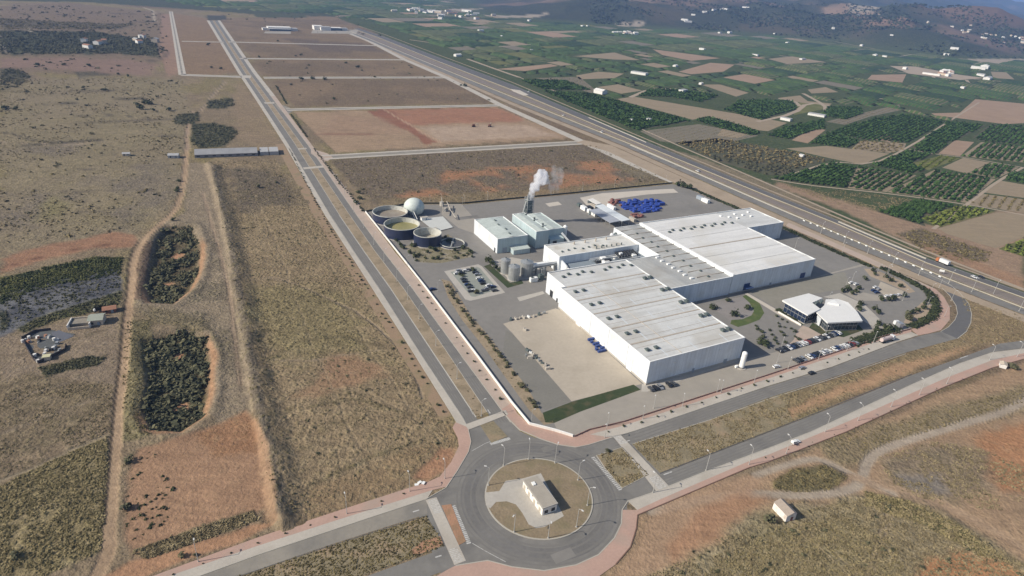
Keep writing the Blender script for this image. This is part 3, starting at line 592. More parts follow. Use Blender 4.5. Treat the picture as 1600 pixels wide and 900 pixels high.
# upper pink plaza and pavement along the plant's front
PT = [(799, 630), (808, 646), (827, 664), (868, 675), (896, 683), (920, 673), (975, 660), (1200, 587), (1376, 528), (1424, 515)]
PTl = [(1435, 524), (1400, 535), (1300, 573), (1200, 603), (1096, 638), (992, 673), (955, 684), (920, 695), (900, 699), (872, 695), (845, 686), (812, 672), (796, 656), (783, 640)]
PTm = [(1424, 519), (1376, 532), (1200, 592), (975, 665), (922, 679)]
raised('pavement', PT[:6]+[(922, 679)]+PTl[6:], M_PINK, .135, label='pink paved corner between the plant wall and the roundabout')
raised('pavement', PT[5:]+PTm, M_PINK, .134, label='narrow pink strip along the plant fence')
raised('pavement', PTm[::-1]+[(1435, 524)]+PTl[1:7], M_PATH, .13, label='pale pavement along the plant front')
kerb(PTl[1:], .35, .18)
# ---- front road, slip-road loop
FU = PTl[1:6][::-1]
strip('road', [(955, 683), (992, 673), (1096, 638), (1200, 604), (1300, 574), (1400, 536), (1440, 524), (1470, 518)], [(965, 705), (1010, 694), (1110, 655), (1200, 622), (1300, 590), (1415, 551), (1470, 536), (1496, 529)], M_ASPH, .032, label='road along the plant front')
lo_i = [(1470, 518), (1482, 511), (1492, 500), (1496, 490), (1494, 478), (1484, 462), (1472, 450), (1455, 441), (1420, 424)]
lo_o = [(1496, 529), (1510, 518), (1517, 504), (1518, 490), (1514, 475), (1500, 458), (1486, 446), (1470, 437), (1432, 420)]
strip('road', lo_i, lo_o, M_ASPHD, .036, label='dark asphalt slip road curving to the highway')
kerb(lo_o, .35, .12); kerb(lo_i[:7], .3, .12)
PL = [(1424, 515), (1440, 508), (1456, 502), (1466, 488), (1464, 470), (1452, 455), (1436, 444), (1400, 430), (1360, 412), (1290, 380), (1228, 353)]
PLo = [(1435, 524), (1452, 521), (1470, 516), (1484, 500), (1484, 480), (1474, 463), (1462, 452), (1410, 428), (1365, 406), (1294, 375), (1232, 348)]
raised('pavement', PL[:7]+PLo[:7][::-1], M_PINK, .13, label='pink paved curve inside the slip road'); strip('pavement', PL[6:], PLo[6:], M_PINK2, 0, .125, label='pale path behind the plant hedge')
# near road
strip('road', [(975, 742), (1031, 741), (1200, 676), (1290, 641), (1425, 586), (1512, 555), (1562, 537), (1600, 532), (1700, 528)], [(980, 783), (1030, 766), (1200, 700), (1267, 674), (1425, 600), (1500, 567), (1550, 550), (1600, 544), (1700, 541)], M_ASPH, .036, label='near road past the plant')
MV1 = [(932, 712), (972, 699), (1013, 742), (972, 763), (945, 731)]
MV2 = [(988, 694), (1110, 656), (1200, 624), (1236, 612.5), (1230, 640), (1240, 658), (1200, 674), (1031, 739)]
raised('verge', MV1, M_VERGE, .1, label='small dry grass wedge by the roundabout'); raised('verge', MV2, M_VERGE, .1, label='long dry grass strip between the two roads')
kerb(MV1+MV1[:1], .3, .15); kerb([(988, 694), (1110, 656), (1200, 624), (1300, 592), (1415, 553)], .3, .15); kerb([(1031, 740), (1200, 675), (1290, 639.5), (1425, 584.5)], .3, .15, m=M_ASPHD)
flat('crossing', [(957, 681), (970, 680), (1050, 765), (1030, 774)], M_PATH, .15, label='pale paved crossing between the two roads')
for i in range(8): t = i/8; flat('crossing', [(1014+16*t, 748+18*t), (1027+16*t, 743+18*t), (1028+16*t, 744+18*t), (1015+16*t, 749.4+18*t)], M_WHITE, .156)
for i in range(6): t = i/6; flat('crossing', [(958+12*t, 683+12*t), (970+11*t, 681+12*t), (971+11*t, 682+12*t), (959+12*t, 684.2+12*t)], M_WHITE, .156)
raised('verge', [(750, 664), (771, 658), (793, 682), (768, 692)], M_VERGE, .1, label='tiny planted wedge where the avenue meets the roundabout')
for rr_, ww in ((22.6, .9), (25.4, .7), (28.2, .8), (30.6, .6)):
    b = MB(); b.strip(ring(rr_)+ring(rr_)[:1], ring(rr_+ww)+ring(rr_+ww)[:1], .026); tag(b.build('tyre_track', bpy.data.materials.get('worn_track') or mat('worn_track', (.178, .169, .154), .9, .10, .3, dirt=((.19, .18, .165), .12, .9))), kind='structure')
def track_marks(A, B_, z, fr=(.22, .42, .62, .8)):
    A, B_ = [np.array(q) for q in GL(A)], [np.array(q) for q in GL(B_)]; n = min(len(A), len(B_))
    for f in fr:
        L1 = [A[i]*(1-f)+B_[i]*f for i in range(n)]; b = MB(); b.strip(offset(L1, .3), offset(L1, -.3), z); tag(b.build('tyre_track', bpy.data.materials['worn_track']), kind='structure')
track_marks(eb, ec, .03); track_marks(ed, ee, .034); track_marks([(955, 683), (992, 673), (1096, 638), (1200, 604), (1300, 574), (1400, 536)], [(965, 705), (1010, 694), (1110, 655), (1200, 622), (1300, 590), (1415, 551)], .04); track_marks([(1031, 741), (1200, 676), (1290, 641), (1425, 586), (1512, 555), (1562, 537)], [(1030, 766), (1200, 700), (1267, 674), (1425, 600), (1500, 567), (1550, 550)], .042)
for i_, (x_, y_, w_, h_) in enumerate([(905, 512, 3, 2), (720, 505, 6, 3), (760, 480, 8, 3), (730, 340, 10, 3), (900, 345, 9, 3), (700, 770, 3, 1.6), (880, 868, 4, 2), (860, 700, 4, 1.5)]):
    g = G(x_, y_); ca_, sa_ = math.cos(VA), math.sin(VA); flat('asphalt_patch', [(g[0]+a*w_*ca_-b_*h_*sa_, g[1]+a*w_*sa_+b_*h_*ca_) for a, b_ in ((-1, -1), (1, -1), (1, 1), (-1, 1))], M_ASPH if i_ % 2 else M_YARD, .034+.0005*i_, world=True)
# yield teeth
def teeth(a, b_, n):
    a, b_ = G(*a), G(*b_); L = np.linalg.norm(b_-a); t = (b_-a)/L; nn = np.array([-t[1], t[0]]); m = MB()
    for i in range(n):
        c = a+(b_-a)*(i+.5)/n; m.sheet([tuple(c+t*.3+nn*.8), tuple(c-t*.3+nn*.8), tuple(c-t*.3-nn*.8), tuple(c+t*.3-nn*.8)], .055)
    tag(m.build('road_marking', M_WHITE), kind='structure')
teeth((926, 714), (970, 766), 22); teeth((708, 790), (733, 850), 22); teeth((766, 694), (797, 685), 14)
def line(px, w, z=.06): p = [np.array(q) for q in GL(px)]; m = MB(); m.strip(offset(p, w/2), offset(p, -w/2), z); tag(m.build('road_marking', M_WHITE), kind='structure')
line([(737, 705), (758, 693), (766, 690)], .25); line([(738, 849), (760, 862), (790, 878)], .22)
line(ec[4:-1] and [(x-.8, y) for x, y in ec[4:-1]], .18); line([(x+1, y) for x, y in eb[4:]], .15)
for a, b_ in (((1037, 742), (1050, 737)), ((975, 691), (984, 688)), ((655, 797), (645, 800)), ((690, 868), (680, 871)), ((1500, 560), (1512, 556)), ((735, 640), (740, 648)), ((762, 640), (766, 646))): line([a, b_], .5)
# ---- highway and railway corridor
K = {'a0': [(560, 44), (600, 57), (690, 91), (800, 132), (1017, 224), (1200, 300), (1307, 343), (1450, 404), (1620, 464)],
     'a1': [(553, 46), (592, 60), (682, 96), (800, 142), (1012, 231), (1200, 308), (1305, 350), (1450, 413), (1620, 474)],
     'b1': [(546, 48), (584, 63), (674, 100), (800, 151), (985, 225), (1200, 318), (1300, 361), (1475, 433), (1620, 489)],
     'c1': [(543, 50), (580, 65), (668, 103), (800, 160), (972, 228), (1200, 329), (1295, 371), (1465, 441), (1620, 501)]}
K['a2'] = [(x-.3*(i > 2), y-1.-(i > 2)*1.6) for i, (x, y) in enumerate(K['a1'])]; K['b2'] = [(x, y+.4+(i > 2)*1.3) for i, (x, y) in enumerate(K['b1'])]
strip('verge', K['a0'], K['b2'], M_VERGE, .055, label='dry verges between highway and railway')
for k_ in ('a2', 'b1'): pass
strip('road', K['a0'], K['a2'], M_ASPHD, .06, label='far carriageway of the highway'); strip('railway_bed', [(x, y+.5) for x, y in K['a1']], [(x, y-2.2*(i > 2)) for i, (x, y) in enumerate(K['b1'])], M_BALL, .066, label='ballasted railway between the carriageways')
strip('road', K['b2'], [(x, y-1.2*(i > 2)) for i, (x, y) in enumerate(K['c1'])], M_ASPH, .072, label='near carriageway of the highway')
VG = [(x-2-(y-40)*.012, y+1.5+(y-40)*.012) for x, y in K['c1']]
strip('verge', K['c1'], VG, M_DUST, .055, label='sandy verge below the highway')
def thin(line_, dy, w, m, z=.08, h=None, nm='kerb'):
    p = [np.array(q) for q in GL([(x, y+dy) for x, y in line_])]; 
    b = MB()
    if h: b.prism([tuple(q) for q in offset(p, w/2)]+[tuple(q) for q in offset(p, -w/2)][::-1], 0, h)
    else: b.strip(offset(p, w/2), offset(p, -w/2), z)
    return tag(b.build(nm, m), kind='structure')
thin(K['b1'], .5, .45, M_KERB, h=.5); thin(K['a1'], -1.2, .35, M_KERB, h=.4); thin(K['a0'], 1, .22, M_WHITE, .09)
thin([(1310, 347), (1380, 377), (1447, 405)], 0, 1.0, M_KERB, h=.9); thin([(920, 190), (985, 218), (1010, 229)], -6, .9, M_KERB, h=.8)
thin([(985, 227), (1100, 276), (1200, 319.5), (1257, 343.5)], 0, 1.2, M_KERB, h=.7)
for k in range(2): thin(K['b1'], -3-k*2.2, .5, mat('rail_steel%d' % k, (.19, .165, .15), .6, .1, 1.), h=.3, nm='railway_bed')
thin(K['a0'], -3.5, 3.0, M_DUST, .05, nm='track'); 
LR = [(912, 219), (950, 232), (1055, 278), (1130, 311), (1225, 352)]
strip('road', [(912, 219), (955, 227), (1062, 275), (1140, 308), (1236, 348)], [(900, 223), (948, 236), (1050, 284), (1125, 316), (1222, 355)], M_DUST, .062, label='dusty lane between highway and plant')
flat('yard', [(797, 139), (812, 141), (826, 148), (818, 149.5), (802, 143)], M_PALEYD, .09, label='pale lay-by beside the highway')
# ---- the plant's ground
CP = [(571, 333), (590, 326), (640, 319), (720, 320), (880, 305), (1050, 288), (1075, 290), (1130, 316), (1226, 354), (1290, 384), (1360, 414), (1400, 432), (1436, 446), (1452, 457), (1463, 471), (1465, 488), (1455, 500), (1424, 513), (1376, 526), (1200, 585), (975, 658), (920, 671), (896, 681), (868, 673), (828, 662), (801, 630), (749, 560), (666, 450), (618, 392)]
flat('yard', CP, M_YARD, .02, label='asphalt yard round the whole plant')
flat('yard', [(786, 506), (868, 482), (880, 486), (1003, 600), (893, 627), (800, 520)], M_GRAV, .05, label='pale gravel storage yard beside the big hall')
flat('yard', [(800, 520), (892, 627), (852, 641), (812, 596), (786, 548), (790, 516)], mat('grey_gravel', (.20, .19, .165), .95, .1, .1, bump=.2), .036, label='grey yard strip beside the gravel')
flat('lawn', [(848, 645), (893, 628), (990, 601), (1001, 609), (905, 644), (866, 661), (852, 660)], M_LAWND, .06, label='dark green strip at the end of the gravel yard')
flat('yard', [(866, 661), (905, 644), (1001, 609), (1165, 562), (1205, 552), (1380, 505), (1424, 513), (1376, 526), (1200, 585), (975, 658), (920, 671), (896, 681), (870, 672)], M_YARD2, .028, label='paler driveway along the front fence')
flat('path', [(1003, 600), (1012, 600), (1164, 556), (1168, 560), (1012, 612), (1002, 612)], M_CONC, .045)
flat('path', [(694, 424), (747, 413), (753, 416), (789, 457), (783, 459), (735, 470), (727, 468)], M_CONC, .04, label='concrete car park edge')
flat('yard', [(704, 425), (745, 417), (750, 419), (778, 452), (742, 464), (736, 463)], mat('green_grey_paving', (.27, .285, .25), .9, .1, .2), .05, label='grey paved car park')
flat('lawn', [(756, 416), (765, 413), (797, 442), (815, 438), (818, 443), (793, 450)], M_LAWND, .05, label='thin lawn around the silos')
flat('yard', [(768, 408), (800, 402), (840, 410), (846, 436), (815, 437), (798, 440)], M_CONC, .045, label='concrete base of the silos')
flat('path', [(808, 465), (848, 455), (851, 459), (812, 471)], M_CONC, .05)
flat('verge', [(690, 436), (704, 440), (735, 492), (768, 530), (800, 575), (824, 605), (846, 645), (866, 661), (850, 664), (826, 640), (790, 590), (758, 545), (722, 500), (700, 465)], M_VERGE2, .055, label='planted strip inside the boundary wall')
flat('verge', [(630, 385), (690, 371), (700, 366), (742, 394), (734, 402), (690, 411), (655, 410)], mat('planting_bed', (.21, .185, .115), .95, .25, .15, bump=.6, dirt=((.36, .31, .24), .14, .8)), .04, label='planted bed near the round tanks')
flat('yard', [(655, 343), (692, 339), (708, 356), (680, 363)], mat('white_slab', (.55, .56, .53), .8, .06, .2), .5)
flat('yard', [(692, 318), (720, 318), (745, 345), (750, 368), (716, 356), (690, 335)], M_YARD2, .03)
flat('path', [(925, 330), (906, 309), (940, 302), (1030, 296), (1052, 295), (1060, 301), (1010, 304), (952, 312), (960, 328)], M_PALEYD, .045, label='pale concrete strip in the storage yard')
flat('path', [(852, 318), (872, 315), (878, 320), (858, 323)], M_PALEYD, .046)
CRES = [(1160, 463), (1168, 460), (1187, 474), (1194, 489), (1187, 499.5), (1168, 507), (1153, 511), (1141, 506), (1143, 500), (1160, 499), (1174, 493), (1178, 486), (1171, 473)]
flat('lawn', CRES, M_LAWN, .05, label='crescent lawn beside the big hall')
flat('yard', [(1106, 476), (1160, 463), (1172, 473), (1178, 486), (1174, 493), (1155, 499), (1141, 501)], mat('mauve_gravel', (.25, .23, .215), .95, .1, .15), .045)
flat('path', [(1163, 459), (1168, 458), (1214, 484), (1254, 507), (1251, 510), (1210, 488)], M_PALEYD, .055, label='white straight footpath to the office')
flat('yard', [(1172, 456), (1270, 434), (1320, 425), (1330, 450), (1262, 460), (1226, 468), (1214, 482)], mat('olive_grey_asphalt', (.245, .23, .19), .9, .1, .03), .042)
flat('yard', [(1224, 547), (1240, 531), (1247, 516), (1254, 509), (1264, 512), (1286, 525), (1306, 521)], M_PINK2, .05, label='pinkish forecourt of the office')
flat('lawn', [(1264, 512), (1270, 504), (1286, 514), (1300, 512), (1342, 508), (1349, 516), (1318, 527), (1300, 524), (1286, 524)], M_LAWND, .055, label='lawn around the office corner')
flat('lawn', [(1213, 483), (1218, 481), (1262, 505), (1254, 508)], M_LAWND, .06)
flat('yard', [(1286, 464), (1312, 458), (1350, 475), (1376, 500), (1364, 510), (1346, 500), (1318, 470)], M_CONC, .05, label='pale forecourt behind the office')
flat('yard', [(1313, 455), (1345, 445), (1360, 432), (1400, 440), (1440, 468), (1440, 480), (1416, 484), (1390, 470), (1340, 470)], M_YARD2, .046)
flat('road', [(1330, 444), (1345, 430), (1376, 424), (1420, 446), (1444, 464), (1434, 482), (1412, 484), (1398, 474), (1372, 462), (1345, 456)], M_YARD, .052)
flat('verge', [(1376, 440), (1392, 447), (1412, 455), (1406, 466), (1386, 465), (1370, 452)], M_GRAV, .06)
flat('verge', [(1418, 492), (1444, 470), (1456, 478), (1452, 492), (1424, 508), (1412, 504)], M_DUST, .06, label='sandy bed inside the hedge curve')
flat('verge', [(1350, 420), (1364, 420), (1412, 440), (1430, 456), (1420, 458), (1390, 444), (1360, 432)], M_DUST, .058)
flat('path', [(1270, 350+84), (1350, 412), (1356, 414), (1290, 430)], M_YARD2, .058)
# ================================================================ THE PLANT
M_WALL = ribbed('white_cladding', (.70, .735, .76), 2.4, .14, dirt=((.52, .50, .45), .12, .35))
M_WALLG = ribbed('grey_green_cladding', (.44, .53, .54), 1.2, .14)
M_ROOF = ribbed('metal_roof', (.60, .60, .575), 1.05, .12, 'Y', .10, dirt=((.46, .43, .37), .045, .6))
M_ROOFW = ribbed('pale_metal_roof', (.71, .70, .67), 1.05, .10, 'Y', .08, dirt=((.58, .55, .48), .04, .6))
M_ROOFG = ribbed('grey_metal_roof', (.44, .44, .415), 1.05, .14, 'X', .12, dirt=((.35, .33, .29), .06, .7))
M_ROOFE = ribbed('greenish_roof', (.50, .55, .51), 1.05, .12, 'Y', .14)
M_FLASH = mat('white_flashing', (.84, .84, .81), .5, .05, .5)
M_GUT = mat('rusty_gutter', (.44, .375, .30), .7, .2, .5)
M_SKY = mat('skylight_strip', (.62, .65, .66), .3, .05, .3)
M_DARK = mat('dark_opening', (.03, .032, .035), .5, .2, 1.)
M_DOOR = mat('roller_door', (.30, .34, .38), .5, .08, 1.)
M_DBLUE = mat('dark_blue_door', (.04, .07, .17), .4, .08, 1.)
M_VENT = mat('vent_metal', (.11, .135, .13), .5, .2, 1.5)
M_STEEL = mat('steel', (.42, .43, .42), .45, .15, .6, metal=.5, streak=((2, 2, .15), .15))
M_PIPE = mat('pipe_grey', (.33, .34, .33), .5, .3, .8)
M_GLASS = mat('blue_glass', (.018, .03, .06), .12, .1, .5, spec=.6)
M_TANK = mat('dark_blue_enamel', (.022, .03, .065), .4, .12, .4, spec=.5)
M_RIM = mat('pale_rim', (.55, .55, .50), .7, .1, .8, dirt=((.35, .33, .26), .5, .6))
M_BOUND = mat('white_wall_paint', (.74, .71, .66), .8, .07, .6)
BA = math.radians(28.8); HB = G(1016, 565.5, 13.5); cA, sA = math.cos(BA), math.sin(BA)
def W(x, y): return (HB[0]+x*cA-y*sA, HB[1]+x*sA+y*cA)
def Lc(p):
    d = np.array(p)-HB; return (d[0]*cA+d[1]*sA, -d[0]*sA+d[1]*cA)
class Bld:
    def __init__(s, name, label, cat, x0, y0, group=None):
        s.x0, s.y0 = x0, y0; w = W(x0, y0); s.root = empty(name, (w[0], w[1], 0), BA, label, cat, group)
    def part(s, name, fn, m, parent=None, smooth=False):
        b = MB(); fn(b); return b.build(name, m, parent or s.root, smooth=smooth)
    def R(s, x, y): return x-s.x0, y-s.y0
    def poly(s, pts): return [s.R(*p) for p in pts]
def rect(x0, y0, x1, y1): return [(x0, y0), (x1, y0), (x1, y1), (x0, y1)]
def inset(pl, d):
    n = len(pl); a = sum(pl[i][0]*pl[(i+1) % n][1]-pl[(i+1) % n][0]*pl[i][1] for i in range(n)); sg = 1 if a > 0 else -1; out = []
    for i in range(n):
        p0, p, p1 = np.array(pl[i-1]), np.array(pl[i]), np.array(pl[(i+1) % n]); e0 = (p-p0)/np.linalg.norm(p-p0); e1 = (p1-p)/np.linalg.norm(p1-p)
        n0 = np.array([-e0[1], e0[0]])*sg; n1 = np.array([-e1[1], e1[0]])*sg; k = n0+n1; k = k/(k@n0+1e-9) if abs(k@n0) > .2 else n0
        out.append(tuple(p+k*d))
    return out
def walls(B, pts, h, m, par=.55, name='wall', cap=True):
    """outer walls with a parapet standing above the roof; the cap is a flashing of its own"""
    pl = B.poly(pts); inn = inset(pl, .35)
    def f(b):
        n = len(pl)
        for i in range(n):
            j = (i+1) % n; b.add([(*pl[i], 0), (*pl[j], 0), (*pl[j], h+par), (*pl[i], h+par), (*inn[i], h-.3), (*inn[j], h-.3), (*inn[j], h+par), (*inn[i], h+par)],
                                 [(0, 1, 2, 3), (5, 4, 7, 6), (3, 2, 6, 7)])
    w = B.part(name, f, m)
    if cap:
        o = inset(pl, -.08); ii_ = inset(pl, .5)
        def g(b):
            n = len(pl)
            for i in range(n):
                j = (i+1) % n; b.add([(*o[i], h+par+.02), (*o[j], h+par+.02), (*ii_[j], h+par+.02), (*ii_[i], h+par+.02), (*o[i], h+par-.25), (*o[j], h+par-.25)], [(0, 1, 2, 3), (4, 5, 1, 0)])
        B.part('parapet_cap', g, M_FLASH)
    return w
def bays(B, x0, y0, x1, y1, h, n, m, rise=.45, axis='y', name='roof'):
    """a roof of low ridged bays; the ridges run along x when axis is y"""
    def f(b):
        for i in range(n):
            if axis == 'y':
                a, c = y0+(y1-y0)*i/n, y0+(y1-y0)*(i+1)/n; mid = (a+c)/2
                v = [(*B.R(x0, a), h), (*B.R(x1, a), h), (*B.R(x1, mid), h+rise), (*B.R(x0, mid), h+rise), (*B.R(x1, c), h), (*B.R(x0, c), h)]
            else:
                a, c = x0+(x1-x0)*i/n, x0+(x1-x0)*(i+1)/n; mid = (a+c)/2
                v = [(*B.R(a, y1), h), (*B.R(a, y0), h), (*B.R(mid, y0), h+rise), (*B.R(mid, y1), h+rise), (*B.R(c, y0), h), (*B.R(c, y1), h)]
            b.add(v, [(0, 1, 2, 3), (3, 2, 4, 5)])
    return B.part(name, f, m)
def vent(B, x, y, z, s=1., name='roof_vent'):
    def f(b):
        px, py = B.R(x, y); b.box((px, py, z), (1.5*s, 1.5*s, .7*s)); b.box((px, py, z+.7*s), (2.1*s, 2.1*s, .35*s)); b.box((px, py, z+1.05*s), (1.3*s, 1.3*s, .3*s))
    return B.part(name, f, M_VENT)
def door(B, x, y, w, h, face, m=None, name='door'):
    def f(b):
        px, py = B.R(x, y)
        d = (w, .25, h) if face in 'fb' else (.25, w, h); b.box((px, py, 0), d)
    return B.part(name, f, m or M_DOOR)
# --- the long hall nearest the road
A_ = Bld('warehouse_hall', 'longest white warehouse hall beside the gravel yard, pale roof in six bays', 'warehouse', 0, 0)
HA = 13.0
walls(A_, [(0, 0), (62.8, 0), (62.8, 105), (3.2, 105), (3.2, 84.2), (0, 84.2)], HA, M_WALL)
bays(A_, .4, .4, 62.4, 83.9, HA, 5, M_ROOF); bays(A_, 3.6, 84.1, 62.4, 104.6, HA+.04, 1, M_ROOF, name='roof')
for i in range(1, 6): A_.part('gutter', lambda b, i=i: b.box((*A_.R(31.4+(1.5 if i == 5 else 0), .4+16.7*i), HA-.1), (61-(3 if i == 5 else 0), .8, .28)), M_GUT)
A_.part('roof_seam', lambda b: b.box((*A_.R(20.5, 42), HA+.35), (.12, 82, .15)), M_GUT)
for i in range(5):
    y = 9.+16.7*i
    for x in (5.2, 10.8): vent(A_, x, y, HA+.3, 1.05)
    for x in (56.2, 60.2): vent(A_, x, y+.5, HA+.3, 1.25)
for i in range(11):
    if i not in (5,): vent(A_, 9+i*5.1, 95.5+(i % 2)*2.4, HA+.3, .95, 'roof_fan')
for i in range(5):
    for s in (-1, 1): A_.part('roof_seam', lambda b, i=i, s=s: b.box((*A_.R(31.4, 8.75+16.7*i+s*4.2), HA+.2), (61.5, .14, .09)), M_GUT)
    for x in (12.5, 31, 52): A_.part('skylight', lambda b, x=x, i=i: b.add([(*A_.R(x-.4, 1.2+16.7*i), HA+.08), (*A_.R(x+.4, 1.2+16.7*i), HA+.08), (*A_.R(x+.4, 8+16.7*i), HA+.5), (*A_.R(x-.4, 8+16.7*i), HA+.5)], [(0, 1, 2, 3)]), M_SKY)
for i in range(3): door(A_, -.1, 14+i*24, 4, 4.4, 'l', M_FLASH)
door(A_, 52, -.1, 2.2, 2.6, 'f'); door(A_, 30, -.1, 1.3, 2.3, 'f'); door(A_, 3.1, 98, 3.2, 4.2, 'l', M_DARK); door(A_, 3.1, 91, 1.4, 2.4, 'l', M_DARK)
A_.part('wall_base', lambda b: [b.box((*A_.R(31.4, -.12), 0), (63.1, .2, .9)), b.box((*A_.R(-.12, 42), 0), (.2, 84.4, .9))], M_CONC)
for i in range(4): A_.part('downpipe', lambda b, i=i: b.tube((*A_.R(-.1, 16.7*(i+1)+.4), 0), (*A_.R(-.1, 16.7*(i+1)+.4), HA), .1), M_WALL)
for x in (16, 46): A_.part('wall_lamp', lambda b, x=x: b.box((*A_.R(x, -.3), 9.5), (.5, .5, .3)), M_FLASH)
# --- link hall
L_ = Bld('link_hall', 'grey roofed link hall between the long hall and the wide white hall', 'warehouse', 62.8, 60.6)
HL = 12.4
walls(L_, [(62.83, 60.7), (114.2, 60.7), (114.2, 157), (90.3, 157), (90.3, 104.7), (62.83, 104.7)], HL, M_WALL)
def lroof(b):
    for x0, y0, x1, y1 in ((63.2, 61.1, 90.3, 104.3), (90.3, 61.1, 113.9, 156.6)):
        mx_ = (x0+x1)/2; b.add([(*L_.R(x0, y0), HL), (*L_.R(mx_, y0), HL+.5), (*L_.R(x1, y0), HL), (*L_.R(x0, y1), HL), (*L_.R(mx_, y1), HL+.5), (*L_.R(x1, y1), HL)], [(0, 1, 4, 3), (1, 2, 5, 4)])
L_.part('roof', lroof, M_ROOFG)
for i in range(11): L_.part('roof_seam', lambda b, i=i: b.box((*L_.R(102.2, 68+i*8.2), HL+.2), (23, .35, .38)), M_GUT)
for i in range(10): vent(L_, 98.5+(i % 2)*1.2, 66+i*8.4, HL+.3, .75)
for i in range(7): L_.part('roof_skylight', lambda b, i=i: b.box((*L_.R(86.5-(i % 2)*.7, 68+i*5.6), HL+.1), (2.2, 1.4, .9)), M_FLASH)
# --- wide white hall
W_ = Bld('main_hall', 'wide white hall with the brightest flat roof, dark fans along its back', 'warehouse', 114.5, 61)
HW = 13.2
walls(W_, [(114.6, 60.75), (192, 60.75), (192, 122.8), (231, 122.8), (231, 158), (114.6, 158)], HW, M_WALL, .6)
bays(W_, 115, 61.1, 191.6, 105.4, HW, 3, M_ROOFW, .4); bays(W_, 115, 105.4, 191.6, 157.6, HW+.05, 3, M_ROOFW, .4)
bays(W_, 191.6, 123.2, 230.6, 157.6, HW+.02, 2, M_ROOF, .4)
W_.part('gutter', lambda b: b.box((*W_.R(153.3, 105.4), HW), (76.4, .9, .3)), M_GUT)
for k in range(9): W_.part('skylight', lambda b, k=k: b.add([(*W_.R(123+k*7.8, 62), HW+.09), (*W_.R(123.7+k*7.8, 62), HW+.09), (*W_.R(123.7+k*7.8, 68), HW+.44), (*W_.R(123+k*7.8, 68), HW+.44)], [(0, 1, 2, 3)]), M_SKY)
for k in (76, 90.6, 122.9, 140.2): W_.part('gutter', lambda b, k=k: b.box((*W_.R(153.3, k), HW-.05), (76.2, .4, .22)), M_ROOF)
W_.part('ridge_flashing', lambda b: b.box((*W_.R(115.4, 109), HW+.4), (1.6, 96, .5)), M_FLASH)
for i in range(13): vent(W_, 124+i*5.2, 134.5+(i % 2)*2.6, HW+.3, .95, 'roof_fan')
for i in range(7): W_.part('roof_box', lambda b, i=i: b.box((*W_.R(190+i*5, 150-(i % 3)*4), HW+.3), (1.6, 1.6, .9)), M_FLASH)
door(W_, 183, 60.6, 4.5, 4.6, 'f', M_DBLUE); door(W_, 129.5, 60.6, 5., 5.4, 'f', M_DBLUE); door(W_, 152, 60.6, 1.4, 2.3, 'f')
W_.part('entrance_porch', lambda b: b.box((*W_.R(129.5, 58.9), 3.2), (6, 3.2, .3)), M_DBLUE)
W_.part('wall_base', lambda b: b.box((*W_.R(153.3, 60.55), 0), (77.6, .2, .8)), M_CONC)
# --- production block behind, with plant in its court
R_ = Bld('production_block', 'low white production block, roof dotted with small vents, behind the long hall', 'factory', 25, 126.5)
walls(R_, [(25, 126.5), (90.1, 126.5), (90.1, 147), (25, 147)], 11.4, M_WALL, .5); bays(R_, 25.4, 126.9, 89.8, 146.6, 11.4, 1, mat('stained_white_roof', (.66, .65, .60), .7, .12, .12, dirt=((.47, .43, .35), .1, .8)), .3)
for i in range(7): R_.part('roof_vent', lambda b, i=i: b.box((*R_.R(31+i*5.5, 133+(i % 3)), 11.6), (1.2, 1.2, .8)), M_VENT)
for i in range(6): R_.part('roof_stack', lambda b, i=i: b.cyl((*R_.R(57+i*4.2, 130.5), 11.6), .45, .45, 1.6, 8), M_VENT)
for i in range(4): R_.part('roof_chimney', lambda b, i=i: b.cyl((*R_.R(46+i*9, 142), 11.6), .5, .4, 2.2, 8), M_GUT)
door(R_, 24.9, 137, 3, 3.6, 'l', M_DARK)
Q_ = Bld('cooling_court', 'low grey roofed court crowded with pipes and chillers behind the long hall', 'factory', 28, 106)
walls(Q_, [(27, 107.5), (90.0, 107.5), (90.0, 126.4), (27, 126.4)], 6.4, M_WALL, .4); Q_.part('roof', lambda b: b.sheet(Q_.poly(rect(27.3, 107.8, 89.7, 126.1)), 6.3), mat('blue_grey_roof', (.24, .28, .31), .7, .1, .2))
Q_.part('gable_wall', lambda b: b.prism(Q_.poly([(26.6, 119), (27.4, 119), (27.4, 131), (26.6, 131)]), 0, [7.6, 7.6, 10, 10]), M_WALL)
rr = random.Random(3)
for i in range(16):
    x = 50+rr.random()*36; y = 112+rr.random()*11
    Q_.part('chiller', lambda b: b.box((*Q_.R(x, y), 6.3), (1.5+rr.random()*3, 1.2+rr.random()*2, 1+rr.random()*2.6)), rr.choice([M_VENT, M_STEEL, M_DARK, M_FLASH]))
for i in range(7): Q_.part('dark_duct', lambda b, i=i: b.tube((*Q_.R(69+i*2.4, 118.5), 8.4), (*Q_.R(70+i*2.4, 125.6), 8.8), .75, 10), M_DARK)
for i in range(9):
    y = 110.5+i*1.7; Q_.part('pipe', lambda b: b.tube((*Q_.R(46+rr.random()*8, y), 7.2+rr.random()*2), (*Q_.R(78+rr.random()*8, y), 7.2+rr.random()*2), .22, 6), rr.choice([M_PIPE, M_STEEL, M_FLASH]))
for i in range(2):
    t = empty('dust_filter', (*W(84+i*3.2, 150.2), 0), BA, ['white cylindrical filter beside the wall of the link hall', 'dark round filter beside the wall of the link hall'][i], 'filter')
    b = MB(); b.cyl((0, 0, 4), 1.5, 1.5, 7, 14); b.cyl((0, 0, 11), 1.5, .4, 1.2, 14); b.build('vessel', [M_FLASH, M_VENT][i], t)
    for sx in (-1, 1):
        for sy in (-1, 1): MB().tube((sx*1.1, sy*1.1, 0), (sx*1.1, sy*1.1, 4.2), .12).build('leg', M_STEEL, t)
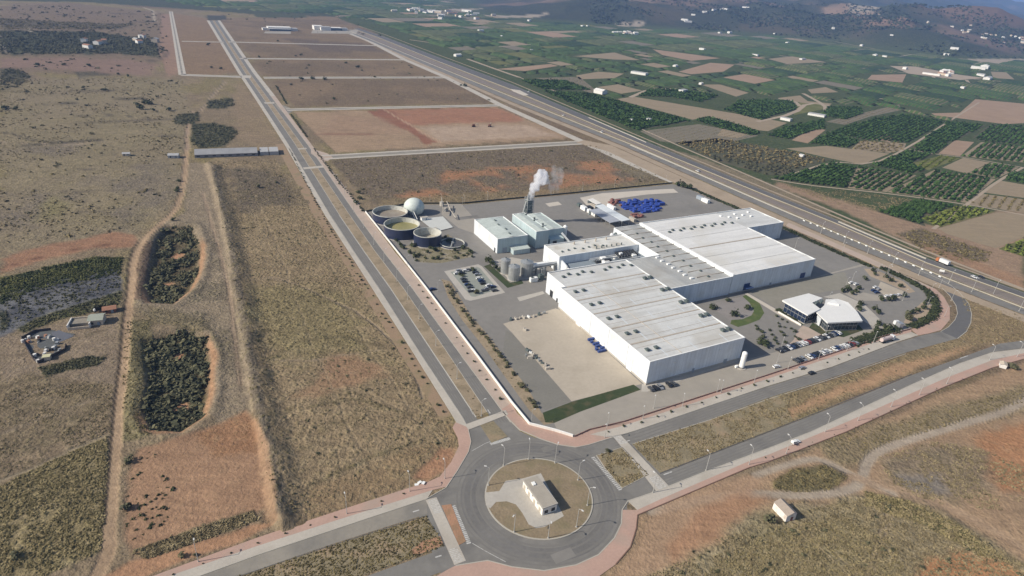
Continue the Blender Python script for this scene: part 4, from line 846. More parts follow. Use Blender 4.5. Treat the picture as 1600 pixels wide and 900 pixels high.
# pipe bridge from silos
t = empty('pipe_bridge', (*W(8, 128), 0), BA, 'pale pipe bridge from the steel silos to the production block', 'pipe bridge')
b = MB(); b.box((9, 2, 6), (20, 2.4, 1.6)); b.build('duct', M_FLASH, t)
for x in (2, 9, 16): MB().box((x, 2, 0), (.5, 1.8, 6)).build('support', M_STEEL, t)
for k in range(3): MB().tube((-1, .2+k*.7, 5.2), (18, .2+k*.7, 5.4), .2).build('pipe', M_PIPE, t)
# --- two sheds behind
S1 = Bld('process_shed', 'white gabled shed with a greenish roof, the one nearest the round tanks', 'shed', 0, 168.5)
walls(S1, rect(0, 168.5, 24, 208.5), 10.6, M_WALL, .5); bays(S1, .4, 168.9, 23.6, 208.1, 10.6, 1, M_ROOFE, .9, 'x')
for i in range(4): S1.part('roof_vent', lambda b, i=i: b.box((*S1.R(12+(i % 2)*1.5, 174+i*9), 11.4), (1., 2.4, .6)), M_VENT)
S1.part('painted_shade_front', lambda b: b.box((*S1.R(12, 168.42), 0), (23.9, .12, 11.0)), M_WALLG); door(S1, -.1, 172, 1.6, 3, 'l', M_DARK); door(S1, 6, 168.3, 3.4, 4, 'f', M_DOOR)  # grey-green sheet over the white front puts its shade into the colour
S1.part('lean_to', lambda b: b.prism(S1.poly(rect(10, 162.5, 23, 168.3)), 0, [3.4, 3.4, 4.2, 4.2]), M_WALLG); S1.part('lean_to_roof', lambda b: b.prism(S1.poly(rect(9.7, 162.2, 23.3, 168.25)), 3.45, [3.6, 3.6, 4.4, 4.4], bottom=True), M_ROOFE)
S2 = Bld('boiler_house', 'taller grey-green shed of two roof heights below the steam plume', 'shed', 30.5, 168)
walls(S2, rect(30.5, 168, 41, 206), 12.6, M_WALLG, .5); bays(S2, 30.9, 168.4, 40.6, 205.6, 12.6, 1, M_ROOFE, .6, 'x')
walls(S2, rect(41.05, 174, 57, 208), 10.2, M_WALLG, .5, 'lower_wall'); bays(S2, 41.4, 174.4, 56.6, 207.6, 10.2, 1, M_ROOFE, .8, 'x', name='lower_roof')
for i in range(5): S2.part('roof_vent', lambda b, i=i: b.box((*S2.R(40+(i % 2)*4, 176+i*6.5), 12.2 if i % 2 == 0 else 11.2), (1.1, 1.1, 1.3)), M_VENT)
S2.part('annex', lambda b: b.prism(S2.poly(rect(43, 168.5, 55, 173.9)), 0, [4.6, 4.6, 5.6, 5.6]), M_WALLG); door(S2, 47, 168.3, 3.2, 3.6, 'f', M_DARK); door(S2, 30.4, 182, 2.4, 3.2, 'l', M_DARK)
t = empty('small_silo', (*W(61.5, 178.5), 0), BA, 'single slim white silo at the corner of the boiler house', 'silo')
b = MB(); b.cyl((0, 0, 2), 1.6, 1.6, 7.5, 16); b.cyl((0, 0, 9.5), 1.6, .3, 1.1, 16); b.cyl((0, 0, .9), .5, 1.6, 1.1, 16); b.build('vessel', M_FLASH, t, smooth=False)
for a in range(4): MB().tube((1.3*math.cos(a*1.57), 1.3*math.sin(a*1.57), 0), (1.3*math.cos(a*1.57), 1.3*math.sin(a*1.57), 2.2), .14).build('leg', M_STEEL, t)
t = empty('conveyor', (*W(56, 174), 0), BA, 'sloping white conveyor beside the slim silo', 'conveyor'); MB().tube((-2, -3, 8), (3.5, -8, .8), .8, 4).build('belt_housing', M_FLASH, t); MB().box((1, -6, 0), (.4, .4, 3.5)).build('support', M_STEEL, t)
# cooling tower frame with stack
TW = W(50, 216); t = empty('scrubber_tower', (TW[0], TW[1], 0), BA, 'dark steel frame tower behind the boiler house under the steam', 'tower')
b = MB(); HT = 21.
for sx in (-2.6, 2.6):
    for sy in (-2.6, 2.6): b.box((sx, sy, 0), (.35, .35, HT))
for z in range(3, 22, 3):
    for s in (-2.6, 2.6): b.box((s, 0, z), (.22, 5.4, .22)); b.box((0, s, z), (5.4, .22, .22))
for z in range(0, 18, 6):
    for s in (-2.6, 2.6): b.tube((-2.6, s, z), (2.6, s, z+6), .1, 4); b.tube((s, 2.6, z), (s, -2.6, z+6), .1, 4)
b.build('frame', M_PIPE, t); MB().box((0, 0, 6), (4.2, 4.2, 13)).build('cladding', M_VENT, t); MB().cyl((-1.2, -.6, 19), 1.1, .9, 4.6, 14).build('stack', M_STEEL, t)
MB().tube((-6.5, 0, 0), (-2.4, 0, 18), .75, 10).build('duct', M_STEEL, t); MB().box((0, 0, 19.2), (5.6, 5.6, .25)).build('platform', M_PIPE, t)
# --- steel silos
for (x, y, r, h, l) in ((-8.5, 138.5, 3.1, 10.6, 'smallest steel silo, farthest back of the cluster'), (-7.6, 127.8, 3.7, 10.4, 'steel silo nearest the car park'), (3.2, 131, 4.3, 10.6, 'broadest steel silo, beside the pipe bridge')):
    t = empty('steel_silo', (*W(x, y), 0), BA, l, 'silo', 'steel silos by the car park')
    b = MB(); b.cyl((0, 0, .4), r, r, h-1.5, 22); b.build('vessel', M_STEEL, t); b = MB(); b.cyl((0, 0, h-1.1), r+.08, .5, 1.1, 22); b.build('roof', M_STEEL, t); MB().cyl((0, 0, 0), r+.35, r+.35, .4, 22).build('base', M_CONC, t)
    MB().cyl((0, 0, h-.05), .4, .4, .6, 8).build('hatch', M_VENT, t)
    b = MB(); b.box((r+.3, -.25, .4), (.06, .06, h-1.4)); b.box((r+.3, .25, .4), (.06, .06, h-1.4)); [b.box((r+.3, 0, .8+k*.6), (.05, .5, .05)) for k in range(14)]; b.build('ladder', M_VENT, t)
for i, (x, y, s, m) in enumerate(((3, 120.5, (5, 2.4, 2.6), M_FLASH), (9, 121.5, (3.2, 3, 3.4), M_VENT), (12.5, 126, (2.6, 2.6, 5), M_STEEL), (9.5, 135, (4, 3, 2.5), M_FLASH))):
    t = empty('pump_skid', (*W(x, y), 0), BA, ['low white pump unit in front of the steel silos', 'dark pump unit between silos and the long hall', 'tall steel vessel skid beside the pipe bridge', 'white unit behind the broadest silo'][i], 'machine')
    MB().box((0, 0, .3), s).build('housing', m, t); MB().box((0, 0, 0), (s[0]+.6, s[1]+.6, .3)).build('base', M_CONC, t); MB().tube((s[0]/2, 0, 1), (s[0]/2+1.6, .4, 1.6), .2).build('pipe', M_PIPE, t); MB().box((-s[0]*.2, 0, s[1]*0+s[2]+.3), (s[0]*.3, s[1]*.4, .5)).build('fan_box', M_VENT, t)
# --- round tanks
def tank(c, r, h, lvl, mliq, label, low=False):
    g = G(*c, h); t = empty('round_tank', (g[0], g[1], 0), 0, label, 'tank', 'open round tanks of the water works')
    b = MB(); b.lathe([(r, 0), (r, h)], 48); b.build('outer_wall', M_TANK, t, smooth=True)
    b = MB(); b.lathe([(r-.35, h), (r-.35, lvl)], 48); b.build('inner_wall', M_RIM, t, smooth=True)
    b = MB(); b.lathe([(r+.12, h-.3), (r+.12, h+.06), (r-.42, h+.06), (r-.42, h-.2)], 48); b.build('rim', M_RIM, t)
    b = MB(); b.add([((r-.35)*math.cos(a*math.pi/24), (r-.35)*math.sin(a*math.pi/24), lvl) for a in range(48)], [tuple(range(48))]); b.build('liquid', mliq, t)
    b = MB(); b.lathe([(r, .3), (r+.9, .3), (r+.9, 0)], 48); b.build('foundation', M_CONC, t)
    b = MB(); b.box((0, 0, h+.05), (.7, 2*r-.5, .3)); b.box((0, 0, lvl-.2), (1.6, 1.6, h-lvl+.9)); b.build('bridge', M_PIPE, t) if low else None
    b = MB(); [b.box((r+.06, 0, .6+k*.5), (.12, .6, .06)) for k in range(int(h/.5)-1)]; b.build('ladder', M_STEEL, t)
    return t
M_LQ1 = mat('brown_water', (.28, .235, .185), .35, .15, .3, dirt=((.36, .33, .27), .2, .6)); M_LQ2 = mat('yellow_green_water', (.30, .27, .115), .3, .15, .3, dirt=((.20, .19, .08), .15, .8)); M_LQ3 = mat('pale_water', (.42, .38, .30), .3, .15, .3); M_LQ4 = mat('murky_water', (.085, .08, .075), .2, .2, .3)
tank((609.6, 330), 13.4, 6.8, 3.4, M_LQ1, 'round dark blue tank of brown water next to the white dome'); tank((628, 349.5), 13.0, 8.2, 4.6, M_LQ2, 'round dark blue tank of yellow-green water, the middle one')
tank((668, 363), 9.9, 8.0, 2.4, M_LQ3, 'smaller dark blue tank, nearly empty, beside the white slab'); tank((706.5, 379), 8.8, 1.6, .9, M_LQ4, 'low round settling tank with thin pale rim', True)
g = G(647, 333, 0); t = empty('gas_dome', (g[0], g[1], 0), 0, 'white ball shaped gas holder behind the round tanks', 'gas holder')
b = MB(); b.lathe([(8.2*math.sin(a), 5.2-7.3*math.cos(a)) for a in np.linspace(.72, math.pi-1e-3, 18)], 32); b.build('membrane', mat('dome_fabric', (.60, .65, .60), .5, .06, .5), t, smooth=True)
b = MB(); b.cyl((0, 0, 0), 5.6, 5.6, .5, 28); b.build('base', M_CONC, t); b = MB()
for a in range(12): b.tube((8.27*math.cos(a*.5236), 8.27*math.sin(a*.5236), 5.2), (7.2*math.cos(a*.5236), 7.2*math.sin(a*.5236), 8.8), .07, 4)
b.build('strap', M_STEEL, t)
for (c, s, rz, m, l) in (((663, 344), (5.5, 2.6, 2.4), .1, M_FLASH, 'small white cabin beside the gas dome'), ((690, 322), (2.4, 2.4, 3.4), .4, M_CONC, 'pale concrete box beside the pipework'), ((697, 330), (3, 2, 2.5), .4, M_STEEL, 'grey pump box between dome and sheds'), ((679, 360), (4, 2, 1.6), .3, M_VENT, 'dark pump group on the white slab')):
    g = G(*c); t = empty('plant_cabin', (g[0], g[1], 0), BA+rz, l, 'cabin'); MB().box((0, 0, .1), s).build('wall', m, t); MB().box((0, 0, s[2]+.1), (s[0]+.3, s[1]+.3, .18)).build('roof', M_CONC, t); MB().box((s[0]*.2, -s[1]/2-.05, .1), (.9, .12, 1.9 if s[2] > 2 else 1.1)).build('door', M_DOOR, t)
t = empty('pipe_run', (*G(645, 345), 0), 0, 'pale inclined pipes between the dome and the yellow-green tank', 'pipes')
a = np.array([*G(637, 328), 6.]); b0 = np.array([*G(650, 347), 1.]); o = np.array([*G(645, 345), 0.])
for k in range(2): MB().tube(tuple(a-o+k*.9), tuple(b0-o+k*.9), .25).build('pipe', M_FLASH, t)
t = empty('sludge_conveyor', (*G(700, 330), 0), 0, 'tangled pale steel frame near the pipework east of the dome', 'conveyor'); o = np.array([*G(700, 330), 0.])
for (p, q, r) in (((692, 338), (700, 326), .5), ((700, 326), (704, 333), .4), ((698, 322), (703, 330), .35), ((704, 336), (712, 344), .3), ((690, 316), (692, 330), .25)):
    a = np.array([*G(*p), 4.]); b0 = np.array([*G(*q), 2.]); MB().tube(tuple(a-o), tuple(b0-o), r, 5).build('beam', M_PATH, t)
# --- the office: two glazed volumes under folded white roofs
def office(name, label, pts, h, rise, over, mw):
    c = pts[0]; B = Bld(name, label, 'office building', *c); pl = B.poly(pts); n = len(pl); inn = inset(pl, over)
    z = [h+rise*k for k in ((0, .1, .3, .5, .7, .3, .2, .1)[:n])]
    b = MB(); b.prism(inn, 0, h-.25, bottom=False); b.build('glass_wall', mw, B.root)
    b = MB(); b.prism(pl, h, [q+.7 for q in z], bottom=True); b.build('roof', mat(name+'_roof_metal', (.72, .715, .69), .6, .05, .15), B.root)
    b = MB()
    for i in range(n):
        p, q = np.array(inn[i]), np.array(inn[(i+1) % n]); L = np.linalg.norm(q-p); k = max(1, int(L/2.4))
        for j in range(k+1): r = p+(q-p)*j/k; b.box((r[0], r[1], 0), (.14, .14, h-.25), math.atan2(q[1]-p[1], q[0]-p[0]))
        for zz in (.1, h*.5, h-.6):
            mm = (p+q)/2; b.box((mm[0], mm[1], zz), (L+.1, .16, .28), math.atan2(q[1]-p[1], q[0]-p[0]))
    b.build('window_frame', M_STEEL, B.root); b = MB(); b.prism(inset(inn, -.5), 0, .35); b.build('plinth', M_CONC, B.root)
    return B
O1 = office('office_block', 'office block with folded white roof and dark blue glass front', [(129, 32), (152.6, 32.2), (156.2, 24.5), (144.4, 22.6), (142.8, 15.2), (128.6, 12.6)], 6.6, 1.0, 1.5, M_GLASS)
O2 = office('office_wing', 'rounded office wing under a wide white roof, lawn in front', [(138, 14), (133.2, 2.3), (155.6, -4.2), (162.4, 4.5), (168, 15), (166.5, 21), (158.5, 23.6), (150.5, 18.4)], 6.0, .9, 1.7, mat('grey_glass', (.05, .06, .07), .15, .1, .4, spec=.6))
O2.part('roof_light', lambda b: b.prism(O2.poly([(154, 19), (161, 20), (159, 14.5)]), 6.3, 7.9), M_FLASH)
O2.part('light_panel_wall', lambda b: b.prism(O2.poly([(136.6, 8.6), (138.4, 12.6), (138.0, 12.8), (136.2, 8.8)]), .3, 5.2), M_WALL)
for i in range(4): O1.part('roof_vent', lambda b, i=i: b.box((*O1.R(146+i*2.2, 21.+(i % 2)), 7), (1.4, 1.2, 1.2)), M_VENT)
t = empty('patio_wall', (*W(126.5, 22), 0), BA, 'low white wall and paving before the dark blue glass front', 'low wall'); MB().box((0, 0, 0), (.4, 17, .9)).build('wall', M_BOUND, t); MB().box((1, -2, 0), (1.6, 10, .3)).build('paving', M_PATH, t)
# --- the little building on the roundabout
kx, ky = 9.4+.2, 178.8; t = empty('utility_kiosk', (*((G(847.5, 795, 3.6)+G(840, 744, 3.6))/2), .235), math.radians(28.6), 'small white flat-roofed utility building in the middle of the roundabout', 'utility building')
b = MB(); b.box((0, 0, 0), (6.1, 15.2, 3.3)); b.build('wall', mat('kiosk_render', (.80, .76, .70), .9, .08, .6, dirt=((.48, .42, .34), .4, .5)), t); b = MB(); b.box((0, 0, 3.302), (6.5, 15.6, .42)); b.build('parapet', M_CONC, t)
b = MB(); b.box((0, 0, 3.722), (5.7, 14.8, .05)); b.build('roof', mat('kiosk_roof_felt', (.37, .335, .28), .95, .12, .3), t); MB().box((-.4, 4.2, 3.77), (1.3, 1.7, .35)).build('roof_hatch', M_FLASH, t); MB().box((0, 2.6, 3.772), (5.7, .2, .02)).build('roof_joint', M_CONC, t)
for y in (-5.6, -1.5, 2.6, 6.2): MB().box((-3.08, y, .02), (.1, 1.4, 2.2)).build('door', mat('kiosk_door', (.45, .40, .33), .6, .1, 1.), t)
for x in (-1.4, 1.5): MB().box((x, -7.63, .5), (1.5, .1, 1.5)).build('window', M_DARK, t)
for y in (-4, 0, 4): MB().box((-3.1, y, 2.5), (.08, .9, .4)).build('wall_vent', M_VENT, t)
# --- hut beside the lower track
g = G(1224, 803); t = empty('stone_hut', (g[0], g[1], 0), math.radians(22), 'lone windowless pale hut with sloping roof beside the lower dirt track', 'hut')
b = MB(); b.box((0, 0, 0), (4.6, 7.0, 3.2)); b.add([(-2.3, -3.5, 3.2), (2.3, -3.5, 3.2), (0.6, -3.5, 4.15), (-2.3, 3.5, 3.2), (2.3, 3.5, 3.2), (.6, 3.5, 4.15)], [(0, 1, 2), (4, 3, 5)]); b.build('wall', mat('hut_plaster', (.78, .72, .65), .95, .1, .8, dirt=((.42, .34, .27), .6, .7)), t)
b = MB(); b.add([(-2.5, -3.7, 3.2), (.6, -3.7, 4.27), (.6, 3.7, 4.27), (-2.5, 3.7, 3.2), (2.5, -3.7, 3.2), (2.5, 3.7, 3.2)], [(0, 1, 2, 3), (1, 4, 5, 2)]); b.build('roof', mat('old_tiles', (.36, .30, .245), .95, .15, 1.2), t); MB().box((.4, -3.55, 0), (1, .12, 1.9)).build('door', mat('old_door', (.22, .09, .07), .8, .1, 1.), t)
# --- upright gas tank and canopy sheds
g = G(1158, 575); t = empty('gas_tank', (g[0], g[1], 0), BA, 'upright white cylinder tank at the far front corner of the long hall', 'tank')
b = MB(); b.cyl((0, 0, 1.0), 1.35, 1.35, 8.2, 18, cap=False); b.lathe([(1.35, 9.2), (1.1, 9.7), (.6, 10.), (.01, 10.1)], 18); b.build('vessel', M_FLASH, t, smooth=True); MB().cyl((0, 0, 0), 2.4, 2.4, .25, 16).build('base', M_CONC, t)
for a in range(3): MB().tube((1.2*math.cos(a*2.09), 1.2*math.sin(a*2.09), .2), (1.1*math.cos(a*2.09), 1.1*math.sin(a*2.09), 1.6), .16).build('leg', M_STEEL, t)
MB().box((-2.4, 1.2, .2), (1.4, 1, 1.2)).build('valve_box', M_FLASH, t)
def canopy(x0, y0, x1, y1, h, label, m, n=6):
    B = Bld('canopy_shed', label, 'shed', x0, y0); B.part('roof', lambda b: b.prism(B.poly(rect(x0, y0, x1, y1)), h-.25, [h, h+.6, h+.6, h], bottom=True), m)
    for i in range(n):
        y = y0+.6+(y1-y0-1.2)*i/(n-1)
        for x in (x0+.4, x1-.4): B.part('post', lambda b: b.box((*B.R(x, y), 0), (.3, .3, h-.25)), M_STEEL)
    B.part('back_wall', lambda b: b.box((*B.R((x0+x1)/2, y1-.1), 0), (x1-x0-.4, .1, h-.4)), M_WALLG); return B
canopy(119.5, 185, 127.5, 224, 4.6, 'long pale canopy shed in the storage yard', mat('canopy_sheet', (.62, .66, .68), .5, .08, .4)); canopy(108.5, 186, 118.6, 217, 4.2, 'long grey canopy shed next to the pale one', mat('grey_sheet', (.36, .38, .42), .6, .12, .3))
canopy(124.5, 229, 130, 243, 3.4, 'short pale canopy at the end of the long sheds', mat('pale_sheet', (.66, .64, .60), .6, .08, .3), 3)
for i, (c, s, m, l) in enumerate((((925, 335), (12, 2.8, 3), M_FLASH, 'white container behind the grey canopy'), ((912, 328), (7, 2.8, 3.2), M_FLASH, 'short white container at the near end of the canopies'), ((921, 328), (6, 4, 3), M_DARK, 'dark skip beside the canopies'), ((955, 326), (10, 2.6, 2.8), M_FLASH, 'white container beside the blue crates'), ((988, 345), (7, 2.6, 2.6), M_PATH, 'pale container near the red crates'), ((905, 322), (4, 3, 2.4), M_VENT, 'grey tank at the far end of the canopies'), ((1094, 312), (8, 3, 3.2), M_DOOR, 'grey container in the far yard corner'), ((1102, 316), (8, 3, 3.2), M_FLASH, 'white container in the far yard corner'))):
    g = G(*c); t = empty('container', (g[0], g[1], 0), BA+math.pi/2, l, 'container'); MB().box((0, 0, .15), s).build('shell', m, t); MB().box((s[0]/2+.03, 0, .25), (.08, s[1]*.86, s[2]*.86)).build('door', M_DOOR, t); MB().box((0, 0, 0), (s[0]*.9, s[1]*.8, .15)).build('skid', M_DARK, t)
# crates
M_BCR = mat('blue_plastic', (.03, .065, .31), .55, .35, .5); M_RCR = mat('red_plastic', (.24, .11, .09), .6, .2, .5)
def crates(poly, n, m, label, group, cat='crates', sz=2.4, hmax=2.7, seed=1):
    pl = GL(poly); xs = [p[0] for p in pl]; ys = [p[1] for p in pl]; r = random.Random(seed); placed = []; k = 0
    while len(placed) < n and k < 6000:
        k += 1; p = (r.uniform(min(xs), max(xs)), r.uniform(min(ys), max(ys)))
        q = Lc(p); q = (round(q[0]/(sz+.1))*(sz+.1), round(q[1]/(sz+.9))*(sz+.9)); w_ = W(*q)
        if q in placed or not inpoly(w_, pl): continue
        placed.append(q); hh = r.choice([.5, .7, .85, 1., 1.])*hmax; b = MB(); lv = max(1, int(hh/1.2))
        for j in range(lv): b.box((0, 0, j*1.2+.05), (sz-.05*(j % 2), sz-.05*(j % 2), 1.1))
        b.box((0, 0, 0), (sz*.9, sz*.9, lv*1.2))
        o = b.build('crate_stack', m, None, (w_[0], w_[1], 0), BA); tag(o, label, cat, group)
crates([(966, 317), (985, 314), (1034, 314), (1038, 320), (1026, 332), (1008, 335), (984, 330), (970, 324)], 72, M_BCR, 'stack of blue crates heaped in the far storage yard', 'blue crates in the storage yard', sz=3.0)
crates([(948, 314), (966, 314), (972, 322), (955, 322)], 10, M_RCR, 'stack of red-brown crates before the blue heap by the canopy', 'red crates by the canopy', seed=3, hmax=2.6); crates([(986, 333), (1000, 335), (1008, 341), (990, 342)], 10, M_RCR, 'stack of red-brown crates between the blue heap and the wide hall', 'red crates by the wide hall', seed=4, hmax=2.6)
crates([(918, 530), (929, 529), (951, 551), (938, 554)], 15, mat('blue_drum_plastic', (.03, .06, .20), .5, .2, 1.), 'stack of dark blue pallets against the long hall wall in the gravel yard', 'blue pallets by the long hall', seed=5, sz=1.5, hmax=1.3)
# pallets along the gravel yard
for i, (x, y) in enumerate([(824, 548), (829, 552), (833, 556), (838, 560), (842, 564), (847, 568), (852, 572), (856, 577), (820, 516), (806, 499), (812, 498), (818, 497), (826, 496), (834, 495), (798, 500), (842, 492), (850, 490), (822, 556), (828, 560)]):
    g = G(x, y); b = MB(); s = rr.uniform(.8, 1.4); b.box((0, 0, 0), (2.0*s, 1.1*s, .15)); b.box((0, 0, .2), (1.7*s, 1.*s, .8*s)); b.box((.5*s, .1, .2+.8*s), (.6*s, .6*s, .3)); o = b.build('pallet_load', rr.choice([M_FLASH, M_PATH, M_VENT, M_STEEL]), None, (g[0], g[1], .05), rr.random()*3); tag(o, 'pale scrap or pallet load lying along the edge of the gravel yard', 'pallet', 'pallet loads by the gravel yard')
# --- boundary walls and fences
def wall_thing(name, px, w, h, m, label, cat, cap=None, posts=None):
    p = [np.array(q) for q in GL(px)]; o = p[0]; t = empty(name, (o[0], o[1], 0), 0, label, cat)
    rel = [q-o for q in p]; b = MB(); b.prism([tuple(q) for q in offset(rel, w/2)]+[tuple(q) for q in offset(rel, -w/2)][::-1], -.05, h); b.build('panel', m, t)
    if cap: b = MB(); b.prism([tuple(q) for q in offset(rel, w/2+.08)]+[tuple(q) for q in offset(rel, -w/2-.08)][::-1], h+.003, h+.12, bottom=True); b.build('coping', cap, t)
    if posts:
        b = MB(); [b.box((q[0], q[1], 0), (.12, .12, h+.6), a) for q, a in along(rel, posts)]; b.build('posts', M_STEEL, t)
    return t
wall_thing('boundary_wall', [(571, 332), (618, 391), (664, 449), (747.5, 560), (799, 630), (827, 664), (868, 674.5), (895, 683)], .3, 1.3, M_BOUND, 'long low white wall between the avenue pavement and the plant', 'wall', M_FLASH)
wall_thing('boundary_fence', [(897, 683), (920, 672.5), (975, 659.5), (1200, 586.5), (1376, 527.5), (1423, 514.5)], .2, .8, mat('brick_base', (.33, .20, .165), .9, .1, .5), 'low reddish wall with railings along the plant front', 'fence', None, 3.)
wall_thing('yard_fence', [(572, 331), (640, 318.5), (720, 318.5), (880, 303.5), (1050, 286.5)], .3, 1.2, mat('dark_mesh', (.05, .055, .04), .9, .1, .5), 'dark fence at the back of the plant yard', 'fence', None, 5.)
# ================================================================ VEGETATION
L_DRY = leafmat('dry_scrub', (.15, .12, .065), (.34, .275, .155), .35); L_OLV = leafmat('olive_scrub', (.11, .09, .042), (.26, .21, .10), .3)
L_MID = leafmat('straw_scrub', (.17, .14, .065), (.35, .285, .145), .3); L_DRK = leafmat('dark_bush', (.03, .042, .02), (.075, .085, .038), .4); L_THK = leafmat('thicket', (.05, .055, .032), (.15, .14, .075), .22)
L_ORG = leafmat('citrus', (.03, .066, .018), (.065, .115, .028), .08); L_ORY = leafmat('young_citrus', (.10, .135, .025), (.17, .19, .04), .1); L_HDG = leafmat('hedge_leaf', (.03, .04, .018), (.06, .07, .028), .3)
L_FOR = leafmat('pine_wood', (.035, .05, .03), (.065, .08, .045), .02); L_REED = leafmat('reeds', (.045, .058, .022), (.13, .13, .045), .1)
M_BARK = mat('bark', (.10, .075, .055), .95, .2, 1.)
def leaf_clump(nq, flat=.7, size=.42, seed=0):
    """unit clump: nq leaf faces in an uneven ball of radius about 1"""
    r = np.random.default_rng(seed); lobes = r.normal(size=(5, 3))*.38; lobes[:, 2] = np.abs(lobes[:, 2])*.8+.25
    d = r.normal(size=(nq, 3)); d /= np.linalg.norm(d, axis=1)[:, None]; rad = .45+.2*r.random(nq)
    c = lobes[r.integers(0, 5, nq)]+d*rad[:, None]; c[:, 2] = np.maximum(c[:, 2]*flat, .06)
    nm = d*.75+r.normal(size=(nq, 3))*.35+np.array([0, 0, .75]); nm /= np.linalg.norm(nm, axis=1)[:, None]; t = r.normal(size=(nq, 3)); t -= (t*nm).sum(1)[:, None]*nm; t /= np.linalg.norm(t, axis=1)[:, None]; s = np.cross(nm, t)
    z = size*(.6+.8*r.random(nq))[:, None]
    v = np.stack([c-t*z-s*z*.6, c+t*z-s*z*.6, c+t*z+s*z*.6, c-t*z+s*z*.6], 1).reshape(-1, 3); return v, np.arange(nq*4).reshape(-1, 4)
def scatter(name, clumps, P, S, m, kind='stuff', label=None, zs=None, parent=None):
    """one mesh of many clumps: P (n,3) places, S (n,) sizes"""
    n = len(P); P = np.asarray(P, float); S = np.asarray(S, float); which = RNG.integers(0, len(clumps), n); VV = []; QQ = []; b = 0
    for k, (cv, cf) in enumerate(clumps):
        i = np.where(which == k)[0]
        if not len(i): continue
        a = RNG.random(len(i))*6.283; c, s = np.cos(a)[:, None], np.sin(a)[:, None]; sx = S[i][:, None]*(.8+.4*RNG.random((len(i), 1))); sy = S[i][:, None]*(.8+.4*RNG.random((len(i), 1)))
        sz = (S[i] if zs is None else np.asarray(zs)[i])[:, None]*(.75+.5*RNG.random((len(i), 1)))
        x, y, z = cv[:, 0][None]*sx, cv[:, 1][None]*sy, cv[:, 2][None]*sz
        v = np.stack([x*c-y*s+P[i][:, 0:1], x*s+y*c+P[i][:, 1:2], z+P[i][:, 2:3]], -1); VV.append(v.reshape(-1, 3))
        QQ.append((cf[None]+(np.arange(len(i))*len(cv))[:, None, None]+b).reshape(-1, cf.shape[1])); b += len(i)*len(cv)
    o = link(name, np_mesh(name, np.concatenate(VV), np.concatenate(QQ)), m, parent)
    if kind: tag(o, label, kind=kind)
    return o
TUFT = [leaf_clump(7, .6, .5, s) for s in range(4)]; BUSH = [leaf_clump(26, .8, .34, 10+s) for s in range(5)]; BIG = [leaf_clump(60, .9, .24, 30+s) for s in range(4)]
def pts_in(poly, n, patch=None, world=False):
    pl = poly if world else GL(poly); xs = [p[0] for p in pl]; ys = [p[1] for p in pl]; X = RNG.uniform(min(xs), max(xs), n*3); Y = RNG.uniform(min(ys), max(ys), n*3)
    k = sd_poly(X, Y, pl) > 0; X, Y = X[k], Y[k]
    if patch: k = fbm(X, Y, patch[0], patch[2] if len(patch) > 2 else 91, 3)+RNG.normal(size=len(X))*.04 > patch[1]; X, Y = X[k], Y[k]
    X, Y = X[:n], Y[:n]; return np.stack([X, Y, height(X, Y)-.05], 1)
def cover(name, poly, n, s0, s1, m, label, patch=None, clumps=None, z=0., flat_=None):
    n = int(n*1.7) if s1 <= 1.6 else n; P = pts_in(poly, n, patch)
    if not len(P): return
    P[:, 2] += z; S = (s0+(s1-s0)*RNG.random(len(P))**2)*.68; scatter(name, clumps or TUFT, P, S, m, 'stuff', label, None if flat_ is None else S*flat_)
WF = [(330, 252), (430, 250), (503, 345), (558, 430), (598, 500), (626, 560), (686, 660), (690, 720), (560, 780), (450, 810), (440, 740), (415, 640), (392, 520), (366, 400)]
cover('scrub', WF, 7500, .3, 1.0, L_DRY, 'low dry scrub of the field west of the avenue', (22, .47))
cover('scrub', WF, 1500, .35, 1.1, L_OLV, 'darker scrub of the field west of the avenue', (30, .52, 93))
cover('scrub', [(0, 760), (60, 728), (168, 682), (168, 740), (158, 860), (100, 885), (40, 915), (-80, 920), (-80, 780)], 4200, .35, 1.0, L_MID, 'dense olive grass of the lower corner field', (7, .36))
cover('scrub', [(0, 600), (176, 600), (172, 675), (60, 724), (-60, 760), (-60, 610)], 1500, .3, .8, L_DRY, 'dry grass of the ploughed field', (10, .5))
cover('scrub', [(0, 125), (180, 120), (285, 125), (300, 180), (288, 235), (276, 310), (240, 350), (200, 362), (0, 385), (-100, 380), (-100, 130)], 5200, .6, 2.0, L_DRY, 'rough grass of the far west pasture', (40, .5))
cover('scrub', [(0, 125), (180, 120), (285, 125), (300, 180), (288, 235), (276, 310), (240, 350), (200, 362), (0, 385), (-100, 380), (-100, 130)], 1500, .7, 2.6, L_OLV, 'scattered bushes of the far west pasture', (34, .56, 97))
cover('scrub', [(205, 862), (300, 828), (396, 798), (404, 812), (330, 840), (230, 874)], 900, .4, 1.1, L_DRY, 'grey scrub band above the lower road')
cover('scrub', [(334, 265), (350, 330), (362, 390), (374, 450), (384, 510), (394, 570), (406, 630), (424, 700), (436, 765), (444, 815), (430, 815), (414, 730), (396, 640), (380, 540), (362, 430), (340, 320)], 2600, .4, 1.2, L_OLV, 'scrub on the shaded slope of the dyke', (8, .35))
cover('scrub', [(196, 500), (240, 500), (228, 560), (225, 640), (240, 680), (192, 690), (192, 600)], 700, .3, 1.0, L_OLV, 'grass between track and hollow')
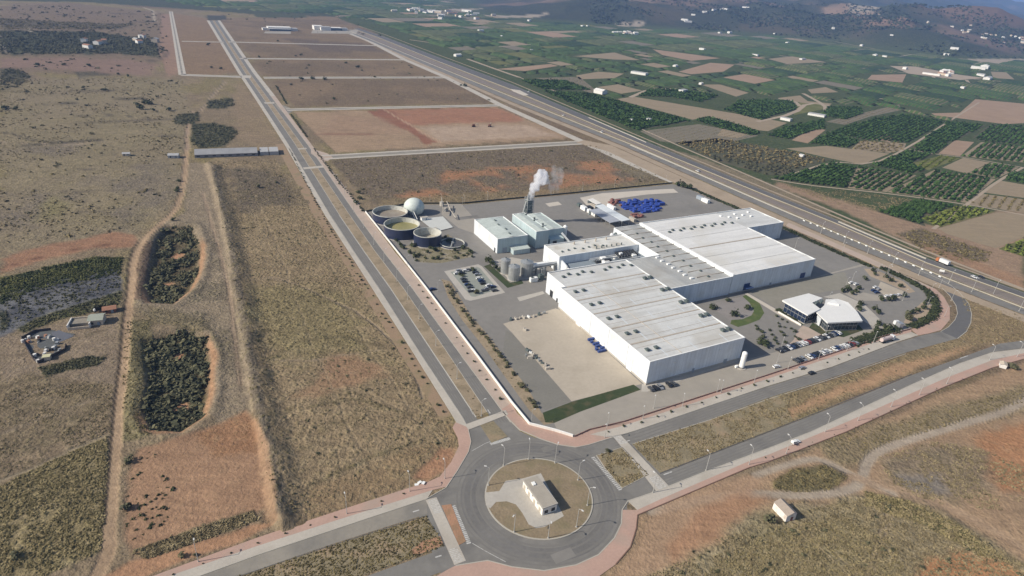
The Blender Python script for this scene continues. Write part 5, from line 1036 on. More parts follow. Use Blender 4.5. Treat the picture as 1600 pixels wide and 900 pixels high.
for pl, nn, lb in ((BASIN1, 900, 'dense thicket filling the upper sunken hollow'), (BASIN2, 1350, 'dense thicket filling the lower sunken hollow')):
    P = pts_in(pl, nn, (7., .4), True); k = np.ones(len(P), bool)
    for c, rx in (((277, 393), 4.5), ((262, 437), 3.4), ((280, 548), 3.7), ((277, 628), 3.7)):
        g = G(*c); k &= np.hypot(P[:, 0]-g[0], P[:, 1]-g[1]) > rx
    k &= sd_poly(P[:, 0], P[:, 1], pl) > 3*RNG.random(len(P)); P = P[k]; S = .5+2.*RNG.random(len(P))**2.2; scatter('thicket', BUSH, P, S, L_THK, 'stuff', lb)
for px, nn, s0, s1, mt, lb in (([(0, 436), (90, 414), (150, 402), (190, 403), (188, 428), (60, 452), (0, 478)], 1400, .7, 1.7, L_REED, 'tall green reeds along the stony river bed'), ([(30, 512), (60, 497), (140, 470), (188, 455), (186, 476), (150, 486), (90, 500), (36, 520)], 420, .5, 1.3, L_THK, 'reeds on the nearer bank of the river bed'),
                      ([(0, 474), (60, 454), (188, 424), (188, 450), (140, 468), (60, 492), (0, 522)], 330, .5, 1.6, L_THK, 'sparse bushes on the grey river bed'), ([(60, 574), (100, 565), (140, 556), (165, 560), (150, 572), (100, 580), (72, 590)], 260, .5, 1.4, L_THK, 'dark bushes along the ditch below the white farm'),
                      ([(300, 195), (330, 192), (365, 198), (372, 210), (350, 228), (310, 232), (298, 222)], 420, 1., 2.2, L_THK, 'thicket in the farthest hollow by the track'), ([(275, 180), (310, 175), (312, 190), (285, 196), (270, 192)], 160, 1, 2, L_THK, 'small thicket by the track bend'), ([(325, 158), (362, 153), (368, 164), (340, 171), (322, 168)], 180, 1, 2, L_THK, 'small thicket near the avenue bend'),
                      ([(0, 48), (150, 50), (235, 62), (262, 80), (240, 88), (180, 84), (0, 85)], 2600, 1.5, 4.5, L_THK, 'wooded belt on the far west plain'), ([(0, 108), (30, 108), (48, 120), (25, 138), (0, 138)], 350, 1.2, 3, L_THK, 'dark wood at the edge of the far pasture'), ([(0, 28), (100, 34), (210, 38), (180, 46), (0, 46)], 900, 1.5, 4, L_OLV, 'loose trees on the far west plain'),
                      ([(1000, 905), (1080, 872), (1150, 826), (1206, 815), (1330, 778), (1450, 790), (1540, 842), (1640, 905)], 5200, .25, .85, L_DRY, 'dry grass of the near corner field'), ([(1090, 905), (1150, 860), (1220, 822), (1320, 810), (1400, 850), (1420, 905)], 1500, .3, .8, L_MID, 'olive grass of the near corner field'),
                      ([(1352, 768), (1420, 782), (1500, 822), (1580, 880), (1530, 868), (1440, 820), (1350, 790)], 620, .4, 1.1, L_MID, 'grassy bank below the lower track'), ([(1208, 752), (1240, 733), (1290, 727), (1328, 745), (1300, 766), (1240, 770), (1210, 765)], 420, .3, .9, L_OLV, 'grass patch inside the track bend'),
                      ([(1370, 715), (1460, 690), (1530, 700), (1600, 730), (1600, 800), (1480, 790), (1400, 765)], 1500, .3, .9, L_DRY, 'scrubby ground above the lower track'), ([(1290, 690), (1420, 652), (1600, 606), (1600, 628), (1500, 660), (1400, 688), (1352, 705)], 900, .3, .9, L_OLV, 'scrub between near road and track'),
                      ([(1400, 365), (1440, 358), (1480, 372), (1550, 395), (1545, 408), (1500, 410), (1440, 390)], 330, .8, 2., L_OLV, 'grey scrub between highway and orchards'), ([(1215, 286), (1317, 297), (1425, 312), (1400, 322), (1372, 331), (1300, 318)], 900, .5, 1.2, L_DRY, 'young plants on the stony field by the highway'),
                      ([(515, 250), (925, 226), (1045, 282), (880, 300), (720, 314), (592, 320), (560, 300)], 3800, .4, 1.4, L_DRY, 'rough grass of the parcel beside the plant'), ([(1500, 464), (1620, 502), (1620, 530), (1500, 540), (1516, 500)], 700, .3, 1., L_DRY, 'dry grass beyond the slip road')):
    cover('scrub' if mt is not L_THK else 'thicket', px, nn, s0, s1, mt, lb, (12, .42) if mt is L_DRY else None, BUSH if s1 > 1.6 else TUFT)
for px, nn, z, lb in ((MV1, 520, .1, 'dry tufts on the small verge wedge'), (MV2, 4200, .1, 'dry tufts on the long verge between the roads'), (LV, 2600, .1, 'dry tufts on the lower verge'), (ec[3:-1]+ed[3:-1][::-1], 2600, .1, 'dry weeds in the middle strip of the avenue')):
    cover('scrub', px, nn, .25, .75, L_DRY if px is not LV else L_OLV, lb, (6, .42) if px is not LV else None, z=z)
cover('scrub', [(1205, 628), (1415, 555), (1470, 537), (1500, 545), (1560, 534), (1420, 582), (1200, 672)], 1400, .3, .9, L_DRY, 'tufts on the sandy strip between the roads', (9, .5), z=.05)
cover('scrub', [(630, 385), (690, 371), (700, 366), (742, 394), (734, 402), (690, 411), (655, 410)], 160, .4, 1.1, L_OLV, 'planting in the bed near the round tanks')
cover('scrub', [(690, 436), (704, 440), (735, 492), (768, 530), (800, 575), (824, 605), (846, 645), (866, 661), (850, 664), (826, 640), (790, 590), (758, 545), (722, 500), (700, 465)], 420, .3, .8, L_DRY, 'weeds on the planted strip inside the wall')
for fpx, nf in ((WF, 160), ([(1010, 900), (1200, 800), (1450, 790), (1620, 900)], 60), ([(0, 125), (285, 125), (290, 235), (240, 350), (0, 385)], 120), ([(515, 250), (925, 226), (1045, 282), (720, 314), (560, 300)], 90), ([(0, 4), (255, 20), (262, 110), (0, 118)], 420), ([(300, 10), (560, 12), (640, 60), (560, 62), (330, 26)], 90), ([(400, 95), (640, 96), (780, 160), (462, 166)], 60)):
    P = pts_in(fpx, nf); d_ = np.linalg.norm(P[:, :2], axis=1); scatter('bushes', BUSH, P, (.35+.9*RNG.random(len(P))**2)*np.clip(d_/500, .8, 3.2), L_THK, 'stuff', 'dark bushes dotted over open ground')
P = pts_in([(215, 700), (260, 715), (280, 790), (250, 830), (200, 850), (190, 800)], 70, (10, .48)); scatter('scrub', BUSH, P, .25+.5*RNG.random(len(P)), L_DRK, 'stuff', 'small dark shrubs dotted over the red earth')
# --- bushes and little trees that stand alone
def bush_me(name, seed, nq=70, trunk=False):
    v, q = leaf_clump(nq, .95, .24, seed); return np_mesh(name, v, q)
CR = [bush_me('crown', 50+i, 80) for i in range(4)]; 
for me in CR: me.materials.append(L_DRK)
CRO = [bush_me('crown', 60+i, 80) for i in range(3)]
for me in CRO: me.materials.append(L_ORG)
CRG = [bush_me('crown', 70+i, 80) for i in range(3)]
for me in CRG: me.materials.append(L_THK)
tb = MB(); tb.tube((0, 0, 0), (.06, .03, .55), .07, 6, .05); tb.tube((.06, .03, .5), (.3, .1, .85), .045, 5, .02); tb.tube((.06, .03, .5), (-.22, .2, .8), .04, 5, .02); tb.tube((.06, .03, .5), (0, -.25, .9), .04, 5, .02)
TRK = bpy.data.meshes.new('trunk'); TRK.from_pydata(tb.v, [], tb.f); TRK.materials.append(M_BARK)
def tree(name, x, y, s, label, cat, group, crowns=None, tall=1., z=0.):
    r = empty(name, (x, y, z if z else hz(x, y)), random.random()*6.28, label, cat, group)
    t = link('trunk', TRK, None, r); t.scale = (s*1.0, s*1.0, s*tall)
    c = link('crown', random.choice(crowns or CR), None, r, (0, 0, .35*s*tall)); c.scale = (s*random.uniform(.85, 1.15), s*random.uniform(.85, 1.15), s*tall*random.uniform(.8, 1.1)); return r
def row(px, step, s0, s1, name, label, cat, group, crowns=None, tall=1., jit=.6, keep=1., start=2., z=0.):
    p = path(GL(px), smooth=0)
    for q, a in along(p, step, start):
        if random.random() > keep: continue
        tree(name, q[0]+random.uniform(-jit, jit), q[1]+random.uniform(-jit, jit), random.uniform(s0, s1), label, cat, group, crowns, tall, z)
row([(452, 232), (512, 337), (549, 394), (585, 450), (656, 560), (712, 652)][0:1]+[(500, 330), (537, 394), (573, 450), (642, 560), (698, 655)], 5.6, .45, .95, 'street_shrub', 'small dark sapling in the reddish strip west of the avenue', 'sapling', 'saplings west of the avenue', keep=.88)
row([(652, 445), (733, 556), (790, 634)], 8.2, .4, .9, 'street_shrub', 'small dark sapling in the pinkish pavement beside the white boundary wall', 'sapling', 'saplings beside the boundary wall', keep=.8, z=.12)
row([(490, 232), (530, 285), (570, 333)], 5.2, .7, 1.3, 'street_shrub', 'dark sapling between avenue pavement and the parcel beyond the round tanks', 'sapling', 'saplings beyond the round tanks')
row([(432, 135), (448, 163)], 6, 1, 1.6, 'street_shrub', 'dark sapling on the avenue kerb beyond the red parcel', 'sapling', 'saplings beyond the red parcel'); row([(455, 180), (480, 215)], 6, .9, 1.5, 'street_shrub', 'dark sapling on the avenue kerb beside the red parcel', 'sapling', 'saplings beside the red parcel')
row([(944, 678), (1100, 628), (1205, 594), (1370, 542)], 9.0, .45, .8, 'street_shrub', 'small dark sapling in the pale pavement before the plant fence', 'sapling', 'saplings before the plant fence', keep=.85, z=.12)
row([(260, 903), (400, 850), (560, 796), (650, 766)], 8.5, .25, .45, 'street_shrub', 'tiny sapling in the joint of the pink pavement of the lower road', 'sapling', 'saplings of the lower road', keep=.9, z=.12, jit=.2)
row([(1150, 731), (1330, 671), (1500, 590)], 14, .2, .35, 'street_shrub', 'tiny sapling in the pavement of the near road', 'sapling', 'saplings of the near road', keep=.6, z=.12, jit=.2)
row([(698, 445), (726, 492), (760, 530), (796, 578), (820, 612), (845, 652)], 3.4, .8, 1.5, 'garden_bush', 'rounded olive bush in the planted strip inside the boundary wall', 'bush', 'bushes inside the boundary wall', CRG, keep=.85, jit=1.)
for i, (x, y, s) in enumerate([(1092, 481, 1.6), (1114, 483, 2.6), (1148, 494, 2.8), (1168, 483, 2.2), (1136, 471, 2.0)][1:]): tree('garden_tree', *G(x, y), s, ['dark round tree in the mauve gravel, nearest the long hall', 'dark round tree in the mauve gravel, close inside the lawn crescent tip', 'dark round tree at the hollow of the lawn crescent', 'dark round tree in the mauve gravel nearest the wide hall'][i], 'tree', 'trees in the mauve gravel court', CR)
tree('garden_tree', *G(1193, 540), 2.9, 'largest dark tree of the gravel court, close to the corner of the long hall', 'tree', None)
P = [(1181, 510), (1183, 515), (1190, 520), (1203, 517), (1206, 524), (1211, 528), (1216, 506), (1222, 500), (1218, 511), (1226, 512), (1236, 514), (1230, 504), (1220, 520), (1225, 525), (1242, 519), (1243, 527), (1247, 531), (1226, 536), (1215, 538), (1210, 533), (1192, 527), (1188, 530), (1198, 535), (1213, 495)]
for x, y in P: tree('garden_bush', *G(x, y), random.uniform(.7, 1.3), 'small dark shrub on the gravel between long hall and office', 'shrub', 'shrubs on the office gravel', CR)
P = [(1317, 456), (1325, 454), (1331, 460), (1337, 457), (1341, 452), (1344, 477), (1340, 484), (1366, 484), (1371, 490), (1377, 470), (1390, 470), (1396, 468), (1412, 464), (1418, 491), (1426, 490), (1434, 487), (1442, 482), (1444, 476), (1448, 471), (1373, 508), (1369, 517), (1382, 512), (1388, 516), (1363, 424), (1366, 430), (1384, 434), (1392, 440), (1406, 448), (1352, 438)]
for x, y in P: tree('garden_tree', *G(x, y), random.uniform(1.4, 2.1), 'small upright dark tree around the office parking', 'tree', 'trees around the office parking', CR, 1.35)
tree('palm_like_tree', *G(1418, 500), 2.6, 'taller yellowish-green tree at the office gate', 'tree', None, CRG, 1.5)
P = [(740, 424), (745, 428), (738, 421), (746, 434), (752, 439), (757, 443), (722, 432), (726, 436), (718, 430), (758, 447), (732, 447), (712, 424)]
for x, y in P[::2]: tree('parking_tree', *G(x, y), random.uniform(1.0, 1.4), 'small dark round tree on the grey paved car park', 'tree', 'trees on the car park', CR)
tree('parking_tree', *G(744, 459), 1.8, 'reddish-brown bush at the near corner of the car park', 'bush', None, CRG)
P = [(765, 410, 2.4), (770, 414, 1.7), (775, 420, 1.7), (780, 424, 2.), (760, 408, 1.4)]
for i, (x, y, s) in enumerate(P): tree('garden_tree', *G(x, y), s, 'dark tree on the thin lawn beside the silos', 'tree', 'trees beside the silos', CR, 1.2)
P = [(620, 377), (626, 384), (630, 389), (645, 385), (672, 388), (688, 381), (700, 378), (710, 392), (730, 397), (735, 395), (655, 399), (664, 404), (705, 381), (725, 400), (676, 405), (690, 398)]
P += [(640, 396), (650, 408), (668, 395), (680, 392), (715, 396), (722, 388), (696, 372), (684, 405), (712, 404), (660, 381), (738, 402), (648, 402)]
for x, y in P: tree('garden_bush', *G(x, y), random.uniform(1., 2.1), 'dark bush in the bed between round tanks and car park', 'bush', 'bushes by the round tanks', CR)
P = [(563, 311), (560, 302), (556, 318)]
for x, y in P: tree('garden_tree', *G(x, y), 2.2, 'dark tree between avenue pavement and brown-water tank', 'tree', 'trees by the brown-water tank', CR)
for x, y in ((1066, 292), (1071, 294), (1077, 295), (1060, 290)): tree('garden_tree', *G(x, y), 3.6, 'large dark tree in the far corner of the plant yard', 'tree', 'trees in the far yard corner', CR)
for i, (x, y, s, n, l) in enumerate([(199, 795, 1.9, 'field_bush', 'lone green bush beside the dirt track on the red earth'), (201, 722, 1.7, 'field_bush', 'olive bush at the upper edge of the red earth'), (25, 870, 1.5, 'field_bush', 'dark bush in the lower corner field'), (1203, 815, 2.5, 'field_tree', 'green tree beside the windowless hut'), (1582, 576, 2.6, 'field_tree', 'grey-green tree beyond the pink pavement of the near road'), (404, 293, 2.2, 'field_tree', 'dark bush on the pasture near the long grey shed'), (432, 286, 1.6, 'field_bush', 'small dark bush near the avenue west pavement'), (285, 870, 1.2, 'field_bush', 'dark bush above the pink pavement of the lower road'), (306, 868, .8, 'field_bush', 'smaller bush above the pink pavement of the lower road'), (150, 485, 2.6, 'field_tree', 'dark tree behind the white farmhouse'), (163, 480, 2.2, 'field_tree', 'dark tree between the farmhouse and the red-roofed sheds'), (950, 706, 1.2, 'field_bush', 'dark bush at the edge of the small verge wedge')]):
    tree(n, *G(x, y), s, l, 'tree' if 'tree' in n else 'bush', None, CRG)
for x, y in ((280, 284), (278, 296), (276, 300), (270, 345)): tree('field_tree', *G(x, y), 1.8, 'dark bush on the near side of the dirt track', 'bush', 'bushes along the dirt track', CR)
P = [(434, 65), (470, 87), (455, 133), (540, 99), (560, 106), (566, 111), (522, 156), (472, 125), (488, 124), (507, 125), (720, 134), (726, 135), (462, 88), (405, 90), (325, 71), (215, 165), (220, 171), (225, 162), (233, 163), (240, 173), (265, 173), (8, 170), (25, 171), (100, 102), (140, 104), (185, 117), (200, 120), (60, 103), (130, 138), (165, 142), (330, 106), (345, 108), (260, 58)]
for x, y in P: tree('field_tree', *G(x, y), random.uniform(2.2, 4.), 'single dark tree on the open parcels and pastures far off', 'tree', 'single trees far off', CR)
# hedge round the plant
def hedge(px, w, h, label, n):
    p = path(GL(px), smooth=1); L = sum(np.linalg.norm(b_-a) for a, b_ in zip(p, p[1:])); q = along(p, L/n); o = p[0]
    P = np.array([[c[0]+random.uniform(-w, w)*.5-o[0], c[1]+random.uniform(-w, w)*.5-o[1], 0] for c, a in q for _ in (0, 1)]); ob = scatter('hedge', BUSH, P, np.full(len(P), w*.6), L_HDG, None, None, np.full(len(P), h)); ob.location = (o[0], o[1], 0); tag(ob, label, 'hedge')
hedge([(1062, 289), (1076, 293), (1130, 317), (1226, 357), (1290, 387), (1360, 417)], 2.2, 1.3, 'dark hedge between the plant yard and the highway lane', 260)
hedge([(1378, 419), (1410, 434), (1437, 448), (1453, 458), (1461, 474), (1462, 487), (1453, 499), (1424, 511)], 2.6, 1.5, 'thick dark hedge curving round the office parking', 190)
hedge([(1335, 536), (1376, 522), (1400, 514)], 3.2, 1.2, 'dark hedge between parked cars and office gate', 60); hedge([(1214, 484), (1228, 492)], 1.4, .8, 'clipped hedge beside the white footpath', 14); hedge([(1234, 495), (1244, 501)], 1.4, .8, 'clipped hedge before the blue glass front', 12)
# --- palms: none; far pines and orchards
# ================================================================ ORCHARDS
_roots = []
def orchard_rows(px, ang, gap, m, sz, dens, label_, Vacc, skip=None, world=False, lift=.0):
    pl = px if world else GL(px); c = np.array(pl).mean(0); t = np.array([math.cos(ang), math.sin(ang)]); nn = np.array([-t[1], t[0]]); r = max(np.linalg.norm(np.array(p)-c) for p in pl)
    a = np.arange(-r, r, gap); b_ = np.arange(-r, r, dens); A, B = np.meshgrid(a, b_); A = A.ravel(); B = B.ravel()+RNG.normal(size=B.size)*dens*.12; A = A+RNG.normal(size=A.size)*gap*.05
    X = c[0]+nn[0]*A+t[0]*B; Y = c[1]+nn[1]*A+t[1]*B; k = (sd_poly(X, Y, pl) > 1.6) & (RNG.random(len(X)) > .03); X, Y = X[k], Y[k]
    Vacc.append((np.stack([X, Y, np.full(len(X), .0)+lift], 1), sz*(.85+.3*RNG.random(len(X)))))
RA = math.radians(49); acc_g, acc_y, acc_b, acc_s = [], [], [], []
FIELDS = []
def field(px, col, z=.03, var=.15): FIELDS.append(px); flat('field', px, fm[col], z)
fm = {'green': mat('orchard_floor', (.075, .075, .04), .95, .2, .05, dirt=((.14, .11, .07), .04, .5)), 'tan': mat('ploughed_tan', (.275, .215, .14), .95, .12, .03, bump=.3, streak=((.02, .35, 1), .08), dirt=((.23, .185, .12), .03, .7)), 'red': mat('ploughed_red', (.31, .215, .145), .95, .12, .03, bump=.3, streak=((.02, .35, 1), .08)),
      'grey': mat('fallow_grey', (.185, .16, .115), .95, .15, .05, dirt=((.12, .115, .07), .05, .7)), 'straw': mat('sandy_orchard_floor', (.26, .205, .135), .95, .15, .06), 'lime': mat('young_crop', (.12, .125, .035), .95, .2, .08, dirt=((.2, .17, .08), .06, .6)), 'lane': mat('farm_lane', (.36, .29, .215), .95, .1, .1)}
NEAR = [  # px outline, ground, tree kind, row gap, size
 ([(1205, 279), (1300, 254), (1340, 260), (1325, 294), (1260, 287)], 'green', 'g', 4.6, 1.75), ([(1325, 294), (1340, 260), (1432, 274), (1385, 300)], 'straw', 'g', 6.2, 1.7), ([(1386, 300), (1460, 265.5), (1556, 280), (1510, 317)], 'straw', 'g', 6.0, 1.9),
 ([(1511, 319), (1536, 303), (1620, 314), (1620, 336)], 'straw', 'd', 7.5, 1.6), ([(1538, 301), (1562, 282), (1620, 292), (1620, 312)], 'tan', None, 0, 0), ([(1370, 331), (1430, 312), (1496, 321), (1438, 341), (1447, 354)], 'green', 'g', 4.6, 1.9), ([(1440, 341), (1497, 321.5), (1554, 331), (1465, 356)], 'lime', 'y', 4.6, 1.7),
 ([(1565, 281), (1578, 270), (1620, 272), (1620, 290)], 'green', 'g', 4.6, 2.), ([(1514, 270), (1550, 254.5), (1592, 262), (1558, 279)], 'straw', 'g', 5.6, 1.9), ([(1472, 262), (1505, 246.5), (1547, 254), (1511, 271)], 'tan', None, 0, 0), ([(1422, 256), (1470, 243), (1502, 247), (1450, 266)], 'lime', 'y', 7, 1.),
 ([(1360, 257), (1415, 235.5), (1462, 241), (1424, 256), (1448, 266), (1425, 272)], 'green', 'g', 4.6, 1.9), ([(1228, 232), (1292, 228), (1390, 240), (1347, 257), (1300, 248)], 'tan', None, 0, 0), ([(1420, 234), (1450, 224), (1484, 225), (1464, 240)], 'green', 'g', 4.8, 1.9), ([(1466, 240), (1492, 219), (1522, 222), (1500, 244)], 'red', None, 0, 0),
 ([(1502, 244), (1533, 222), (1620, 232), (1620, 256)], 'straw', 'g', 7.0, 1.9), ([(1560, 389), (1604, 371), (1640, 376), (1640, 408), (1600, 401)], 'lime', 'y', 5, 1.6), ([(1466, 357), (1556, 332), (1640, 335), (1640, 370), (1600, 370), (1556, 388), (1480, 366)], 'tan', None, 0, 0),
 ([(1055, 223), (1120, 216), (1190, 228), (1300, 249), (1226, 274), (1200, 274), (1120, 252)], 'green', 's', 6.5, 2.0), ([(1290, 207), (1358, 186), (1412, 178), (1478, 190), (1418, 223), (1350, 218)], 'green', 'g', 6, 1.9), ([(1480, 190), (1540, 196), (1488, 222), (1420, 232)], 'green', 'g', 5.4, 2.), ([(1544, 197), (1570, 195), (1640, 200), (1640, 230), (1534, 220), (1520, 215)], 'green', 'g', 6.4, 2.),
 ([(1196, 212), (1225, 198), (1288, 186), (1290, 200), (1235, 218)], 'green', 'g', 4.8, 2.), ([(1237, 219), (1270, 199), (1290, 203), (1262, 224)], 'red', None, 0, 0), ([(1263, 224), (1292, 207), (1345, 220), (1330, 232), (1290, 227)], 'green', 'g', 4.8, 2.), ([(1345, 220), (1416, 224), (1412, 234), (1390, 239), (1330, 233)], 'straw', 's', 6, 1.7), ([(1368, 210), (1385, 209), (1405, 214), (1390, 222), (1370, 219)], 'red', None, 0, 0),
 ([(1000, 205), (1075, 196), (1092, 194), (1185, 212), (1142, 222), (1070, 225), (1032, 221)], 'grey', 'm', 9, .8), ([(1130, 200), (1165, 196), (1184, 204), (1152, 216), (1120, 212)], 'tan', None, 0, 0), ([(847, 142), (925, 147), (955, 155), (1015, 172), (1080, 189), (995, 204), (940, 182), (880, 157)], 'green', 'g', 5, 2.), ([(962, 155), (990, 151), (1075, 165), (1200, 186), (1230, 192), (1200, 205), (1150, 200), (1082, 187)], 'tan', None, 0, 0),
 ([(995, 150), (1015, 140), (1062, 140), (1125, 150), (1095, 160), (1050, 152)], 'green', 'g', 5, 2.1), ([(1082, 187), (1105, 182), (1150, 194), (1190, 207), (1175, 212), (1122, 200)], 'green', 'g', 5, 2.), ([(812, 125), (882, 126), (925, 141), (847, 140)], 'green', 'g', 5, 2.1), ([(835, 122), (905, 120), (930, 140), (925, 146), (870, 128)], 'grey', 'm', 8, 1.), ([(1130, 172), (1150, 160), (1200, 155), (1212, 172), (1200, 185)], 'green', 'g', 5, 2.1), ([(1095, 132), (1125, 132), (1170, 145), (1150, 151)], 'tan', None, 0, 0),
 ([(1150, 157), (1238, 158), (1247, 170), (1190, 188), (1150, 178)], 'green', 'g', 5, 2.1), ([(1216, 153), (1250, 149), (1262, 158), (1300, 162), (1290, 168), (1250, 160)], 'tan', None, 0, 0), ([(1248, 160), (1290, 164), (1300, 168), (1250, 178), (1240, 180)], 'lime', None, 0, 0), ([(1294, 167), (1345, 168), (1350, 178), (1320, 187), (1280, 180)], 'green', 'g', 5, 2.1), ([(1290, 190), (1350, 176), (1405, 163), (1408, 172), (1360, 182), (1320, 195)], 'grey', 'm', 8, 1.), ([(1524, 155), (1600, 162), (1640, 165), (1640, 190), (1570, 194), (1500, 185), (1460, 180), (1455, 177), (1500, 176)], 'red', None, 0, 0),
 ([(1355, 124), (1362, 117), (1416, 116), (1410, 129)], 'red', None, 0, 0), ([(1262, 140), (1290, 136), (1310, 144), (1268, 146)], 'tan', None, 0, 0), ([(1020, 77), (1090, 86), (1125, 91), (1080, 95), (1035, 86)], 'red', None, 0, 0), ([(1060, 112), (1110, 98), (1148, 101), (1130, 112), (1080, 116)], 'red', None, 0, 0), ([(895, 88), (960, 82), (1000, 94), (960, 93), (900, 88)], 'tan', None, 0, 0), ([(775, 108), (860, 100), (872, 103), (820, 111)], 'red', None, 0, 0), ([(1200, 92), (1238, 88), (1290, 97), (1230, 100)], 'tan', None, 0, 0),
 ([(1390, 103), (1430, 104), (1500, 117), (1540, 122), (1500, 125), (1420, 115)], 'lane', None, 0, 0), ([(1548, 112), (1572, 113), (1585, 124), (1552, 122)], 'tan', None, 0, 0), ([(900, 118), (935, 112), (975, 115), (960, 122), (905, 124)], 'tan', None, 0, 0)]
for i, (px, gr, kd, gap, sz) in enumerate(NEAR):
    field(px, gr, .03+.0015*(i % 9))
    if kd: orchard_rows(px, RA, gap, None, sz, {'g': sz*1.15, 'y': sz*1.2, 'd': 3., 's': 6., 'm': 5.}[kd], '', {'g': acc_g, 'd': acc_b, 'y': acc_y, 's': acc_s, 'm': acc_b}[kd])
nearw = [GL(p[0]) for p in NEAR]+[GL([(1170, 285), (1215, 283), (1372, 331), (1480, 358), (1600, 402), (1640, 405), (1640, 490), (1455, 412), (1300, 345)])]
# farm lanes
for i, px in enumerate([[(812, 121), (905, 157), (1035, 217), (1200, 287), (1312, 336), (1455, 396), (1600, 452)], [(1205, 280), (1260, 289), (1325, 296), (1385, 302), (1510, 319), (1600, 336)], [(1458, 358), (1510, 320), (1560, 282), (1598, 262)], [(1226, 276), (1300, 252), (1360, 258), (1414, 234), (1482, 190), (1530, 160)], [(1183, 190), (1240, 178), (1262, 160), (1300, 166)], [(1250, 166), (1240, 157), (1216, 154)], [(1420, 233), (1460, 241), (1510, 246), (1600, 262)], [(985, 152), (1015, 139), (1060, 139)], [(1330, 153), (1340, 151), (1395, 156)], [(1458, 118), (1462, 133), (1505, 139), (1600, 147)], [(1150, 97), (1340, 105), (1420, 115), (1540, 125), (1640, 134)], [(700, 38), (860, 48), (1010, 62), (1150, 76), (1290, 98)], [(1130, 55), (1290, 62), (1347, 73), (1440, 88)], [(730, 92), (780, 110), (812, 121)], [(640, 62), (730, 75), (830, 70), (860, 66)], [(1510, 125), (1520, 138)], [(1255, 146), (1290, 165), (1290, 175)]]):
    p = path(GL(px), smooth=1); far_ = np.linalg.norm(G(*px[len(px)//2])) > 1100; w_ = 1.7 if not far_ else 4.; strip('track', offset(p, w_), offset(p, -w_), fm['lane'], .07+.002*i, world=True)
# --- the rest of the valley floor: parcels split again and again, orchards as canopy
CAN = MB(); cano = {k: MB() for k in ('a', 'b', 'c')}; bare = {k: MB() for k in ('tan', 'red', 'grey', 'lime')}; rp = random.Random(12)
ua = np.array([math.cos(math.radians(50)), math.sin(math.radians(50))]); ub = np.array([math.cos(math.radians(-57)), math.sin(math.radians(-57))])
corr = GL([(560, 30), (640, 60), (800, 118), (1040, 216), (1200, 290), (1330, 338), (1620, 455), (1620, 700), (300, 400), (200, 30)])
def cellpoly(a0, b0, a1, b1): return [tuple(ua*a+ub*b) for a, b in ((a0, b0), (a1, b0), (a1, b1), (a0, b1))]
def put(a0, b0, a1, b1):
    g = rp.uniform(1.5, 4.); pl = cellpoly(a0+g, b0+g, a1-g, b1-g); c = np.array(pl).mean(0); d = np.linalg.norm(c)
    k = rp.random(); x, y = c
    f = fbm(np.array([x]), np.array([y]), 420., 77, 2)[0]; pb = .07+.24*(f > .57)
    if k < pb:
        q = rp.choice(['tan', 'tan', 'red', 'grey', 'grey', 'lime']); bare[q].sheet(pl, .035); return
    h = rp.uniform(2.5, 4.5); cc = rp.choice('aaabbc')
    # canopy with a broken top
    nx = max(2, int((a1-a0)/14)); ny = max(2, int((b1-b0)/14)); nx, ny = min(nx, 9), min(ny, 9); vs = []; fs = []
    for i in range(nx+1):
        for j in range(ny+1):
            p = ua*(a0+g+(a1-a0-2*g)*i/nx)+ub*(b0+g+(b1-b0-2*g)*j/ny); e = i in (0, nx) or j in (0, ny); vs.append((p[0], p[1], 0 if e else h*rp.uniform(.6, 1.1)))
    # steep edge: pull the inner ring outwards
    for i in range(nx+1):
        for j in range(ny+1):
            if 0 < i < nx and 0 < j < ny: continue
    for i in range(nx):
        for j in range(ny):
            q = (i*(ny+1)+j, (i+1)*(ny+1)+j, (i+1)*(ny+1)+j+1, i*(ny+1)+j+1)
            fs.append(q[::-1])
    cano[cc].add(vs, fs)
def split(a0, b0, a1, b1, lv):
    c = (ua*(a0+a1)/2+ub*(b0+b1)/2); d = np.linalg.norm(c)
    s = max(a1-a0, b1-b0); target = 125 if d < 2000 else 190
    if s > target or (s > 75 and lv > 0 and rp.random() < .5):
        f = rp.uniform(.35, .65)
        if (a1-a0)*rp.uniform(.75, 1.3) > (b1-b0): m = a0+(a1-a0)*f; split(a0, b0, m, b1, lv-1); split(m, b0, a1, b1, lv-1)
        else: m = b0+(b1-b0)*f; split(a0, b0, a1, m, lv-1); split(a0, m, a1, b1, lv-1)
        return
    pl = cellpoly(a0, b0, a1, b1); pts = np.array(pl+[tuple(c)]); X, Y = pts[:, 0], pts[:, 1]
    def again():
        if s < 55: return
        if (a1-a0) > (b1-b0): split(a0, b0, (a0+a1)/2, b1, 0); split((a0+a1)/2, b0, a1, b1, 0)
        else: split(a0, b0, a1, (b0+b1)/2, 0); split(a0, (b0+b1)/2, a1, b1, 0)
    if (sd_poly(X, Y, ag_poly) < 8).all() or (sd_poly(X, Y, hill_poly) > -30).any() or d > 6500 or c[1] < 100 or c[0]/max(c[1], 1) > 1.7 or c[0]/max(c[1], 1) < -.62: return
    if (sd_poly(X, Y, ag_poly) < 8).any() or (sd_poly(X, Y, corr) > -10).any(): return again()
    for w_ in nearw:
        wc = np.array(w_).mean(0)
        if np.linalg.norm(wc-c) > 700: continue
        if (sd_poly(X, Y, w_) > -2).any() or (sd_poly(np.array(w_)[:, 0], np.array(w_)[:, 1], pl) > 0).any(): return again()
    put(a0, b0, a1, b1)
split(-600, -6500, 7200, 3800, 9)
M_CA = leafmat('orchard_canopy', (.034, .078, .02), (.066, .128, .03), .09); M_CB = leafmat('orchard_canopy_olive', (.05, .085, .025), (.09, .125, .04), .07); M_CC = leafmat('orchard_canopy_dark', (.02, .046, .018), (.042, .08, .024), .11)
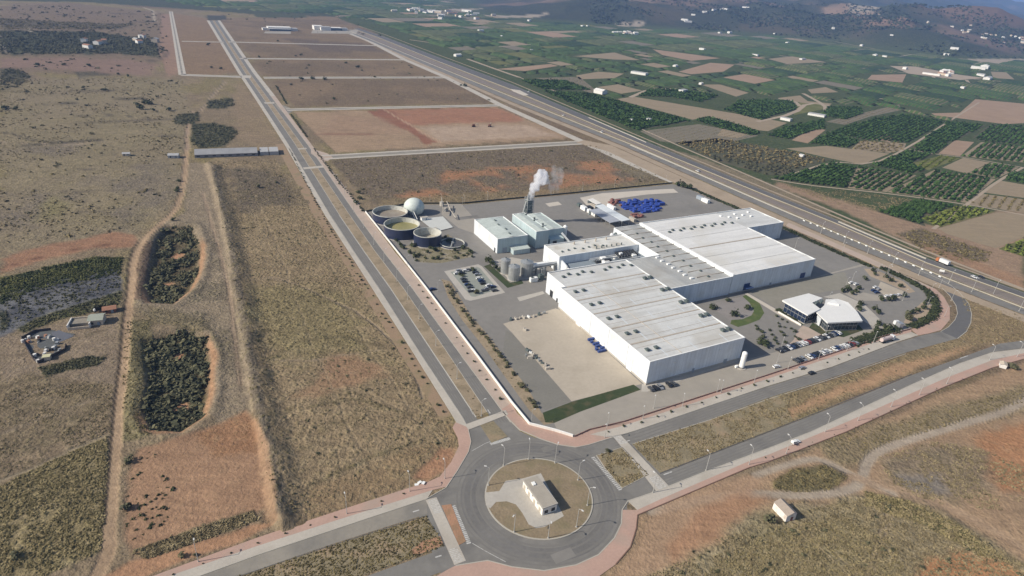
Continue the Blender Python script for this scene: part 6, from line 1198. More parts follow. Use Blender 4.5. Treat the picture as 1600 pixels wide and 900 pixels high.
def rows_on(m, period, soil, w_):
    nt = m.node_tree; N, L = nt.nodes, nt.links; b = N['Principled BSDF']; src = b.inputs['Base Color'].links[0].from_socket; g = N.new('ShaderNodeNewGeometry'); dt = N.new('ShaderNodeVectorMath'); dt.operation = 'DOT_PRODUCT'; L.new(g.outputs['Position'], dt.inputs[0]); dt.inputs[1].default_value = (-math.sin(RA)/period, math.cos(RA)/period, 0)
    fr_ = N.new('ShaderNodeMath'); fr_.operation = 'FRACT'; L.new(dt.outputs['Value'], fr_.inputs[0]); lt = N.new('ShaderNodeMath'); lt.operation = 'LESS_THAN'; L.new(fr_.outputs[0], lt.inputs[0]); lt.inputs[1].default_value = w_
    mx = N.new('ShaderNodeMix'); mx.data_type = 'RGBA'; L.new(lt.outputs[0], mx.inputs[0]); L.new(src, mx.inputs[6]); mx.inputs[7].default_value = (*soil, 1); L.new(mx.outputs[2], b.inputs['Base Color'])
rows_on(M_CA, 7., (.10, .085, .05), .25); rows_on(M_CB, 9., (.17, .14, .085), .3); rows_on(M_CC, 6., (.06, .06, .035), .2)
for k, mm, lb in (('a', M_CA, 'dark green orchards across the valley'), ('b', M_CB, 'olive green orchards across the valley'), ('c', M_CC, 'deepest green orchards across the valley')):
    tag(cano[k].build('orchard', mm), lb, kind='stuff')
for k in bare: tag(bare[k].build('field', fm[k]), kind='structure')
# trees of the traced orchards: the nearest 300 stand alone, the others are one mass
def gather(acc): return (np.concatenate([a for a, _ in acc]), np.concatenate([s for _, s in acc])) if acc else (np.zeros((0, 3)), np.zeros(0))
ORT = [leaf_clump(12, .95, .5, 80+s) for s in range(4)]; GRT = [leaf_clump(16, 1., .42, 90+s) for s in range(4)]
Pg, Sg = gather(acc_g); d = np.linalg.norm(Pg[:, :2], axis=1)
vis = np.array([(lambda v: abs(F*(v@RI)/(v@FW)) < 795 and (v@FW) > 0)(np.array([p[0], p[1], -H])) for p in Pg]); dd = np.where(vis, d, 1e9); order = np.argsort(dd); near_i, far_i = order[:240], order[240:]
for i in near_i: tree('citrus_tree', Pg[i, 0], Pg[i, 1], Sg[i]*.95, 'round dark citrus tree in the orchards nearest the highway', 'tree', 'citrus trees nearest the highway', CRO)
scatter('orchard', ORT, Pg[far_i], Sg[far_i], L_ORG, 'stuff', 'dark citrus trees in rows across the near valley')
Py, Sy = gather(acc_y); scatter('orchard', ORT, Py, Sy, L_ORY, 'stuff', 'yellow-green young citrus rows')
Pb, Sb = gather(acc_b); scatter('orchard', TUFT, Pb, Sb, L_OLV, 'stuff', 'low bushes in wide rows on bare fields')
Ps, Ss = gather(acc_s); k = RNG.random(len(Ps)) < .8; Ps, Ss = Ps[k], Ss[k]; Ps[:, :2] += RNG.normal(size=(len(Ps), 2))*1.2; o = np.argsort(np.linalg.norm(Ps[:, :2], axis=1))
for i in o[:60]: tree('olive_tree', Ps[i, 0], Ps[i, 1], Ss[i]*.9, 'loosely spaced olive-green tree in the sparse orchard beside the highway lane', 'tree', 'trees of the sparse orchard', CRG)
scatter('orchard', GRT, Ps[o[60:]], Ss[o[60:]], L_OLV, 'stuff', 'sparse grey-green orchard trees on bare ground')
# woods on the hills
X = RNG.uniform(300, 5200, 60000); Y = RNG.uniform(2300, 6200, 60000); dd = sd_poly(X, Y, hill_poly); k = (dd > 10) & (np.hypot(X, Y) < 4700) & ((fbm(X, Y, 300., 61, 4)+RNG.normal(size=len(X))*.05) < .53) & (Y/np.maximum(X, 1) > .9); X, Y = X[k][:15000], Y[k][:15000]
scatter('woods', [leaf_clump(6, 1., .6, 99), leaf_clump(6, 1., .6, 98)], np.stack([X, Y, height(X, Y)-.5], 1), 3.5+4*RNG.random(len(X)), L_FOR, 'stuff', 'pine woods covering the hills')
# ================================================================ STREET LAMPS
M_POST = mat('galvanised', (.50, .49, .46), .5, .06, 1., metal=.3); M_LHEAD = mat('lamp_housing', (.66, .65, .62), .4, .05, 1.)
pm = MB(); pm.cyl((0, 0, 0), .22, .22, .5, 8); pm.tube((0, 0, .5), (0, 0, 9.2), .15, 8, .09); pm.tube((0, 0, 9.15), (1.3, 0, 9.75), .07, 6, .05)
hm_ = MB(); hm_.box((1.65, 0, 9.66), (1.0, .42, .2)); bm_ = MB(); bm_.box((0, 0, 0), (.7, .7, .14))
def mk(b, name, m):
    me = bpy.data.meshes.new(name); me.from_pydata(b.v, [], b.f); me.materials.append(m); return me
ME_P, ME_H, ME_B = mk(pm, 'pole', M_POST), mk(hm_, 'lamp_head', M_LHEAD), mk(bm_, 'base', M_CONC)
def lamp(x, y, rz, label, group, s=1., z=0., dbl=False):
    r = empty('street_lamp', (x, y, z), rz, label, 'street lamp', group); r.scale = (s, s, s)
    link('pole', ME_P, None, r); link('lamp_head', ME_H, None, r); link('base', ME_B, None, r)
    if dbl: o = link('lamp_head', ME_H, None, r); o.rotation_euler = (0, 0, math.pi); 
    return r
for i, (x, y) in enumerate([(763, 758.8), (786.8, 727.5), (825.8, 718), (867, 723.8), (903, 750.5), (917.5, 790), (900.5, 823.8), (856.3, 841.3), (803, 832)]):
    g = G(x, y); a = math.atan2(g[1]-RC[1], g[0]-RC[0]); lamp(g[0], g[1], a, ['street lamp on the island rim where the concrete apron begins', 'street lamp on the island rim facing the avenue', 'street lamp on the island rim behind the utility building', 'street lamp on the island rim facing the plant wall corner', 'street lamp on the island rim facing the small verge wedge', 'street lamp on the island rim facing the near road', 'street lamp on the island rim before the wide curved pavement', 'street lamp on the island rim just below the utility building', 'street lamp on the island rim on the brown soil below the apron'][i], 'lamps round the island', .95, .2)
GR = {'a': ('street lamp in the weedy middle strip of the avenue', 'lamps of the avenue'), 'b': ('street lamp along the pink pavement of the near road', 'lamps of the near road'), 'c': ('lamp post inside the front fence of the plant', 'lamps inside the front fence'), 'd': ('lamp post beside the slip road', 'lamps of the slip road'), 'e': ('tall lamp between the highway carriageways', 'lamps of the highway'), 'f': ('lamp post in the back yard of the plant', 'lamps of the back yard'), 'g': ('lamp post in the yard between office and halls', 'lamps of the office yard'), 'h': ('lamp post of the lower road', 'lamps of the lower road'), 'i': ('short lamp post inside the boundary wall', 'lamps inside the boundary wall')}
for k, s, rz, pts in (('a', .92, VA, [(752, 650), (714, 592), (681, 540), (655, 498), (637, 468), (620, 440), (600, 408), (584, 382), (568, 356), (553, 332), (539, 308), (525, 288)]), ('b', .95, UA, [(1020, 770), (1103, 735), (1170, 726), (1228, 709), (1288.8, 675), (1340, 657.5), (1392, 636), (1436, 617.5), (1478.7, 600), (1546, 562.5), (1588.8, 557.5)]),
                      ('c', .85, -UA, [(945, 684), (949, 666), (1004, 655), (1021, 638), (1066, 635), (1120, 613), (1126, 614), (1178, 598), (1231, 577), (1278, 563), (1323, 548), (1364, 536), (1220, 545), (1288, 527), (1214, 567)]),
                      ('d', .8, 0, [(1453, 459), (1467, 450), (1486, 470), (1475, 495), (1448, 480), (1370, 428), (1386, 432)]), ('e', 1.05, VA, [(1552, 459), (1592, 486), (1482, 443), (1518, 456), (1435, 430), (1394, 415), (1355, 396), (1318, 381), (1282, 365)]), ('f', .8, -UA, [(726, 318), (762, 312), (865, 302), (910, 298), (960, 293), (1040, 286), (672, 318), (690, 316), (723, 322)]),
                      ('g', .85, VA, [(1292, 475), (1320, 451), (1224, 400+20), (1330, 442), (1242, 388), (1316, 395), (1385, 430), (1410, 470)]), ('h', .9, UA, [(542, 803), (640, 768), (310, 878), (695, 748)]), ('i', .75, VA, [(830, 661), (684, 455), (636, 415), (706, 395)])):
    for x, y in pts: g = G(x, y); lamp(g[0], g[1], rz, GR[k][0], GR[k][1], s)
# direction signs over the slip road
for i, (x, y, l) in enumerate(((1470, 428, 'white road sign on two posts beside the highway where the slip road leaves'), (1236, 697, 'small white road sign on the pavement of the near road'), (655, 757, 'white toppled sign panels on the earth behind the pink pavement'))):
    g = G(x, y); t = empty('road_sign', (g[0], g[1], 0), [1.2, .6, .3][i], l, 'road sign')
    if i == 2:
        for k in range(3): MB().box((k*1.3-1, (k % 2)*.8, .1+.2*k), (1.5, 1.1, .15), k*.5).build('panel', M_FLASH, t)
    else: MB().box((0, 0, 1.8), (.12, 3.2 if i == 0 else 1.2, 1.6 if i == 0 else 1.2)).build('panel', M_FLASH, t); [MB().box((0, s, 0), (.12, .12, 2.)).build('post', M_POST, t) for s in ((-1.2, 1.2) if i == 0 else (0,))]
# ================================================================ VEHICLES
M_TYRE = mat('tyre', (.02, .02, .02), .8, .1, 2.); M_CGL = mat('car_glass', (.02, .025, .03), .1, .05, 2., spec=.6)
PAINT = {'white': mat('white_paint', (.72, .72, .71), .3, .03, 1, spec=.5), 'silver': mat('silver_paint', (.42, .43, .45), .3, .03, 1, .5), 'black': mat('black_paint', (.02, .021, .025), .25, .05, 1, spec=.6), 'grey': mat('grey_paint', (.11, .115, .125), .3, .03, 1, .3), 'blue': mat('blue_paint', (.03, .06, .16), .3, .03, 1, .3), 'red': mat('red_paint', (.25, .04, .04), .3, .03, 1, .2)}
def car_meshes(col, van=False):
    b = MB(); Lh, Wh = (2.15, .88) if not van else (2.5, .95); top = 1.45 if not van else 2.0
    prof = [(-Lh, .35), (-Lh, .85), (-Lh+.15, .95), (Lh-1.15, .95), (Lh-.12, .78), (Lh, .6), (Lh, .35)]
    n = len(prof); vs = [(x, -Wh, z) for x, z in prof]+[(x, Wh, z) for x, z in prof]; b.add(vs, [tuple(range(n)), tuple(range(n, 2*n))[::-1]]+[(i, n+i, n+(i+1) % n, (i+1) % n) for i in range(n)])
    b.add([(x, y*.82, top) for x, y in ((-Lh+.55, -Wh), (Lh-1.9, -Wh), (Lh-1.9, Wh), (-Lh+.55, Wh))]+[(x, y*.86, top-.1) for x, y in ((-Lh+.45, -Wh), (Lh-1.8, -Wh), (Lh-1.8, Wh), (-Lh+.45, Wh))], [(0, 1, 2, 3), (4, 5, 1, 0), (5, 6, 2, 1), (6, 7, 3, 2), (7, 4, 0, 3)])
    g = MB(); g.add([(x, y*.93, .94) for x, y in ((-Lh+.2, -Wh), (Lh-1.2, -Wh), (Lh-1.2, Wh), (-Lh+.2, Wh))]+[(x, y*.855, top-.08) for x, y in ((-Lh+.47, -Wh), (Lh-1.82, -Wh), (Lh-1.82, Wh), (-Lh+.47, Wh))], [(0, 1, 5, 4), (1, 2, 6, 5), (2, 3, 7, 6), (3, 0, 4, 7)])
    return mk(b, 'body', PAINT[col]), mk(g, 'window_glass', M_CGL)
wb = MB(); n = 14; wb.add([(.33*math.cos(i*2*math.pi/n), -.11, .33*math.sin(i*2*math.pi/n)) for i in range(n)]+[(.33*math.cos(i*2*math.pi/n), .11, .33*math.sin(i*2*math.pi/n)) for i in range(n)], [(i, n+i, n+(i+1) % n, (i+1) % n) for i in range(n)]+[tuple(range(n)), tuple(range(n, 2*n))[::-1]])
ME_W = mk(wb, 'wheel', M_TYRE); CM = {c: car_meshes(c) for c in PAINT}; CV = {'white': car_meshes('white', True)}
def car(x, y, rz, col, label, group, van=False, z=.06):
    r = empty('van' if van else 'car', (x, y, z), rz, label, 'van' if van else 'car', group); m = CV['white'] if van else CM[col]
    link('body', m[0], None, r); link('window_glass', m[1], None, r)
    for sx in (-1.3, 1.35):
        for sy in (-.8, .8): link('wheel', ME_W, None, r, (sx, sy, .33))
    return r
def park(a, b_, n, cols, where, group, head=None, gaps=()):
    A, B = G(*a), G(*b_); hd_ = math.atan2(B[1]-A[1], B[0]-A[0])+math.pi/2 if head is None else head
    for i in range(n):
        if i in gaps: continue
        p = A+(B-A)*i/(n-1); c = cols[i % len(cols)]; car(p[0], p[1], hd_+random.uniform(-.05, .05)+(math.pi if random.random() < .3 else 0), c, '%s car parked in the row %s' % (c, where), group)
park((1217, 549), (1309, 521), 20, ['black', 'grey', 'black', 'white', 'blue', 'black', 'silver', 'white', 'white', 'red', 'black', 'grey', 'white', 'grey', 'black', 'white', 'black', 'silver', 'blue', 'white'], 'beside the office lawn', 'cars parked beside the office lawn')
park((1244, 565), (1336, 537), 20, ['grey', 'black', 'silver', 'black', 'white', 'blue', 'black', 'black', 'white', 'silver', 'white', 'grey', 'white', 'blue', 'silver', 'white', 'white', 'black', 'red', 'silver'], 'along the front fence', 'cars parked along the front fence', gaps=(3, 11))
park((1017, 609), (1052, 601), 6, ['grey', 'black', 'silver', 'blue', 'black', 'grey'], 'at the corner of the long hall', 'cars parked at the corner of the long hall', gaps=(3,))
for i, (x, y, c, rz, l) in enumerate([(1213, 574, 'white', .4, 'white car inside the front fence, just before the parked rows'), (1253, 576, 'silver', .5, 'silver car stopped on the pale pavement outside the front fence'), (1268, 562+22, 'black', .5, 'dark car on the plant road below the silver one'), (1243, 692, 'white', .45, 'white car standing on the pavement of the near road'), (1522, 434, 'white', -1.1, 'white car on the far highway carriageway'), (1533, 434, 'black', -1.1, 'dark car on the highway shoulder beside the white one'), (676, 453, 'blue', .6, 'dark blue car just inside the boundary wall'), (736, 456, 'grey', .4, 'grey car at the near end of the car park'), (770, 449, 'blue', .5, 'dark blue car at the car park corner nearest the yard'), (773, 455, 'grey', .5, 'grey car beside the dark blue one at the car park corner'), (762, 452, 'silver', .5, 'silver car parked on the car park near its corner')]):
    g = G(x, y); car(g[0], g[1], rz, c, l, None)
for (x, y, c) in [(1337, 445, 'white'), (1330, 443, 'white'), (1368, 450, 'white'), (1365, 455, 'blue'), (1372, 453, 'silver'), (1370, 458, 'blue'), (1392, 463, 'white'), (1398, 463, 'silver'), (1386, 464, 'white'), (1404, 462, 'white')]:
    g = G(x, y); car(g[0], g[1], .5+random.uniform(-.2, .2), c, '%s car parked behind the office' % c, 'cars parked behind the office')
for (x, y, c) in [(724, 437, 'grey'), (727, 441, 'black'), (731, 446, 'blue'), (734, 450, 'grey'), (764, 447, 'white'), (767, 450, 'black'), (722, 428, 'black'), (717, 424, 'silver'), (728, 424, 'white'), (733, 423, 'grey'), (749, 436, 'white'), (752, 440, 'blue'), (755, 444, 'black'), (746, 430, 'silver'), (714, 428, 'white'), (738, 455, 'white'), (757, 455, 'grey'), (743, 427, 'black')]:
    g = G(x, y); car(g[0], g[1], .5+random.uniform(-.2, .2), c, '%s car parked on the grey paved car park among the trees' % c, 'cars on the grey paved car park')
def truck(x, y, rz, label, cab, body, tanker=False, L=11.):
    g = G(x, y); t = empty('tanker_truck' if tanker else 'truck', (g[0], g[1], .06), rz, label, 'truck')
    b = MB(); b.box((L/2-1.1, 0, .9), (2.1, 2.4, 2.0)); b.box((L/2-1.3, 0, 2.9), (1.6, 2.3, .5)); b.build('cab', cab, t); MB().box((L/2-.02, 0, 1.9), (.1, 2.1, .9)).build('windscreen', M_CGL, t); MB().box((0, 0, .7), (L, 1.1, .35)).build('chassis', M_DARK, t)
    if tanker: MB().tube((-L/2, 0, 2.2), (L/2-2.6, 0, 2.2), 1.2, 16).build('tank', body, t)
    else: MB().box((-1.2, 0, 1.1), (L-2.9, 2.5, 2.6)).build('cargo_box', body, t)
    for sx in (-L/2+1, -L/2+2.3, L/2-1.4):
        for sy in (-1., 1.): w_ = link('wheel', ME_W, None, t, (sx, sy, .5)); w_.scale = (1.5, 1.5, 1.5)
truck(1385, 533.5, math.radians(28), 'tanker truck with rounded silver tank standing at the office gate', PAINT['white'], mat('tanker_shell', (.55, .45, .42), .4, .08, .5), True)
truck(1402, 511, math.radians(100), 'white truck by the gate beside the hedge', PAINT['white'], PAINT['silver'], False, 6.); truck(1472, 412, math.radians(116), 'orange truck on the far carriageway of the highway', mat('orange_paint', (.45, .16, .06), .5, .05, 1), PAINT['white'], False, 10.)
truck(1000, 452-32, math.radians(28), 'unused', M_DARK, M_DARK) if False else None
for i, (x, y) in enumerate([(826, 144), (880, 181), (940, 207), (1090, 268)]): g = G(x, y); car(g[0], g[1], math.radians(116), 'white', 'white van on the highway beyond the plant', 'vans on the highway', True)
for i, (x, y) in enumerate(((1300, 262-24), (740, 198), (765, 198))[1:]):
    g = G(x, y); t = empty('excavator', (g[0], g[1], 0), .3+i, ['dark excavator on the levelled red parcel, the one nearer the avenue', 'dark excavator on the levelled red parcel, the one nearer the highway'][i], 'excavator')
    MB().box((0, 0, 1.2), (3.6, 2.8, 1.8)).build('cab', mat('machine_red%d' % i, (.16, .07, .05), .6, .1, 1.), t); [MB().box((0, s, 0), (4.4, .7, 1.1)).build('crawler_track', M_TYRE, t) for s in (-1.2, 1.2)]; MB().tube((1.6, 0, 2.4), (5, 0, 4.6), .3, 5).build('boom', M_GUT, t); MB().tube((5, 0, 4.6), (6.4, 0, 1.2), .25, 5).build('arm', M_GUT, t)
# row of white blocks beside the highway
hp = [np.array(q) for q in GL([(1257, 344.5), (1300, 361), (1475, 434)])]
for q, a in along(hp, 6.6)[:19]:
    b = MB(); b.box((0, 0, 0), (1.7, .9, .3)); b.box((-.1, 0, .3), (1.5, .8, .35)); o = b.build('barrier_block', M_FLASH, None, (q[0]-1, q[1]-1.6, .08), a); tag(o, 'white block in the evenly spaced line beside the near highway carriageway', 'barrier block', 'white blocks beside the highway')
# ================================================================ BUILDINGS FAR AND NEAR
M_HW = mat('lime_wash', (.72, .70, .66), .85, .08, .3); M_HC = mat('cream_wall', (.55, .47, .37), .9, .1, .3); M_TILE = mat('clay_tiles', (.33, .17, .11), .9, .15, .5); M_GREY = mat('fibre_sheet', (.40, .40, .40), .8, .15, .3)
def house(x, y, rz, s, label, wall=None, roof=None, cat='house', name='farmhouse', group=None, px=True, gable=True):
    g = G(x, y) if px else (x, y); w_, d_, h = s; t = empty(name, (g[0], g[1], hz(g[0], g[1])-.3), rz, label, cat, group)
    b = MB(); b.box((0, 0, 0), (w_, d_, h))
    if gable: b.add([(-w_/2, -d_/2, h), (-w_/2, d_/2, h), (-w_/2, 0, h+d_*.16), (w_/2, -d_/2, h), (w_/2, d_/2, h), (w_/2, 0, h+d_*.16)], [(0, 2, 1), (3, 4, 5)])
    b.build('wall', wall or M_HW, t); e = .35; b = MB()
    if gable: b.add([(-w_/2-e, -d_/2-e, h-.05), (w_/2+e, -d_/2-e, h-.05), (w_/2+e, 0, h+d_*.16+.12), (-w_/2-e, 0, h+d_*.16+.12), (w_/2+e, d_/2+e, h-.05), (-w_/2-e, d_/2+e, h-.05)], [(0, 1, 2, 3), (3, 2, 4, 5)])
    else: b.box((0, 0, h+.003), (w_+.3, d_+.3, .3))
    b.build('roof', roof or M_TILE, t); k = max(2, int(w_/4))
    if max(w_, d_) < 60 and math.hypot(*g) < 1500:
        for i in range(k): MB().box((-w_/2+w_*(i+.5)/k, -d_/2-.04, 1.), (1.1, .1, 1.3)).build('window', M_DARK, t)
        MB().box((w_*.2, -d_/2-.05, 0), (1.2, .1, 2.2)).build('door', M_DOOR, t)
    return t
# long grey shed by the avenue
g0, g1 = G(300, 248), G(436, 243); c = (g0+g1)/2; L = np.linalg.norm(g1-g0); a = math.atan2(g1[1]-g0[1], g1[0]-g0[0]); t = empty('long_shed', (c[0], c[1]+4, 0), a, 'very long low grey roofed shed beside the avenue', 'shed')
b = MB(); b.box((-L*.13, 8, 0), (L*.72, 20, 3.2)); b.build('wall', mat('grey_wall', (.26, .25, .25), .9, .1, .3), t); b = MB(); b.add([(-L*.49, -2.4, 3.2), (L*.23, -2.4, 3.2), (L*.23, 8, 6.2), (-L*.49, 8, 6.2), (L*.23, 18.4, 3.2), (-L*.49, 18.4, 3.2)], [(0, 1, 2, 3), (3, 2, 4, 5)]); b.build('roof', mat('aged_fibre_roof', (.30, .30, .305), .8, .15, .15), t)
for i, (x0, x1) in enumerate(((.26, .36), (.37, .48))): MB().box(((x0+x1)/2*L, 8, 0), ((x1-x0)*L, 18, 3.6)).build('annex', M_GREY, t)
for i in range(8): MB().box((-L*.45+i*L*.09, -2.05, 1.2), (3, .1, .9)).build('window', M_DARK, t)
house(272, 246, .3, (9, 7, 3.2), 'ruined grey farm building among dark bushes by the track', M_GREY, M_GREY, 'farm building'); house(198, 243, .4, (6, 5, 2.6), 'small pale ruin on the far pasture', M_HC, M_GREY, 'ruin', 'ruin')
# white farm: walled court and house
o = G(127, 508); t = empty('walled_court', (o[0], o[1], 0), math.radians(20), 'roofless court with pale walls beside the farmhouse', 'walled yard')
for s in ((0, -4.2, 9.5, .35), (0, 4.2, 9.5, .35)): MB().box((s[0], s[1], 0), (s[2], s[3], 2.6 if s[1] > 0 else 1.4)).build('wall', M_HC, t)
for s in (-4.8, 4.8): MB().box((s, 0, 0), (.45, 8.4, 2.7)).build('wall', M_HW, t)
MB().box((0, 1.2, 0), (9.2, 5.4, 1.9)).build('shed_roof', mat('old_grey_roof', (.25, .225, .185), .95, .2, .6), t)
house(153, 503, math.radians(20), (6.4, 7, 3.4), 'small white-walled farmhouse with grey roof and a white chimney', M_HC, mat('greenish_sheet', (.33, .35, .29), .8, .15, .4)); 
house(172, 486, math.radians(30), (6, 4.5, 2.4), 'low shed with dull red roof beside the dirt track', mat('brick_red', (.25, .12, .09), .9, .15, .6), M_TILE, 'shed', 'garden_shed')
g = G(150, 494); t = empty('water_tank', (g[0], g[1], 3.4), 0, 'tiny white water tank on the farmhouse roof', 'tank'); MB().cyl((0, 0, 0), .5, .5, .9, 12).build('vessel', M_FLASH, t); MB().box((0, 0, -.1), (1.1, 1.1, .1)).build('base', M_CONC, t)
# fenced allotment with dark net cover
flat('yard', [(34, 530), (55, 519), (82, 516), (118, 522), (100, 530), (104, 546), (62, 568), (52, 562)], mat('dark_gravel', (.10, .105, .105), .9, .2, .4), .06, label='dark fenced allotment')
flat('yard', [(80, 520), (92, 516), (116, 525), (98, 533), (88, 536)], mat('blue_grey_net', (.12, .125, .145), .8, .08, .4), .08)
for i, pts in enumerate(([(34, 530), (52, 562), (60, 568)], [(34, 530), (55, 519), (80, 516)], [(60, 568), (102, 548), (104, 540)])):
    wall_thing('allotment_fence', pts, .25, 1.4, mat('fence_dark%d' % i, (.06, .05, .05), .9, .2, 1.), ['dark fence of the allotment on the pasture side', 'dark fence of the allotment on the river side', 'low fence of the allotment facing the ditch'][i], 'fence', None, 2.)
for i in range(34):
    x = random.uniform(40, 100); y = random.uniform(522, 562)
    if not inpoly((x, y), [(38, 530), (58, 521), (82, 518), (100, 546), (62, 564)]): continue
    g = G(x, y); c = random.choice([M_DARK, M_GREY, M_HW, M_TILE, M_STEEL]); b = MB(); s = random.uniform(.6, 1.6); b.box((0, 0, 0), (s*1.4, s, .15)); b.box((.1, 0, .15), (s, s*.8, s*.7)); tag(b.build('junk_heap', c, None, (g[0], g[1], .06), random.random()*3), 'crate, barrel or rubbish lying in the dark fenced allotment', 'junk', 'junk in the allotment')
for i, (x, y) in enumerate([(46, 529), (85, 532), (84, 546), (55, 557), (36, 535), (60, 566)]): g = G(x, y); t = empty('white_barrel', (g[0], g[1], 0), 0, 'small white hut or barrel at the allotment fence', 'barrel', 'barrels at the allotment fence'); MB().cyl((0, 0, 0), .7, .7, 1.5, 10).build('vessel', M_HW, t)
g = G(74, 561); t = empty('garden_hut', (g[0], g[1], 0), .4, 'tiny hut with pale yellow roof in the dark allotment', 'hut'); MB().box((0, 0, 0), (3, 2.6, 1.8)).build('wall', M_HC, t); MB().box((0, 0, 1.803), (3.3, 2.9, .12)).build('roof', mat('pale_yellow_roof', (.55, .52, .33), .8, .05, .5), t)
# pale farm by the near road, farms in the orchards
house(1566, 573, math.radians(60), (4, 3, 2.4), 'tiny white hut beside a tree beyond the near road', M_HW, M_HC, 'hut', 'field_hut')
FH = [(1228, 188, 16, 8, 4, 'small white farmhouse alone on the tan field corner'), (1276, 181, 26, 12, 3.5, 'flat white farm shed north of the dark orchard'), (1252, 245, 5, 5, 3, 'tiny hut at the edge of the sparse orchard'), (999, 116, 36, 14, 5, 'bright white farm building in the middle of the orchards'), (938, 146, 20, 14, 6, 'white farmhouse surrounded by dark trees'), (1067, 144, 18, 10, 5, 'white farmhouse on the pale yard'), (1055, 104, 14, 8, 4, 'small white house in green orchards'), (1095, 132, 8, 6, 4, 'tiny white house at the tan field'), (1014, 188, 6, 5, 3, 'tiny white hut in the dark orchard'), (986, 189, 5, 4, 3, 'pale hut in the dark orchard next to the white one'), (715, 88, 24, 12, 6, 'white farmhouse beside the highway in dark trees'), (751, 49, 30, 14, 6, 'white building by the estate road'), (827, 33, 24, 14, 7, 'white building among plain orchards'), (910, 42, 18, 14, 8, 'white house, first of a pair'), (918, 42, 16, 12, 8, 'white house, second of a pair'), (1097, 78, 24, 16, 7, 'white warehouse by the farm lane'), (1180, 87, 26, 14, 6, 'white house by the lane'), (1254, 93, 40, 12, 5, 'long white shed by the lane'), (1230, 68, 26, 14, 7, 'white farm in the far fields'), (1367, 87, 40, 16, 6, 'long white shed in far orchards'), (1382, 89, 20, 10, 6, 'small white shed next to the long one'), (1414, 108, 16, 10, 6, 'white house at the lane corner'), (1455, 117, 44, 9, 5, 'very long white shed by the lane'), (1528, 108, 40, 22, 8, 'big white building with domed roof'), (1538, 107, 22, 22, 10, 'white round-topped hall next to the big one'), (1543, 124, 44, 16, 6, 'white warehouse below the domed building'), (1532, 119, 20, 12, 6, 'white annex of the warehouse'), (1488, 86, 40, 14, 9, 'white houses row end at the hill foot'), (1478, 87, 26, 12, 8, 'pale block at the hill foot'), (1388, 72, 18, 12, 6, 'pale house on the slope'), (1160, 38, 60, 16, 8, 'long white shed at the hill foot'), (1125, 52, 30, 14, 7, 'white house below the hill foot sheds'), (1140, 52, 34, 18, 9, 'white hall below the hill foot sheds'), (1346, 72, 24, 14, 8, 'white house where the lane meets the hill'), (1210, 54, 20, 10, 6, 'pale house in the far plain'), (1504, 138, 14, 8, 4, 'small white shed at the lane end'), (830, 80, 12, 8, 5, 'small pale house in the orchards'), (784, 58, 10, 8, 5, 'small white hut in far orchards'), (1112, 172, 0, 0, 0, '')]
for (x, y, w_, d_, h, l) in FH:
    if y < 100: w_, d_, h = w_*.72, d_*.75, h*.8
    if w_: house(x, y, RA+random.choice([0, 1.57])+random.uniform(-.1, .1), (w_, d_, h), l, None, M_HW if random.random() < .55 else M_GREY, 'farm building' if w_ > 20 else 'house', gable=random.random() < .5)
def hamlet(c, n, rx, ry, label, group, s0=9, s1=22, wall=None):
    for i in range(n):
        x = c[0]+random.gauss(0, rx); y = c[1]+random.gauss(0, ry); house(x, y, random.uniform(0, 3.1), (random.uniform(s0, s1), random.uniform(8, 13), random.uniform(5, 9)), label, wall or random.choice([M_HW, M_HW, M_HC]), random.choice([M_TILE, M_HW, M_GREY]), 'house', 'village_house', group)
hamlet((980, 53), 11, 12, 1.5, 'white house of the hamlet on the long farm lane', 'houses of the lane hamlet', 12, 26); hamlet((1095, 39), 9, 18, 1.4, 'white shed of the settlement at the hill foot', 'sheds at the hill foot', 20, 50, M_HW); hamlet((1375, 55), 7, 22, 4, 'house scattered over the reddish slope', 'houses on the reddish slope')
hamlet((680, 18), 18, 26, 2.5, 'building of the far settlement on the plain', 'far settlement on the plain', 20, 60); hamlet((720, 26), 12, 24, 3, 'roadside building of the far plain', 'roadside buildings of the far plain', 15, 40); hamlet((1480, 115), 10, 14, 1.5, 'farm building along the far lane', 'farm buildings along the far lane', 10, 20)
vb = red_c-np.array([260., 560.])
for i in range(30):
    x = vb[0]+random.gauss(60, 190); y = vb[1]+random.gauss(0, 85); house(x, y, random.uniform(0, 3.1), (random.uniform(9, 18), random.uniform(8, 11), random.uniform(5, 8)), 'house of the village under the red hill', random.choice([M_HW, M_HC, M_HC]), random.choice([M_TILE, M_HW]), 'house', 'village_house', 'village under the red hill', px=False)
hamlet((158, 68), 4, 16, 4, 'pale farmhouse in the far west wood', 'farmhouses in the far west wood', 8, 16); hamlet((225, 70), 5, 12, 8, 'pale hut at the rim of the far west wood', 'huts at the rim of the west wood', 8, 14); hamlet((1560, 8), 3, 8, 1, 'pale building on the far mountain', 'buildings on the far mountain', 30, 50) if False else None
# two factories far down the avenue
def far_plant(px, label, parts, m=M_HW):
    g = G(*px); t = empty('far_factory', (g[0], g[1], 0), VA, label, 'factory')
    for i, (x, y, w_, d_, h) in enumerate(parts):
        wl = MB(); wl.box((x, y, 0), (w_, d_, h)); w0 = wl.build('wall', m if i % 3 != 2 else mat('far_glass%d' % i, (.10, .14, .18), .3, .1, .1), t); MB().box((x, y, h+.01), (w_+1, d_+1, .5)).build('roof', M_GREY if i % 2 else M_HW, t)
far_plant((436, 47), 'white oval industrial building far along the avenue', [(0, 0, 60, 34, 8), (-36, -4, 16, 22, 5), (0, -24, 56, 8, 5), (38, -6, 18, 26, 6), (0, 22, 50, 8, 7)]); far_plant((512, 47), 'white and blue-grey factory group far along the highway', [(-26, 14, 24, 30, 10), (-8, -4, 28, 26, 9), (22, 2, 34, 30, 7), (46, 4, 20, 20, 6)])
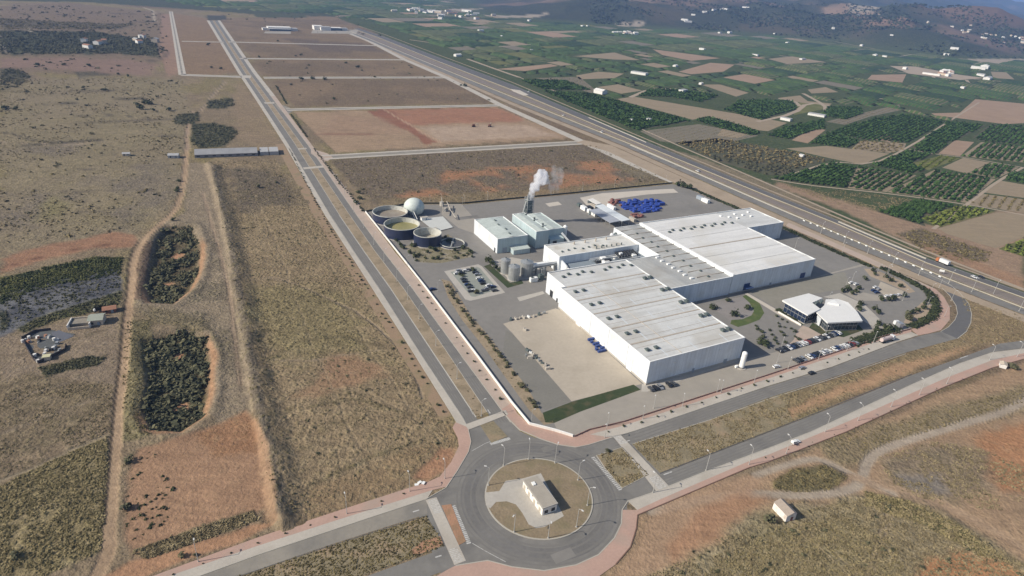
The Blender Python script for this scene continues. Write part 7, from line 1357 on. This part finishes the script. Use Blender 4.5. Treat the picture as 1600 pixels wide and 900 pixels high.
flat('yard', [(490, 44), (560, 47), (556, 53), (486, 52)], M_YARD2, .08); flat('yard', [(415, 49), (455, 49), (454, 53), (412, 52)], M_YARD2, .08)
# ================================================================ STEAM
def steam(name, cen, label, dens, seed):
    """a chain of swelling puffs merged into one soft closed body"""
    mb = bmesh.new()
    for (x, y, z, r, rz) in cen:
        s = bmesh.ops.create_icosphere(mb, subdivisions=3, radius=1.0); rr_ = np.random.default_rng(seed+int(z*10))
        for v in s['verts']:
            n = 1+.22*math.sin(v.co.x*4+z)+.18*math.sin(v.co.y*5+z*2)+.12*math.sin(v.co.z*7+z); v.co = Vector((x+v.co.x*r*n, y+v.co.y*r*n, z+v.co.z*rz*n))
    me = bpy.data.meshes.new(name); mb.to_mesh(me); mb.free(); o = link(name, me)
    rm = o.modifiers.new('merge', 'REMESH'); rm.mode = 'VOXEL'; rm.voxel_size = .6
    m = bpy.data.materials.new(name+'_vapour'); m.use_nodes = True; nt = m.node_tree; N, L = nt.nodes, nt.links; N.remove(N['Principled BSDF'])
    pv = N.new('ShaderNodeVolumePrincipled'); pv.inputs['Color'].default_value = (.97, .97, .98, 1); pv.inputs['Anisotropy'].default_value = .2
    tc = N.new('ShaderNodeTexCoord'); n = N.new('ShaderNodeTexNoise'); n.inputs['Scale'].default_value = .22; n.inputs['Detail'].default_value = 4; L.new(tc.outputs['Object'], n.inputs['Vector'])
    mr = N.new('ShaderNodeMapRange'); mr.inputs['From Min'].default_value = .38; mr.inputs['From Max'].default_value = .62; mr.inputs['To Min'].default_value = dens*.02; mr.inputs['To Max'].default_value = dens; L.new(n.outputs[0], mr.inputs['Value']); L.new(mr.outputs[0], pv.inputs['Density']); L.new(pv.outputs[0], N['Material Output'].inputs['Volume']); me.materials.append(m)
    return tag(o, label, kind='stuff')
def up(px, py):     # height over the tower whose picture place is px, py in the plane of the tower
    pass
tx, ty = TW[0]-1, TW[1]
def atz(px, py, y):
    """point of the sight line at depth y"""
    d = (px-800)*RI+(450-py)*UP+F*FW; t = y/d[1]; return d[0]*t, H+d[2]*t
ch = []
for px, py, r in [(829, 311, 1.5), (829.5, 308, 1.9), (831, 303, 2.4), (833, 298, 2.9), (835, 293, 3.3), (838, 288, 3.6), (841, 283, 4.1), (845, 279, 4.2), (843, 273, 3.4), (850, 283, 3.4), (852, 274, 3.2), (847, 268, 2.2)]:
    x, z = atz(px, py, ty); ch.append((x, ty+random.uniform(-.5, .5), z, r, r*1.05))
steam('steam_plume', ch, 'dense white steam leaning away from the stack', .8, 1)
ch = []
for px, py, r in [(866, 290, 4.5), (870, 283, 5.), (872, 276, 5.), (870, 268, 4.2), (862, 296, 3.)]:
    x, z = atz(px, py, ty+6); ch.append((x, ty+6, z, r, r*1.2))
steam('steam_wisp', ch, 'thin pale wisp of drifting steam', .06, 2)
for r_ in [o for o in list(SC.objects) if o.parent is None and o.type == 'EMPTY']:
    rf = [c for c in r_.children if c.name.split('.')[0] == 'roof']; wl = [c for c in r_.children if c.name.split('.')[0] == 'wall']
    for c in list(r_.children):
        n_ = c.name.split('.')[0]
        if rf and n_ in ('roof_vent', 'roof_fan', 'skylight', 'gutter', 'roof_seam', 'roof_walkway', 'ridge_flashing', 'roof_box', 'roof_skylight', 'roof_stack', 'roof_chimney'): c.parent = rf[0]
        if wl and n_ in ('parapet_cap', 'downpipe', 'wall_lamp', 'wall_base'): c.parent = wl[0]
# ================================================================ LIGHT, AIR, CAMERA
SUN_EL = math.radians(34.); SH = math.radians(19.)      # shadows point along SH
sun_dir = Vector((-math.cos(SH)*math.cos(SUN_EL), -math.sin(SH)*math.cos(SUN_EL), math.sin(SUN_EL)))
sl = bpy.data.lights.new('sun', 'SUN'); sl.energy = SUN_E; sl.angle = math.radians(.53); sl.color = (1., .925, .81)
so = bpy.data.objects.new('sun', sl); COL.objects.link(so); so.rotation_euler = (-sun_dir).to_track_quat('-Z', 'Y').to_euler(); so.location = (0, 0, 900)
w = bpy.data.worlds.new('World'); SC.world = w; w.use_nodes = True; nt = w.node_tree; bg = nt.nodes['Background']; sk = nt.nodes.new('ShaderNodeTexSky'); sk.sky_type = 'NISHITA'; sk.sun_disc = False
sk.sun_elevation = SUN_EL; sk.sun_rotation = math.atan2(sun_dir.x, sun_dir.y); sk.altitude = 60; sk.air_density = 1.; sk.dust_density = 1.6; sk.ozone_density = 1.; nt.links.new(sk.outputs[0], bg.inputs[0]); bg.inputs[1].default_value = SKY_E
hb = MB(); hb.box((0, 0, -6), (48000, 48000, 6+560)); hz_o = hb.build('haze', None) if False else None
me = bpy.data.meshes.new('haze'); me.from_pydata(hb.v, [], hb.f); ho = bpy.data.objects.new('haze', me); COL.objects.link(ho); tag(ho, 'pale blue air between the camera and the far hills', kind='stuff')
hm2 = bpy.data.materials.new('haze_air'); hm2.use_nodes = True; nt = hm2.node_tree; nt.nodes.remove(nt.nodes['Principled BSDF']); pv = nt.nodes.new('ShaderNodeVolumePrincipled'); pv.inputs['Color'].default_value = HAZE_C; pv.inputs['Density'].default_value = HAZE_D; pv.inputs['Anisotropy'].default_value = .0; nt.links.new(pv.outputs[0], nt.nodes['Material Output'].inputs['Volume']); me.materials.append(hm2)
cd = bpy.data.cameras.new('camera'); co = bpy.data.objects.new('camera', cd); COL.objects.link(co); SC.camera = co; cd.sensor_width = 36.; cd.lens = F/1600*36.; cd.clip_start = 1.; cd.clip_end = 60000.
mm = Matrix(((RI[0], UP[0], -FW[0]), (RI[1], UP[1], -FW[1]), (RI[2], UP[2], -FW[2]))).to_4x4(); mm.translation = Vector((0, 0, H)); co.matrix_world = mm
SC.view_settings.view_transform = 'Standard'; SC.view_settings.look = 'None'; SC.view_settings.gamma = 1; SC.view_settings.exposure = EXPO; SC.view_settings.use_curve_mapping = False
SC.render.engine = 'CYCLES'; SC.cycles.use_denoising = True; SC.cycles.max_bounces = 24; SC.cycles.diffuse_bounces = 3; SC.cycles.transparent_max_bounces = 6; SC.cycles.volume_bounces = 22; SC.cycles.glossy_bounces = 3; SC.cycles.volume_step_rate = 1.; SC.cycles.volume_max_steps = 128
